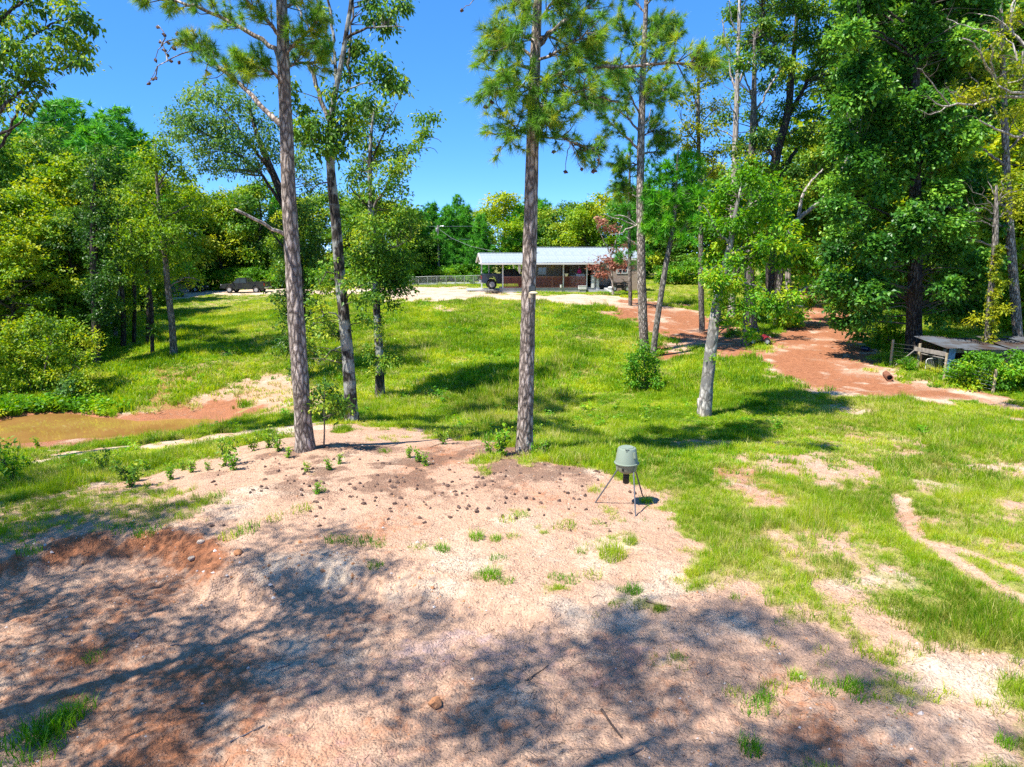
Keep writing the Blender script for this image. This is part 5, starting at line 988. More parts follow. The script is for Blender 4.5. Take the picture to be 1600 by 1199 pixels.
HOUSE_PAD = np.array([(-3.2, 69.0), (14, 72.0), (12.5, 82), (-5, 79)])
scatter('grass', 'short rough grass tufts on the dirt and the near field', *sow(6.0, 17.5, 130, 1.05), NEAR)
scatter('grass', 'rough meadow grass across the clearing', *sow(17.5, 31, 60, 1.05), MID)
scatter('grass', 'tall grass on the slope below the house', *sow(31, 64, 26, 1.05), FAR)
scatter('grass', 'thin lawn grass round the house and the yard', *sow(64, 112, 5, .55), FAR)
def weeds():
    out = []
    for poly, dens, h in ((WET, 26, 1.5), (FENCE_SIDE, 12, .7)):
        lo, hi = poly.min(0), poly.max(0); n = int((hi-lo).prod()*dens); X = rng.uniform(lo[0], hi[0], n); Y = rng.uniform(lo[1], hi[1], n); k = sdist(poly, X, Y)+.4*fbm(X, Y, 1.2, 3, 44) > 0; X, Y = X[k], Y[k]; Z = ground_z(X, Y); k = Z > -1.72; X, Y, Z = X[k], Y[k], Z[k]
        s = h*(1+.5*fbm(X, Y, 1.5, 3, 45)); out.append((np.stack([X, Y, Z], 1), np.stack([s*.9, s*.9, s], 1)))
    n = 2600; X = rng.uniform(-26, 26, n); Y = rng.uniform(20, 58, n); G = layout(X, Y)[0]; k = (G > .6) & (np.abs(X) < .8*Y+3) & (rng.random(n) < np.clip(.3+1.5*fbm(X, Y, 4.0, 3, 46), 0, 1)); X, Y = X[k], Y[k]; s = rng.uniform(.6, 1.3, len(X)); out.append((np.stack([X, Y, ground_z(X, Y)], 1), np.stack([s, s, s], 1)))
    P = np.vstack([o[0] for o in out]); S = np.vstack([o[1] for o in out]); n = len(P)
    scatter('undergrowth', 'lush green weeds on the pond bank and along the fence', P, rng.uniform(0, 6.28, n), S, rng.integers(0, 4, n), WEED, .2)
weeds()

# ------------------------------------------------------------------ the game feeder
MAT['lid_green'] = M_plain('pale_grey_green_plastic', (.20, .245, .19), .5, var=.06, scale=3)
MAT['drum_olive'] = M_plain('olive_grey_plastic', (.20, .215, .15), .5, var=.08, scale=3)
MAT['steel'] = M_plain('painted_steel', (.12, .12, .13), .45, .3)
MAT['black'] = M_plain('black_plastic', (.012, .012, .013), .4)
def feeder():
    c = hit(977, 789); z0 = c[2]; t = tag(empty('game_feeder', tuple(c)), 'grey-green barrel game feeder on three steel legs standing on the dirt', 'game feeder')
    H0 = .84
    MB().lathe([(.05, H0-.10), (.12, H0-.06), (.225, H0), (.235, H0+.02), (.255, H0+.155), (.262, H0+.16)], k=28).build('drum', MAT['drum_olive'], t, smooth=True)
    lid = MB().lathe([(.268, H0+.158), (.282, H0+.162), (.284, H0+.182), (.262, H0+.19), (.258, H0+.21), (.212, H0+.50), (.198, H0+.525), (.16, H0+.535)], k=28).build('lid', MAT['lid_green'], t, smooth=True)
    MB().lathe([(.165, H0+.534), (.165, H0+.546), (.15, H0+.552)], k=8).build('cover_plate', MAT['lid_green'], lid, bevel=.004)
    MB().box((-.03, -.19, H0+.535), (.09, .05, .018), .1).box((-.03, -.205, H0+.50), (.05, .02, .05), .1).build('latch', MAT['lid_green'], lid, bevel=.005)
    MB().box((.145, -.205, H0+.40), (.055, .06, .15), .6, Matrix.Rotation(-.15, 4, 'X')).build('grip', MAT['lid_green'], lid, bevel=.012)
    MB().box((-.115, -.215, H0+.06), (.045, .03, .06), -.5).build('gauge_window', MAT['black'], t, bevel=.005)
    MB().lathe([(.03, H0-.10), (.075, H0-.11), (.078, H0-.15), (.066, H0-.155), (.066, H0-.17), (.075, H0-.175), (.076, H0-.30), (.06, H0-.32), (.02, H0-.325)], k=18).build('spinner_unit', MAT['black'], t, smooth=True)
    for (px, py, ang) in ((930, 787, 3.6), (993, 808, -1.0), (1004, 776, .55)):
        f = hit(px, py)-c; top = Vector((.235*math.cos(ang), .235*math.sin(ang), H0+.05)); ft = Vector(f); d = (ft-top).normalized()
        lg = MB().tube([top, ft+d*.03], .017, 8).build('leg', MAT['steel'], t)
        MB().box((top.x*1.02, top.y*1.02, top.z+.02), (.05, .05, .10), ang).build('leg_socket', MAT['drum_olive'], lg, bevel=.008)
feeder()

# ------------------------------------------------------------------ the house
def M_metal_roof():
    m, nt, n, l, p = M_new('pale_metal_roofing'); tc = n.new('ShaderNodeTexCoord'); nz = n.new('ShaderNodeTexNoise'); nz.inputs['Scale'].default_value = 1.2; nz.inputs['Detail'].default_value = 5; l.new(tc.outputs['Object'], nz.inputs['Vector'])
    r = ramp(n, [(.3, (.31, .36, .38)), (.7, (.42, .465, .48))]); l.new(nz.outputs['Fac'], r.inputs[0]); l.new(r.outputs[0], p.inputs['Base Color']); p.inputs['Roughness'].default_value = .42; p.inputs['Metallic'].default_value = .25; return m
MAT['roof'] = M_metal_roof()
MAT['white'] = M_plain('white_paint', (.62, .62, .60), .5, var=.05)
MAT['beige'] = M_plain('beige_siding', (.34, .30, .23), .7, var=.08)
MAT['redwood'] = M_plain('red_stained_lattice', (.28, .085, .055), .75, var=.25, scale=4)
MAT['redwood2'] = M_plain('worn_red_rail', (.34, .15, .10), .75, var=.2, scale=4)
MAT['concrete'] = M_plain('old_concrete', (.34, .35, .35), .85, var=.15, scale=2)
MAT['wood_brown'] = M_plain('brown_boards', (.13, .075, .045), .8, var=.25, scale=3)
MAT['glass'] = M_plain('dark_window_glass', (.035, .05, .06), .05, spec=1.0)
MAT['pink'] = M_plain('pink_cloth', (.55, .03, .22), .8); MAT['yellow'] = M_plain('yellow_paint', (.65, .55, .10), .6)
MAT['tyre'] = M_plain('tyre_rubber', (.018, .018, .018), .85); MAT['rim'] = M_plain('alloy_rim', (.40, .40, .41), .4, .3)
def M_brick():
    m, nt, n, l, p = M_new('tan_brickwork'); tc = n.new('ShaderNodeTexCoord'); b = n.new('ShaderNodeTexBrick'); b.inputs['Scale'].default_value = 1; b.inputs['Brick Width'].default_value = .24; b.inputs['Row Height'].default_value = .075; b.inputs['Mortar Size'].default_value = .008
    b.inputs['Color1'].default_value = (.30, .19, .14, 1); b.inputs['Color2'].default_value = (.36, .26, .20, 1); b.inputs['Mortar'].default_value = (.40, .37, .33, 1)
    mp = n.new('ShaderNodeMapping'); mp.inputs['Rotation'].default_value = (math.pi/2, 0, 0); l.new(tc.outputs['Object'], mp.inputs[0]); l.new(mp.outputs[0], b.inputs['Vector']); l.new(b.outputs['Color'], p.inputs['Base Color']); p.inputs['Roughness'].default_value = .9; return m
MAT['brick'] = M_brick()
def roof_panel_mesh(name, w, y0, z0, y1, z1, mat, ribs=3, amp=.03, t=.03):
    """a sheet of roofing w wide running from the eave (y0, z0) to the ridge (y1, z1), with raised ribs"""
    prof = []; s = w/ribs
    for i in range(ribs): prof += [(i*s, 0), (i*s+s*.38, 0), (i*s+s*.45, amp), (i*s+s*.55, amp), (i*s+s*.62, 0)]
    prof.append((w-.004, 0)); mb = MB(); n = len(prof)
    vs = [(x, y0, z0+h) for x, h in prof]+[(x, y1, z1+h) for x, h in prof]+[(x, y0, z0+h-t) for x, h in prof]+[(x, y1, z1+h-t) for x, h in prof]; fs = []
    for i in range(n-1): fs += [(i, i+1, n+i+1, n+i), (2*n+i, 3*n+i, 3*n+i+1, 2*n+i+1), (i, 2*n+i, 2*n+i+1, i+1), (n+i, n+i+1, 3*n+i+1, 3*n+i)]
    fs += [(0, n, 3*n, 2*n), (n-1, 2*n+n-1, 3*n+n-1, n+n-1)]; mb.add(vs, fs); return mb.mesh(name, mat)
def house():
    b = hit(785, 458); h = tag(empty('house', (b[0], b[1], b[2]-.05), math.radians(7)), 'low house with a pale ribbed metal roof and red lattice porch', 'house')
    W = .9
    fa = roof_panel_mesh('roof_panel', W, -.6, 3.05, 2.9, 3.98, MAT['roof']); ba = roof_panel_mesh('roof_panel', W, 6.4, 3.05, 2.9, 3.98, MAT['roof'])
    fm = roof_panel_mesh('roof_panel', W, -.6, 3.05, 5.1, 4.58, MAT['roof']); bm_ = roof_panel_mesh('roof_panel', W, 10.8, 3.05, 5.1, 4.58, MAT['roof']); fr = roof_panel_mesh('roof_panel', W, .9, 3.46, 5.1, 4.58, MAT['roof'])
    rf = MB().box((.95, 2.9, 4.01), (6.2, .3, .05)).build('ridge_cap', MAT['roof'], h); MB().box((9.3, 5.1, 4.62), (10.9, .34, .05)).build('ridge_cap', MAT['roof'], h)
    x = -2.15
    while x < 4.0: link('roof_panel', fa, h, (x, 0, 0)); link('roof_panel', ba, h, (x, 0, 0)); x += W
    x = 3.95+.02; 
    while x < 14.4: link('roof_panel', fm if x < 9.6 else fr, h, (x, 0, .012)); link('roof_panel', bm_, h, (x, 0, .012)); x += W
    MB().box((3.8, -.63, 2.93), (12.0, .05, .17)).build('fascia', MAT['white'], h); MB().box((12.3, .88, 3.34), (5.2, .05, .17)).build('fascia', MAT['white'], h)
    # gable end of the carport with its underside boards
    MB().prism([(-.5, 2.98), (6.3, 2.98), (2.9, 3.88)], 0, .06).mesh('x', MAT['wood_brown'])
    g = MB(); g.add([(-1.75, -.5, 2.98), (-1.75, 6.3, 2.98), (-1.75, 2.9, 3.90), (-1.70, -.5, 2.98), (-1.70, 6.3, 2.98), (-1.70, 2.9, 3.90)], [(0, 1, 2), (3, 5, 4), (0, 3, 4, 1), (1, 4, 5, 2), (2, 5, 3, 0)]); g.build('gable', MAT['wood_brown'], h)
    for y0, y1 in ((-.62, 2.9), (6.42, 2.9)): MB().tube([(-2.16, y0, 3.0), (-2.16, y1, 3.93)], .075, 4).build('verge_board', MAT['white'], h)
    g = MB(); g.add([(3.9, -.4, 3.06), (3.9, 10.7, 3.06), (3.9, 5.1, 4.56), (3.95, -.4, 3.06), (3.95, 10.7, 3.06), (3.95, 5.1, 4.56)], [(0, 1, 2), (3, 5, 4), (0, 3, 4, 1), (1, 4, 5, 2), (2, 5, 3, 0)]); g.build('gable', MAT['beige'], h)
    MB().box((.9, 2.9, 2.95), (5.2, 6.6, .05)).build('ceiling', MAT['wood_brown'], h); MB().box((6.9, 1.4, 2.93), (6.0, 3.6, .04)).build('ceiling', MAT['wood_brown'], h)
    MB().box((-1.5, 2.9, 2.93), (.9, 6.5, .16)).build('beam', MAT['white'], h)
    # slab, steps, porch
    MB().box((5.0, 1.6, .22), (10.0, 3.2, .64)).build('foundation', MAT['concrete'], h, bevel=.02); MB().box((.2, 4.9, .02), (7.0, 3.3, .4)).build('carport_slab', MAT['concrete'], h)
    for i in range(3): MB().box((9.55, -.25-.3*i, .33-.16*i-.10), (1.6, .5, .16)).build('step', MAT['concrete'], h, bevel=.01)
    g = MB(); g.add([(10.4, -.1, .5), (10.7, -.1, .5), (11.3, -1.5, .02), (10.9, -1.5, .02), (10.4, -.1, -.3), (10.7, -.1, -.3), (11.3, -1.5, -.3), (10.9, -1.5, -.3)], [(0, 1, 2, 3), (4, 7, 6, 5), (0, 4, 5, 1), (1, 5, 6, 2), (2, 6, 7, 3), (3, 7, 4, 0)]); g.build('step_flank', MAT['concrete'], h)
    for x in (.05, 6.2, 8.62, 9.45): MB().box((x, .08, 1.74), (.12, .12, 2.4)).build('porch_post', MAT['white'], h)
    for x, y in ((-1.6, 6.0), (-.8, 6.2), (8.4, 2.9)): MB().box((x, y, 1.5), (.12, .12, 2.9)).build('porch_post', MAT['white'], h)
    for x0, x1 in ((.14, 2.55), (2.6, 5.02), (5.08, 6.12), (6.28, 8.55)):
        mb = MB(); w = x1-x0; hh = .98; z0 = .60; k = 0
        for sgn, y in ((1, .03), (-1, .055)):
            s = -hh
            while s < w:
                a0 = max(s, 0); a1 = min(s+hh, w)
                if a1-a0 > .03:
                    za, zb = (a0-s, a1-s) if sgn > 0 else (hh-(a0-s), hh-(a1-s))
                    mb.tube([(x0+a0, y, z0+za), (x0+a1, y, z0+zb)], .021, 4, False)
                s += .135
        tag(mb.build('lattice', MAT['redwood'], h), kind='stuff')
        MB().box(((x0+x1)/2, .04, 1.62), (w+.06, .10, .07)).build('top_rail', MAT['redwood2'], h); MB().box(((x0+x1)/2, .04, .575), (w, .07, .05)).build('bottom_rail', MAT['redwood2'], h)
    for x in (2.575, 5.05): MB().box((x, .04, 1.1), (.07, .09, 1.1)).build('rail_post', MAT['redwood2'], h)
    # walls behind
    MB().box((6.4, 3.3, 1.75), (5.0, .12, 2.4)).build('wall', MAT['beige'], h); MB().box((3.93, 6.9, 1.6), (.12, 7.0, 3.1)).build('wall', MAT['beige'], h)
    MB().box((11.9, 1.2, 1.0), (5.0, .15, 2.2)).build('brick_wall', MAT['brick'], h); MB().box((11.9, 1.22, 2.72), (5.0, .12, 1.24)).build('wall', MAT['beige'], h); MB().box((8.98, 2.6, 1.7), (.12, 1.3, 2.5)).build('wall', MAT['beige'], h)
    MB().box((14.4, 6.5, 1.6), (.12, 8.9, 3.2)).build('wall', MAT['beige'], h); MB().box((9.1, 10.4, 1.6), (10.4, .12, 3.2)).build('wall', MAT['beige'], h)
    for x, w, z, q in ((4.55, .85, 1.95, 1.1), (12.6, 1.1, 2.3, .75)):
        y = 3.22 if x < 9 else 1.13; fr_ = MB(); 
        for dx, dz, sx, sz in ((0, q/2, w, .08), (0, -q/2, w, .08), (-w/2, 0, .08, q+.08), (w/2, 0, .08, q+.08), (0, 0, .05, q), (0, .02, w, .04)): fr_.box((x+dx, y-.02, z+dz), (sx, .07, sz))
        f = fr_.build('window', MAT['white'], h); MB().box((x, y+.0, z), (w-.03, .02, q-.03)).build('pane', MAT['glass'], f)
    d = MB().box((7.05, 3.22, 1.6), (.85, .06, 2.05)).build('door', MAT['wood_brown'], h); MB().lathe([(.03, -.06), (.03, .0)], (7.38, 3.2, 1.55), 8, 'Y').build('handle', MAT['rim'], d)
    tag(MB().box((9.85, 1.05, 2.25), (.62, .4, .42)).build('air_conditioner', MAT['white'], h, bevel=.02))
    return h
HS = house()
def on_house(x, y, z): return HS.matrix_basis @ Vector((x, y, z))
bpy.context.view_layer.update()
def thing_at(name, label, cat, x, y, z, rz=0, group=None): return tag(empty(name, tuple(on_house(x, y, z)), math.radians(7)+rz), label, cat, group)
def porch_things():
    t = thing_at('washing_machine', 'white washing machine at the right end of the porch', 'washing machine', 8.05, .75, .55); MB().box((0, 0, .65), (.95, .66, 1.3)).build('cabinet', MAT['white'], t, bevel=.03); MB().box((0, .25, 1.36), (.95, .14, .14)).build('control_panel', MAT['cream'], t, bevel=.02); MB().box((0, -.05, 1.31), (.8, .5, .03)).build('lid', MAT['white'], t, bevel=.01)
    t = thing_at('dryer', 'grey-white dryer left of the washing machine on the porch', 'dryer', 7.3, .8, .55); MB().box((0, 0, .6), (.5, .66, 1.2)).build('cabinet', MAT['concrete'], t, bevel=.03); MB().box((0, -.34, .65), (.36, .03, .5)).build('door', MAT['white'], t, bevel=.01)
    t = thing_at('bundle', 'bright pink bundle lying on top of the washing machine', 'bundle', 8.0, .8, 1.9); MB().lathe([(.16, 0), (.25, .12), (.22, .32), (.12, .46), (.03, .5)], k=10).build('cloth', MAT['pink'], t, smooth=True); MB().tube([(0, 0, .45), (.06, 0, .58)], .05, 6).build('knot', MAT['pink'], t)
    t = thing_at('planter', 'white hanging flower pot beside the middle porch post', 'planter', 6.5, -.02, 1.66); MB().lathe([(.10, 0), (.13, .04), (.22, .26), (.24, .28)], k=14).build('pot', MAT['white'], t, smooth=True); MB().tube([(0, 0, .28), (.02, 0, .55), (.1, 0, .75)], .02, 5).tube([(0, 0, .28), (-.06, 0, .5)], .02, 5).build('stem', MAT['twig'], t)
    t = thing_at('wall_plaque', 'round yellow plaque on the porch wall', 'plaque', 5.65, 3.22, 2.5); MB().lathe([(.2, -.03), (.2, 0)], k=18, axis='Y').build('disc', MAT['yellow'], t)
    MB().lathe([(.13, -.045), (.13, -.03)], k=14, axis='Y').build('face', MAT['cream'], t)
    for x, l, w, lab in ((1.75, .95, .30, 'long white wind sock hanging under the carport eave'), (1.15, .5, .14, 'short white wind sock hanging left of the long one')):
        t = thing_at('wind_sock', lab, 'wind sock', x, .15, 2.9); MB().tube([(0, 0, 0), (0, 0, -.12)], .012, 4).build('cord', MAT['steel'], t); MB().lathe([(w*.5, -.12), (w*.55, -.15), (w*.5, -l*.75), (w*.1, -l)], k=10).build('sock', MAT['white'], t, smooth=True)
    t = thing_at('storage_box', 'white box standing on the slab before the lattice', 'box', 8.1, -.3, .0); MB().box((0, 0, .52), (.8, .4, .32)).build('body', MAT['white'], t, bevel=.02); MB().box((0, 0, .70), (.84, .44, .05)).build('lid', MAT['white'], t, bevel=.01)
    MB().box((0, 0, .18), (.7, .3, .36)).build('base', MAT['concrete'], t)
    t = thing_at('bucket', 'small white bucket in front of the lattice', 'bucket', 5.95, -.12, .54); MB().lathe([(.10, 0), (.13, .3), (.14, .3), (.12, .29)], k=12).build('pail', MAT['white'], t, smooth=True); MB().tube([(-.13, 0, .29), (0, -.05, .33), (.13, 0, .29)], .01, 4).build('bail', MAT['steel'], t)
    t = thing_at('column', 'white square column stub at the top of the porch steps', 'column', 9.2, -.05, .5); MB().box((0, 0, .6), (.26, .26, 1.2)).build('shaft', MAT['white'], t, bevel=.01); MB().box((0, 0, 1.23), (.34, .34, .06)).build('cap', MAT['white'], t, bevel=.01)
    t = thing_at('panel', 'pale panel leaning beside the porch step post', 'panel', 9.75, .0, .2); MB().box((0, 0, .62), (.28, .06, 1.2), .3).build('sheet', MAT['white'], t); MB().box((0, -.03, 1.22), (.3, .07, .04), .3).build('edge', MAT['cream'], t)
    t = thing_at('brush_heap', 'heap of dead brush by the front left corner of the slab', 'brush heap', -.9, -.5, .0)
    mb = MB(); rg = np.random.default_rng(9)
    for i in range(60): a = rg.uniform(0, 6.28); d = Vector((math.cos(a), math.sin(a), rg.uniform(-.1, .7))); c = Vector((rg.normal(0, .35), rg.normal(0, .2), rg.uniform(.02, .25))); mb.tube([c-d*.4, c+d*.35], .018, 4)
    tag(mb.build('twigs', MAT['twig'], t), kind='stuff')
    t = thing_at('tyre', 'spare wheel leaning at the right end of the porch', 'wheel', 10.35, .35, .35); MB().lathe([(.2, -.12), (.36, -.12), (.40, -.06), (.40, .06), (.36, .12), (.2, .12)], k=20, axis='Y').build('tyre', MAT['tyre'], t, smooth=True); MB().lathe([(.05, -.05), (.21, -.10), (.21, .05)], k=12, axis='Y').build('rim', MAT['rim'], t)
    t = thing_at('storage_bin', 'grey lidded bin in front of the dark quad bike', 'bin', 11.0, -.55, -.02); MB().lathe([(.25, 0), (.27, .02), (.33, .52)], k=4).build('body', MAT['concrete'], t, bevel=.03); MB().lathe([(.36, .52), (.36, .58), (.22, .66)], k=4).build('lid', MAT['white'], t, bevel=.02)
porch_things()

# ------------------------------------------------------------------ vehicles
def paint(name, col): 
    m = M_plain(name, col, .28, .0, .04, 2); m.node_tree.nodes['Principled BSDF'].inputs['Coat Weight'].default_value = .6; return m
MAT['black_paint'] = paint('black_car_paint', (.022, .024, .030)); MAT['navy_paint'] = paint('navy_car_paint', (.016, .028, .065)); MAT['blue_paint'] = paint('blue_car_paint', (.03, .07, .17)); MAT['dark_paint'] = paint('charcoal_car_paint', (.03, .032, .035)); MAT['red_paint'] = paint('red_plastic_body', (.30, .02, .035))
MAT['lamp_red'] = M_plain('red_lamp_glass', (.35, .01, .01), .25); MAT['lamp_clear'] = M_plain('clear_lamp_glass', (.55, .55, .55), .15)
def wheel(parent, x, y, z, r, w, wid):
    o = MB().lathe([(r*.62, -w/2), (r*.93, -w/2), (r, -w*.3), (r, w*.3), (r*.93, w/2), (r*.62, w/2)], k=20, axis='Y', cap=False).build(wid, MAT['tyre'], parent, (x, y, z), smooth=True)
    mb = MB(); mb.lathe([(r*.62, -w*.40), (r*.60, -w*.42), (r*.2, -w*.34), (r*.18, w*.34), (r*.60, w*.42), (r*.62, w*.40)], k=14, axis='Y')
    mb.build('rim', MAT['rim'], o, smooth=True); return o
def arch_body(L, z0, z1, wheels, r, slopes):
    """side outline (x, z) with wheel openings along the sill, front at -x"""
    pts = [(-L/2, z0+.12)]
    for wx in wheels:
        for k in range(7): a = math.pi*(1-k/6); pts.append((wx+r*math.cos(a), z0+r*math.sin(a)*.95))
    return pts+[(L/2, z0+.12)]+slopes
def pickup(name, label, loc, rz, mat, lift=.0):
    t = tag(empty(name, loc, rz), label, 'pickup truck'); L, W = 5.7, 1.95; z0 = .48+lift*.45; wx = (-1.75, 1.75); r = .42+lift*.35
    body = arch_body(L, z0, 1.2, wx, r+.07, [(L/2, 1.22), (.55, 1.22), (.5, 1.15), (-1.35, 1.20), (-2.2, 1.14), (-2.78, 1.02), (-L/2, .86)])
    b = MB().prism([(x, z+lift if z > 1 else z) for x, z in body], -W/2, W/2).build('body', mat, t, bevel=.03)
    cab = MB(); zt = 1.86+lift; zb = 1.14+lift
    lo = [(-1.42, zb), (.62, zb)]; hi = [(-.72, zt), (.42, zt)]
    P = [(lo[0][0], -W/2+.04, zb), (lo[1][0], -W/2+.04, zb), (lo[1][0], W/2-.04, zb), (lo[0][0], W/2-.04, zb), (hi[0][0], -W/2+.24, zt), (hi[1][0], -W/2+.24, zt), (hi[1][0], W/2-.24, zt), (hi[0][0], W/2-.24, zt)]
    cab.add(P, [(0, 3, 2, 1), (4, 5, 6, 7), (0, 1, 5, 4), (1, 2, 6, 5), (2, 3, 7, 6), (3, 0, 4, 7)]); cab.build('cab', mat, t, bevel=.06)
    def pane(q, off, name='window'):
        q = [Vector(p) for p in q]; n = (q[1]-q[0]).cross(q[3]-q[0]).normalized(); n = n if n.dot(Vector(off)) > 0 else -n
        MB().add([p+n*.012 for p in q]+[p-n*.01 for p in q], [(0, 1, 2, 3), (7, 6, 5, 4), (0, 4, 5, 1), (1, 5, 6, 2), (2, 6, 7, 3), (3, 7, 4, 0)]).build(name, MAT['glass'], t)
    for s in (-1, 1):
        yb, yt = s*(W/2-.075), s*(W/2-.215)
        pane([(-1.12, yb, zb+.10), (-.38, yb, zb+.10), (-.38, yt, zt-.09), (-.68, yt, zt-.09)], (0, s, 0)); pane([(-.30, yb, zb+.10), (.50, yb, zb+.10), (.38, yt, zt-.09), (-.30, yt, zt-.09)], (0, s, 0))
        MB().box((-.34, s*(W/2+.004), .95+lift), (1.0, .012, .5)).build('door', mat, t); MB().box((-1.15, s*(W/2+.10), 1.26+lift), (.10, .2, .15)).build('mirror', MAT['black'], t, bevel=.02)
    pane([(-1.34, -.80, zb+.08), (-1.34, .80, zb+.08), (-.78, .68, zt-.06), (-.78, -.68, zt-.06)], (-1, 0, .6), 'windshield'); pane([(.60, -.78, zb+.12), (.60, .78, zb+.12), (.45, .66, zt-.09), (.45, -.66, zt-.09)], (1, 0, .2), 'rear_window')
    bd = MB(); 
    for s in (-1, 1): bd.box((1.72, s*(W/2-.05), 1.30+lift), (2.2, .1, .18))
    bd.box((2.80, 0, 1.30+lift), (.08, W-.2, .18)).build('bed_rail', mat, t, bevel=.02)
    MB().box((-2.92, 0, .66+lift*.6), (.16, W-.05, .24)).build('front_bumper', MAT['dark_paint'], t, bevel=.04); MB().box((2.92, 0, .66+lift*.6), (.16, W-.1, .2)).build('rear_bumper', MAT['rim'], t, bevel=.04)
    MB().box((-2.86, 0, .92+lift*.8), (.05, 1.0, .26)).build('grille', MAT['black'], t, bevel=.01)
    for s in (-1, 1): MB().box((-2.83, s*.75, .95+lift*.8), (.1, .34, .2)).build('headlight', MAT['lamp_clear'], t, bevel=.02); MB().box((2.84, s*(W/2-.08), 1.05+lift*.8), (.05, .14, .38)).build('taillight', MAT['lamp_red'], t, bevel=.01)
    for x in wx:
        for s in (-1, 1): wheel(t, x, s*(W/2-.12), r, r, .28, 'wheel')
    return t
def car(name, label, loc, rz, mat, H=1.45, cat='car', L=4.6):
    t = tag(empty(name, loc, rz), label, cat); W = 1.8; wx = (-1.4, 1.35); r = .33; zt = H
    MB().prism(arch_body(L, .34, .9, wx, .40, [(L/2, .80), (L/2-.1, .95), (1.5, .98), (-.9, .96), (-1.9, .86), (-L/2, .68)]), -W/2, W/2).build('body', mat, t, bevel=.04)
    zb = .93; rear = 2.0 if H > 1.6 else 1.55; P = [(-1.05, -W/2+.05, zb), (rear, -W/2+.05, zb), (rear, W/2-.05, zb), (-1.05, W/2-.05, zb), (-.35, -W/2+.22, zt), (rear-.45, -W/2+.22, zt), (rear-.45, W/2-.22, zt), (-.35, W/2-.22, zt)]
    MB().add(P, [(0, 3, 2, 1), (4, 5, 6, 7), (0, 1, 5, 4), (1, 2, 6, 5), (2, 3, 7, 6), (3, 0, 4, 7)]).build('cabin', mat, t, bevel=.06)
    for s in (-1, 1):
        for x0, x1, a, b in ((-.85, .2, -.3, .2), (.28, rear-.18, .28, rear-.5)):
            y0, y1 = s*(W/2-.055), s*(W/2-.19); q = [(x0, y0, zb+.06), (x1, y0, zb+.06), (b, y1, zt-.08), (a, y1, zt-.08)]; MB().add([(x, y+s*.008, z) for x, y, z in q]+[(x, y-s*.02, z) for x, y, z in q], [(0, 1, 2, 3), (7, 6, 5, 4), (0, 4, 5, 1), (1, 5, 6, 2), (2, 6, 7, 3), (3, 7, 4, 0)]).build('window', MAT['glass'], t)
        MB().box((-L/2+.06, s*.62, .68), (.1, .36, .14)).build('headlight', MAT['lamp_clear'], t, bevel=.02); MB().box((L/2-.03, s*.68, .80), (.06, .3, .14)).build('taillight', MAT['lamp_red'], t, bevel=.02)
    q = [(-.99, -.72, zb+.05), (-.99, .72, zb+.05), (-.42, .6, zt-.06), (-.42, -.6, zt-.06)]; MB().add([(x-.02, y, z+.015) for x, y, z in q]+[(x+.02, y, z-.015) for x, y, z in q], [(0, 1, 2, 3), (7, 6, 5, 4), (0, 4, 5, 1), (1, 5, 6, 2), (2, 6, 7, 3), (3, 7, 4, 0)]).build('windshield', MAT['glass'], t)
    for x in wx:
        for s in (-1, 1): wheel(t, x, s*(W/2-.1), r, r, .22, 'wheel')
    return t
p = hit(385, 457.5); pickup('pickup_truck', 'black crew-cab pickup facing left on the gravel beside the wood', (p[0], p[1], p[2]), math.radians(-6), MAT['black_paint'])
q = on_house(1.05, 4.55, .24); pickup('pickup_truck', 'lifted navy pickup backed under the carport with its red tail lamp showing', tuple(q), math.radians(7)+math.pi, MAT['navy_paint'], .22)
p = hit(262, 464); car('parked_car', 'blue car half hidden behind the slender tree', (p[0], p[1], p[2]), math.radians(195), MAT['blue_paint'])
p = hit(296, 456); car('parked_car', 'dark tall car behind the blue car, near the black pickup', (p[0], p[1], p[2]), math.radians(172), MAT['dark_paint'], 1.75)
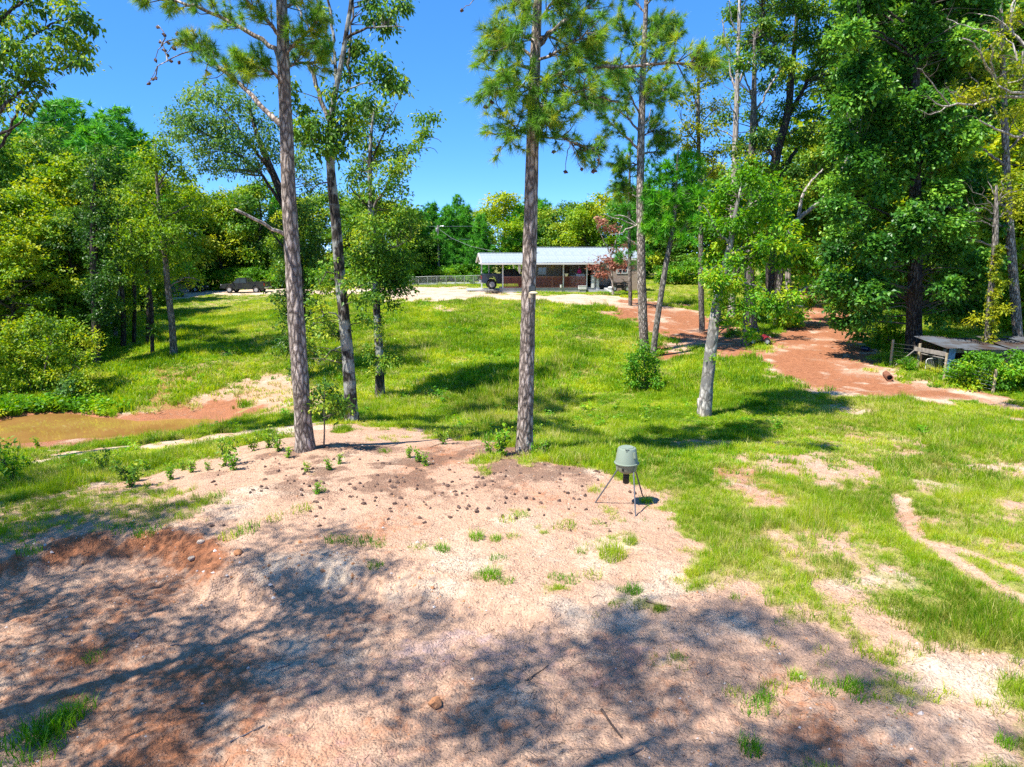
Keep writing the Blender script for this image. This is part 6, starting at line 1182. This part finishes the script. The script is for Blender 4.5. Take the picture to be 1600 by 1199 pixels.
def quad(label, loc, rz, mat, S, rack=True):
    t = tag(empty('quad_bike', loc, rz), label, 'quad bike'); t.scale = (S, S, S)
    MB().box((0, 0, .42), (1.1, .3, .22)).box((-.1, 0, .55), (.5, .26, .12)).build('frame', MAT['black'], t, bevel=.03)
    MB().prism([(-.2, .62), (.0, .70), (.55, .66), (.66, .74), (.60, .80), (-.1, .80), (-.28, .72)], -.17, .17).build('seat', MAT['black'], t, bevel=.03)
    MB().prism([(-.55, .58), (-.25, .66), (-.18, .84), (-.42, .92), (-.62, .80)], -.2, .2).build('tank', mat, t, bevel=.04)
    for s in (-1, 1):
        MB().prism([(-.98, .55), (-.86, .70), (-.62, .76), (-.38, .68), (-.30, .50), (-.36, .50), (-.44, .64), (-.62, .70), (-.82, .64), (-.93, .53)], s*.2, s*.56).build('front_fender', mat, t, bevel=.01)
        MB().prism([(.26, .52), (.36, .70), (.58, .78), (.86, .72), (.98, .56), (.93, .54), (.82, .66), (.58, .72), (.42, .65), (.32, .50)], s*.2, s*.56).build('rear_fender', mat, t, bevel=.01)
        MB().box((-.92, s*.22, .66), (.06, .16, .1)).build('headlight', MAT['lamp_clear'], t, bevel=.02)
        for x in (-.62, .62): wheel(t, x, s*.46, .3, .3, .24, 'wheel')
    MB().tube([(-.45, 0, .85), (-.36, 0, 1.05)], .03, 6).tube([(-.30, -.38, 1.08), (-.36, -.1, 1.05), (-.36, .1, 1.05), (-.30, .38, 1.08)], .018, 6).build('handlebar', MAT['black'], t)
    rk = MB()
    for x0, x1, z in ((-.92, -.5, .86), (.42, .96, .86)):
        for i in range(5): y = -.3+.15*i; rk.tube([(x0, y, z), (x1, y, z)], .012, 4)
        for x in (x0, x1): rk.tube([(x, -.32, z), (x, .32, z)], .014, 4)
        rk.tube([((x0+x1)/2, -.2, z), ((x0+x1)/2, -.2, z-.2)], .014, 4).tube([((x0+x1)/2, .2, z), ((x0+x1)/2, .2, z-.2)], .014, 4)
    rk.build('rack', MAT['black'], t); return t
p = hit(1186, 538); quad('small red and white quad bike parked against the grey trunks', (p[0], p[1], p[2]), math.radians(168), MAT['red_paint'], .68)
q = on_house(12.1, .25, 0); quad('black quad bike parked beside the grey bin at the house', (q[0], q[1], gz(q[0], q[1])), math.radians(186), MAT['dark_paint'], 1.15)

# ------------------------------------------------------------------ fences, pole and wires
MAT['galv'] = M_plain('galvanised_steel', (.36, .38, .38), .4, .5); MAT['post_wood'] = M_plain('weathered_post', (.36, .29, .19), .85, var=.25, scale=5, bump=.4); MAT['grey_wood'] = M_plain('grey_weathered_board', (.25, .225, .20), .85, var=.3, scale=5, bump=.4)
def chain_fence():
    a, b = hit(640, 447), hit(752, 447); b[1] = a[1]; t = tag(empty('chain_link_fence', (a[0], a[1], 0)), 'low chain-link fence behind the yard left of the house', 'fence'); n = 9; L = b[0]-a[0]; pts = []
    for i in range(n):
        x = L*i/(n-1); z = gz(a[0]+x, a[1]); MB().tube([(x, 0, z-.2), (x, 0, z+1.22)], .045, 8).build('post', MAT['galv'], t); pts.append((x, 0, z+1.18))
    MB().tube(pts, .03, 6).build('top_rail', MAT['galv'], t)
    mb = MB(); s = -1.2
    while s < L:
        for sg in (0, 1):
            x0, x1 = max(s, 0), min(s+1.15, L)
            if x1 > x0:
                z = np.interp((x0+x1)/2, [p[0] for p in pts], [p[2] for p in pts])-1.16; u0, u1 = x0-s, x1-s; mb.tube([(x0, .03*sg, z+(1.15-u0 if sg else u0)), (x1, .03*sg, z+(1.15-u1 if sg else u1))], .008, 3, False)
        s += .16
    tag(mb.build('wire_mesh', MAT['galv'], t), kind='stuff')
chain_fence()
xs = np.linspace(-45, 6, 60); y0, y1 = 95.5, 100.5; zz = np.array([max(gz(x, 97), gz(x, 95.5), gz(x, 100.5)) for x in xs])+.05; mb = MB()
mb.add([(x, y0, z) for x, z in zip(xs, zz)]+[(x, y1, z) for x, z in zip(xs, zz)], [(i, i+1, 61+i, 60+i) for i in range(59)]); tag(mb.build('road', MAT['concrete']), 'pale road behind the chain-link fence', kind='structure')
p = hit(686, 441); Yp = p[1]; top = at(687, 352, Yp)
t = tag(empty('utility_pole', tuple(p)), 'tall grey utility pole with a lamp arm beyond the yard', 'utility pole'); hh = top[2]-p[2]
MB().tube([(0, 0, -.3), (0, 0, hh)], [.19, .12], 10).build('pole', MAT['grey_wood'], t, smooth=True); MB().tube([(0, 0, hh-.4), (.35, -.1, hh-.15), (.75, -.2, hh-.1)], .035, 6).build('lamp_arm', MAT['galv'], t); MB().lathe([(.06, .1), (.14, .05), (.19, -.1), (.1, -.13)], (.8, -.2, hh-.12), 12).build('lamp_head', MAT['galv'], t, smooth=True); MB().lathe([(.1, 0), (.13, .05), (.13, .5), (.06, .6)], (-.22, -.1, hh-1.0), 10).build('transformer', MAT['galv'], t, smooth=True)
for (pts, lab) in (([(330,351,106),(500,354,106),(686,354,Yp),(850,353,107),(1000,350,108)], 'upper power line crossing in front of the wood'), ([(330,372,106),(500,374,106),(686,374,Yp),(850,374,107),(1000,371,108)], 'lower power line crossing in front of the wood'), ([(687,359,Yp),(705,372,98),(735,385,90),(772,393,76)], 'sagging service line from the pole to the carport roof')):
    tag(MB().tube([at(*q) for q in pts], .022, 4).build('power_line', MAT['galv']), lab, 'power line')
def pen():
    # posts, rails and brace of the pen by the red road
    t = tag(empty('pen_fence', tuple(hit(1472, 598))), 'weathered post-and-rail fence of the pen beside the red dirt road', 'fence'); b = np.array(t.location)
    for px, top, bot, r, Y in ((1391,531,572,.065,None),(1433,537,578,.07,None),(1474,552,598,.06,None),(1551,577,615,.07,None),(1468,555,580,.10,None)):
        g = hit(px, bot); z1 = at(px, top, g[1])[2]; MB().tube([(g[0]-b[0], g[1]-b[1], g[2]-b[2]-.3), (g[0]-b[0]+.02, g[1]-b[1], z1-b[2])], r, 9).build('post', MAT['post_wood'], t, smooth=True)
    def P(px, py, Y): return Vector(at(px, py, Y)-b)
    g1, g3 = hit(1433, 578)[1], hit(1474, 598)[1]
    r1, r2 = P(1429, 545, g1), P(1478, 554, g3+.6); m = (r1+r2)/2; d = r2-r1
    MB().box(tuple(m), (d.length, .05, .22), math.atan2(d.y, d.x), Matrix.Rotation(-math.asin(d.z/d.length), 4, 'Y')).build('rail', MAT['grey_wood'], t, bevel=.01)
    MB().tube([P(1440, 553, g1), P(1474, 560, g3+.4)], .03, 6).build('rail', MAT['grey_wood'], t); MB().tube([P(1397, 573, hit(1397, 573)[1]), P(1431, 546, g1)], .035, 6).build('brace', MAT['grey_wood'], t)
    w = MB()
    for k in range(6):
        w.tube([P(1391, 536+6*k, hit(1391, 572)[1]), P(1433, 541+6*k, g1)], .006, 3); w.tube([P(1474, 560+6.5*k, g3), P(1551, 581+5.5*k, hit(1551, 615)[1])], .006, 3)
    tag(w.build('wire', MAT['galv'], t), kind='stuff')
    g = hit(1460, 580); gt = tag(empty('gate', (g[0], g[1]+.3, g[2])), 'small wire gate with a bent pale pipe frame in the pen', 'gate'); MB().tube([(-.3, 0, 0), (-.3, 0, .52), (-.22, 0, .6), (.3, 0, .66), (.36, 0, .60), (.36, 0, .02), (-.3, 0, .04)], .022, 6).build('pipe_frame', MAT['white'], gt); w = MB()
    for i in range(8): w.tube([(-.28+.09*i, 0, .04), (-.28+.09*i, 0, .6)], .006, 3); w.tube([(-.3, 0, .06+.07*i), (.36, 0, .06+.07*i)], .006, 3)
    tag(w.build('wire_mesh', MAT['galv'], gt), kind='stuff')
pen()
def M_tin():
    m, nt, n, l, p = M_new('rusted_tin'); tc = n.new('ShaderNodeTexCoord'); nz = n.new('ShaderNodeTexNoise'); nz.inputs['Scale'].default_value = 1.1; nz.inputs['Detail'].default_value = 8; g9 = n.new('ShaderNodeNewGeometry'); l.new(g9.outputs['Position'], nz.inputs['Vector'])
    r = ramp(n, [(.38, (.15, .17, .20)), (.52, (.11, .105, .105)), (.66, (.085, .05, .035))]); l.new(nz.outputs['Fac'], r.inputs[0]); l.new(r.outputs[0], p.inputs['Base Color']); p.inputs['Roughness'].default_value = .55; p.inputs['Metallic'].default_value = .3; return m
MAT['tin'] = M_tin(); MAT['blue_board'] = M_plain('faded_blue_paint', (.20, .33, .55), .7, var=.25); MAT['teal_board'] = M_plain('faded_teal_paint', (.25, .45, .50), .7, var=.2); MAT['old_board'] = M_plain('old_dark_board', (.10, .07, .05), .9, var=.35, scale=5)
def shed():
    x0, Y = at(1480, 560, 34.5)[0], 34.5; z = gz(x0+2, Y+1); t = tag(empty('shed', (x0, Y, z), math.radians(-4)), 'low pen shed under sagging rusty tin sheets at the right edge', 'shed'); H = at(1480, 545, Y)[2]-z
    sheet = roof_panel_mesh('roof_sheet', .82, -.45, 0, 2.9, .22, MAT['tin'], 7, .022, .008)
    for i in range(8): o = link('roof_sheet', sheet, t, (-.35+.79*i, random.uniform(-.12, .1), H+.05+random.uniform(-.02, .03)-.02*(i % 2))); o.rotation_euler = (random.uniform(-.02, .02), random.uniform(-.05, .05), random.uniform(-.05, .05))
    for x in (0, 2.0, 4.0, 6.0):
        for y in (0, 2.6): MB().box((x, y, H/2-.1), (.11, .11, H+.2+(.3 if y else -.0))).build('post', MAT['old_board'], t)
    MB().box((2.9, 0.02, H-.12), (6.2, .06, .18)).build('header', MAT['grey_wood'], t)
    for i, x in enumerate(np.arange(2.1, 6.2, .19)): MB().box((x, -.06, H*.42), (.175, .025, H*.9*random.uniform(.92, 1.0))).build('wall_board', MAT['teal_board'] if i in (9, 10) else MAT['old_board'], t)
    for x in np.arange(.0, 6.2, .21): MB().box((x, 2.68, H*.5), (.19, .025, H*1.05)).build('wall_board', MAT['old_board'], t)
    for k in range(3): MB().box((1.05, -.06, .2+.26*k), (1.9, .025, .12)).build('slat', MAT['grey_wood'], t)
    MB().box((.12, -.12, H*.55), (.34, .03, H*.95), .15, Matrix.Rotation(.08, 4, 'Y')).build('blue_panel', MAT['blue_board'], t)
    return t
shed()
p = hit(1353, 549); t = tag(empty('bucket', (p[0], p[1], p[2]+.14), .5), 'dark blue bucket lying on its side on the red road', 'bucket'); MB().lathe([(.12, -.2), (.16, .2), (.17, .21), (.14, .18)], k=14, axis='Y').build('pail', paint('blue_plastic', (.012, .02, .06)), t, smooth=True); MB().tube([(-.16, .2, 0), (0, .3, .1), (.16, .2, 0)], .01, 4).build('bail', MAT['galv'], t)
p = hit(1388, 594); t = tag(empty('culvert_pipe', (p[0], p[1], p[2]+.16), -.35), 'rusty pipe end sticking out of the red dirt beside the road', 'pipe'); mb = MB(); mb.lathe([(.12, .2), (.12, -.35), (.155, -.36), (.16, -.33), (.155, .9)], k=16, axis='Y', cap=False); mb.build('pipe', M_plain('rusty_iron', (.19, .075, .04), .9, var=.35), t, smooth=True); MB().lathe([(.121, -.05), (.121, -.04)], k=12, axis='Y').build('bore_shade_disc', MAT['black'], t)  # black disc plugging the pipe paints the shade inside its bore

# ------------------------------------------------------------------ small things on the ground
def rock_mesh(name, seed, mat, sub=2):
    bm = bmesh.new(); bmesh.ops.create_icosphere(bm, subdivisions=sub, radius=1); rg = np.random.default_rng(seed)
    for v in bm.verts: k = 1+.35*float(fbm(np.array([v.co.x*1.3+seed]), np.array([v.co.y*1.3+v.co.z*2.1]), 1.0, 3, seed)[0]); v.co *= k; v.co.z *= .65
    me = bpy.data.meshes.new(name); bm.to_mesh(me); bm.free(); me.materials.append(mat); return me
MAT['clay_lump'] = M_plain('dry_clay', (.40, .18, .08), .95, var=.3, scale=5, bump=.5); MAT['white_stone'] = M_plain('white_stone', (.50, .44, .40), .9, var=.2, scale=4, bump=.4); MAT['stick'] = M_plain('dry_stick', (.17, .115, .08), .9, var=.35, scale=6); MAT['grey_stick'] = M_plain('grey_stick', (.12, .11, .115), .9, var=.35, scale=6)
MAT['pale_clay'] = M_plain('pale_clay', (.42, .34, .27), .95, var=.25, scale=5, bump=.5)
def put_rock(px, py, s, mat, label, seed):
    p = hit(px, py); o = link('rock', rock_mesh('rock', seed, mat), None, (p[0], p[1], p[2]+s*.25)); o.scale = (s, s*.8, s*.8); o.rotation_euler = (0, 0, seed); tag(o, label, 'rock')
put_rock(681, 1105, .11, MAT['clay_lump'], 'round orange clay lump on the shaded dirt', 1); put_rock(210, 998, .08, MAT['grey_stick'], 'upright grey stone on the left of the scraped dirt', 2); put_rock(314, 850, .09, MAT['pale_clay'], 'whitish clay lump at the top of the red bank', 3); put_rock(300, 874, .08, MAT['pale_clay'], 'whitish clay lump on the face of the red bank', 4); put_rock(372, 866, .10, MAT['clay_lump'], 'reddish clay lump at the end of the bank', 5)
for i, (px, py, s) in enumerate(((168,502,.35),(174,508,.28),(180,498,.3),(164,512,.25),(172,495,.3))):
    put_rock(px, py, s, MAT['white_stone'], 'pale rubble stone in the small heap beyond the thin trunks', 10+i); bpy.data.objects[-1] if False else None
for o in bpy.data.objects:
    if o.parent is None and o.get('label', '').startswith('pale rubble'): o['group'] = 'pale rubble stones beyond the thin trunks'
def stick(pts, r, mat, label):
    P = [Vector(hit(*q))+Vector((0, 0, r*.7)) for q in pts]; b = P[0].copy(); o = MB().tube([p-b for p in P], [r*(1-.5*i/(len(P)-1)) for i in range(len(P))], 6).build('stick', mat, None, tuple(b), smooth=True); tag(o, label, 'stick')
stick([(821,1066),(836,1056),(848,1048),(857,1040)], .013, MAT['stick'], 'curved brown stick on the dirt below the feeder'); stick([(788,1055),(800,1058),(812,1064)], .007, MAT['stick'], 'thin twig left of the curved stick'); stick([(983,1182),(995,1176),(1005,1173)], .014, MAT['grey_stick'], 'short grey stick near the lower edge of the dirt'); stick([(1010,943),(1030,948),(1048,950)], .02, MAT['stick'], 'pale broken bark strip beside the grass patch'); stick([(360,1165),(385,1150),(413,1138)], .014, MAT['grey_stick'], 'long grey stick in the shade on the left'); stick([(266,1011),(275,1010),(283,1009)], .015, MAT['grey_stick'], 'dark short stick right of the upright stone'); stick([(940,1112),(955,1135),(972,1155)], .02, M_plain('rotten_wood', (.06, .04, .032), .95, var=.4), 'dark rotten branch pressed into the dirt'); stick([(425,1052),(440,1046),(455,1040)], .011, MAT['grey_stick'], 'grey twig in the middle of the shaded dirt'); stick([(95,990),(102,996),(110,998)], .012, MAT['grey_stick'], 'forked dark twig at the left of the scraped dirt'); stick([(1488,698),(1520,692),(1560,690)], .02, MAT['grey_stick'], 'long bare branch lying in the grass on the right'); stick([(672,700),(700,690),(728,682)], .012, MAT['stick'], 'thin fallen branch at the grass edge between the two tall pines')
# cones
CN = [(rng.uniform(430, 1000), rng.normal(765, 32)) for i in range(110)]+[(rng.uniform(560, 940), rng.uniform(705, 800)) for i in range(70)]+[(rng.uniform(330, 560), rng.uniform(715, 830)) for i in range(36)]
for px, py in CN:
    if not (700 < py < 865): continue
    p = hit(px, py); o = link('pine_cone', CONE, None, (p[0], p[1], p[2]+.012)); s = rng.uniform(.4, .95); o.scale = (s, s, s); o.rotation_euler = (rng.uniform(1.1, 2.0), rng.uniform(0, .5), rng.uniform(0, 6.28)); tag(o, 'brown pine cone lying on the dirt under the pines', 'pine cone', 'pine cones fallen on the dirt')
# clumps of grass on the bare dirt, and leafy weeds
def clump(name, seed, n, rad, h, w, mat): return tuft_mesh(name, seed, n, rad, h, w, mat, .55)
CL = [clump('grass_clump', 501, 150, .16, .24, .0045, 'lush'), clump('grass_clump', 502, 260, .26, .42, .004, 'grass'), clump('grass_clump', 503, 120, .20, .16, .0045, 'lush'), clump('grass_clump', 504, 90, .18, .14, .004, 'grass')]
for px, py, k, s, lab in ((957,872,1,1.05,'largest tall grass clump on the dirt below the feeder'),(985,850,1,.6,None),(768,903,0,1.2,'bright green grass clump in the middle of the dirt'),(790,908,2,.8,None),(748,902,2,.7,None),(690,860,0,.95,None),(652,858,3,1.1,None),(560,848,2,1.4,None),(525,846,2,1.2,None),(590,852,2,.9,None),(745,842,0,1.0,None),(775,846,0,.8,None),(802,840,2,.7,None),(795,812,3,1.4,None),(815,806,2,.9,None),(880,826,3,1.5,None),(780,875,2,.9,None),(892,908,2,.9,None),(868,905,2,.7,None),(990,926,0,.95,None),(972,922,2,.6,None),(925,900,3,1.2,None),(1010,785,0,1.0,'grass clump against the back leg of the feeder'),(945,795,3,.9,None),(586,886,2,.8,None),(70,1150,0,1.6,None),(35,1165,2,1.9,None),(105,1130,0,1.3,None),(120,1112,2,1.2,None),(60,1175,2,1.6,None),(148,1030,2,.8,None),(1172,1175,0,.9,None),(1180,1110,2,1.0,None),(1195,1095,0,.7,None),(1245,1062,0,.8,None),(1330,1080,0,1.0,None),(1345,1085,2,1.0,None),(1290,1078,2,.9,None),(1210,1075,3,1.0,None),(1570,1165,0,.7,None),(1060,1030,2,.6,None),(1080,900,1,.5,None),(1100,890,1,.6,None),(230,832,2,1.5,None),(195,828,2,1.3,None),(385,830,2,1.4,None),(360,838,3,1.5,None),(45,862,2,1.2,None),(470,800,3,1.5,None),(430,812,3,1.3,None),(340,775,2,1.1,None),(500,768,2,.8,None)):
    p = hit(px, py); o = link('grass_clump', CL[k], None, tuple(p)); o.scale = (s, s, s*rng.uniform(.85, 1.15)); o.rotation_euler = (0, 0, rng.uniform(0, 6.28)); tag(o, lab or 'small grass clump growing alone on the bare dirt', 'grass clump', None if lab else 'small grass clumps on the bare dirt')
def weed_proto(seed, mat, leaf=.07, n=7, h=.42):
    t = Tree('leafy_weed', 'leafy weed', (0, 0, 0), 'weed', None, seed, 'twig'); rg = t.rg
    for i in range(n):
        a = rg.uniform(0, 6.28); e = np.array([math.cos(a)*h*.5*rg.uniform(.2, 1), math.sin(a)*h*.5*rg.uniform(.2, 1), h*rg.uniform(.6, 1.1)]); P, R = t.wood('stem', [(0, 0, -.03), e*[.4, .4, .55], e], [.008, .006, .003], .08, 5, 0)
        for q in P[len(P)//4:]:
            m = 7; X = q+rg.normal(0, leaf*.6, (m, 3)); V, T = leaves_np(X, unit(X-q)+[0, 0, .1], leaf, rg, .55, .6); t.put(V, T, 0, np.repeat(np.clip(rg.normal(.5, .25, m), 0, 1), 4))
    t.crown(mat, 'leaves'); return t.root
WP = [weed_proto(601, 'fresh_leaf'), weed_proto(602, 'oak_leaf', .08, 5, .5), weed_proto(603, 'fresh_leaf', .06, 5, .3)]; used = set()
for px, py, k, s, lab in ((352,728,1,1.5,'tallest leafy weed on the dirt left of the pond-side pine'),(365,735,0,1.0,None),(205,762,1,1.5,'tall leafy weed at the grass edge lower left'),(165,740,1,1.3,None),(212,752,0,1.0,None),(232,738,2,1.2,None),(268,750,0,.9,None),(300,738,2,1.1,None),(286,735,2,.9,None),(325,735,2,.8,None),(435,706,1,1.3,'leafy weed nearest the foot of the pond-side pine'),(420,700,0,1.0,None),(450,715,2,1.0,None),(395,705,1,1.0,None),(785,712,0,1.7,'leafy weed at the left foot of the middle pine'),(765,710,2,1.3,None),(850,710,2,1.2,None),(835,712,2,1.0,None),(655,722,2,1.2,None),(665,728,2,1.0,None),(640,716,0,.7,None),(495,772,2,.9,None),(515,735,2,1.0,None),(530,725,2,.9,None),(480,738,2,.9,None),(20,760,0,2.2,'big leafy weed at the left edge above the bank'),(5,740,1,2.0,'leafy weed behind the big one at the left edge'),(45,735,2,1.6,None),(60,700,2,1.3,None),(1215,672,2,1.4,'dark dry weed standing in the grass right of the leaning tree'),(693,695,1,1.0,None)):
    p = hit(px, py); o = WP[k] if k not in used else copy_tree(WP[k]); used.add(k); o.location = tuple(p); o.scale = (s, s, s); o.rotation_euler = (0, 0, rng.uniform(0, 6.28)); o['label'] = lab or 'small leafy weed sprouting on the dirt'
    if lab is None: o['group'] = 'small leafy weeds on the dirt'
    elif 'group' in o: del o['group']
# litter: twigs, crumbs and clods, far too many to count
def litter():
    n = 9000; X = rng.uniform(-15, 12, n); Y = 6.5+17*rng.random(n)**1.3; g, r_, p_, l_, rd, b = layout(X, Y); k = (g < .35) & (rng.random(n) < np.clip(.5+fbm(X, Y, 1.3, 3, 51)*1.2, .1, 1)); X, Y = X[k], Y[k]; n = len(X); Z = ground_z(X, Y)+.006
    a = rng.uniform(0, math.pi, n); L = rng.gamma(2.0, .022, n)+.02; w = rng.uniform(.0015, .004, n); d = np.stack([np.cos(a), np.sin(a), rng.normal(0, .10, n)], 1)*L[:, None]; s = np.stack([-np.sin(a), np.cos(a), np.zeros(n)], 1)*w[:, None]; up = np.stack([np.zeros(n), np.zeros(n), w*1.6], 1); C = np.stack([X, Y, Z], 1); bend = np.stack([-np.sin(a), np.cos(a), np.zeros(n)], 1)*(rng.normal(0, .12, n)*L)[:, None]
    V = np.stack([C-d-s, C-d+s, C-d+up, C+bend-s, C+bend+s, C+bend+up, C+d-s*.4, C+d+s*.4, C+d+up*.4], 1).reshape(-1, 3); q = np.arange(n)[:, None]*9; F = []
    for o_ in (0, 3):
        for i, j in ((0, 2), (2, 1)): F += [q+[o_+i, o_+3+i, o_+3+j], q+[o_+i, o_+3+j, o_+j]]
    tag(link('twig_litter', np_mesh('twig_litter', V, np.concatenate(F), MAT['stick'])), 'scattered twigs and pine straw on the bare dirt', kind='stuff')
    n = 22000; X = rng.uniform(-15, 13, n); Y = 6.3+15*rng.random(n)**1.4; g = layout(X, Y)[0]; bk = np.exp(-((sdist(SHELF, X, Y)-.1)/.6)**2)*(X < -1)
    k = (g < .4) & (rng.random(n) < np.clip(.35+fbm(X, Y, 1.0, 3, 52)*1.3+bk, .05, 1)); X, Y, bk = X[k], Y[k], bk[k]; n = len(X); S = rng.gamma(1.3, .006, n)+.003; S = S*(1+1.6*bk*rng.random(n)); Z = ground_z(X, Y)
    base = np.array([(1, 0, 0), (0, 1, 0), (-1, 0, 0), (0, -1, 0), (.1, .1, .8), (0, 0, -.6)]); V = (base[None]*rng.uniform(.6, 1.3, (n, 6, 1))*S[:, None, None]+np.stack([X, Y, Z], 1)[:, None]).reshape(-1, 3); q = np.arange(n)[:, None]*6
    F = np.concatenate([q+[0, 1, 4], q+[1, 2, 4], q+[2, 3, 4], q+[3, 0, 4], q+[1, 0, 5], q+[2, 1, 5], q+[3, 2, 5], q+[0, 3, 5]]); tid = np.where(rng.random(n) < .25, 1, 0)
    tag(link('clods', np_mesh('clods', V, F, [MAT['clay_lump'], MAT['white_stone']], np.tile(tid, 8))), 'loose clay clods and pebbles on the dirt', kind='stuff')
litter()
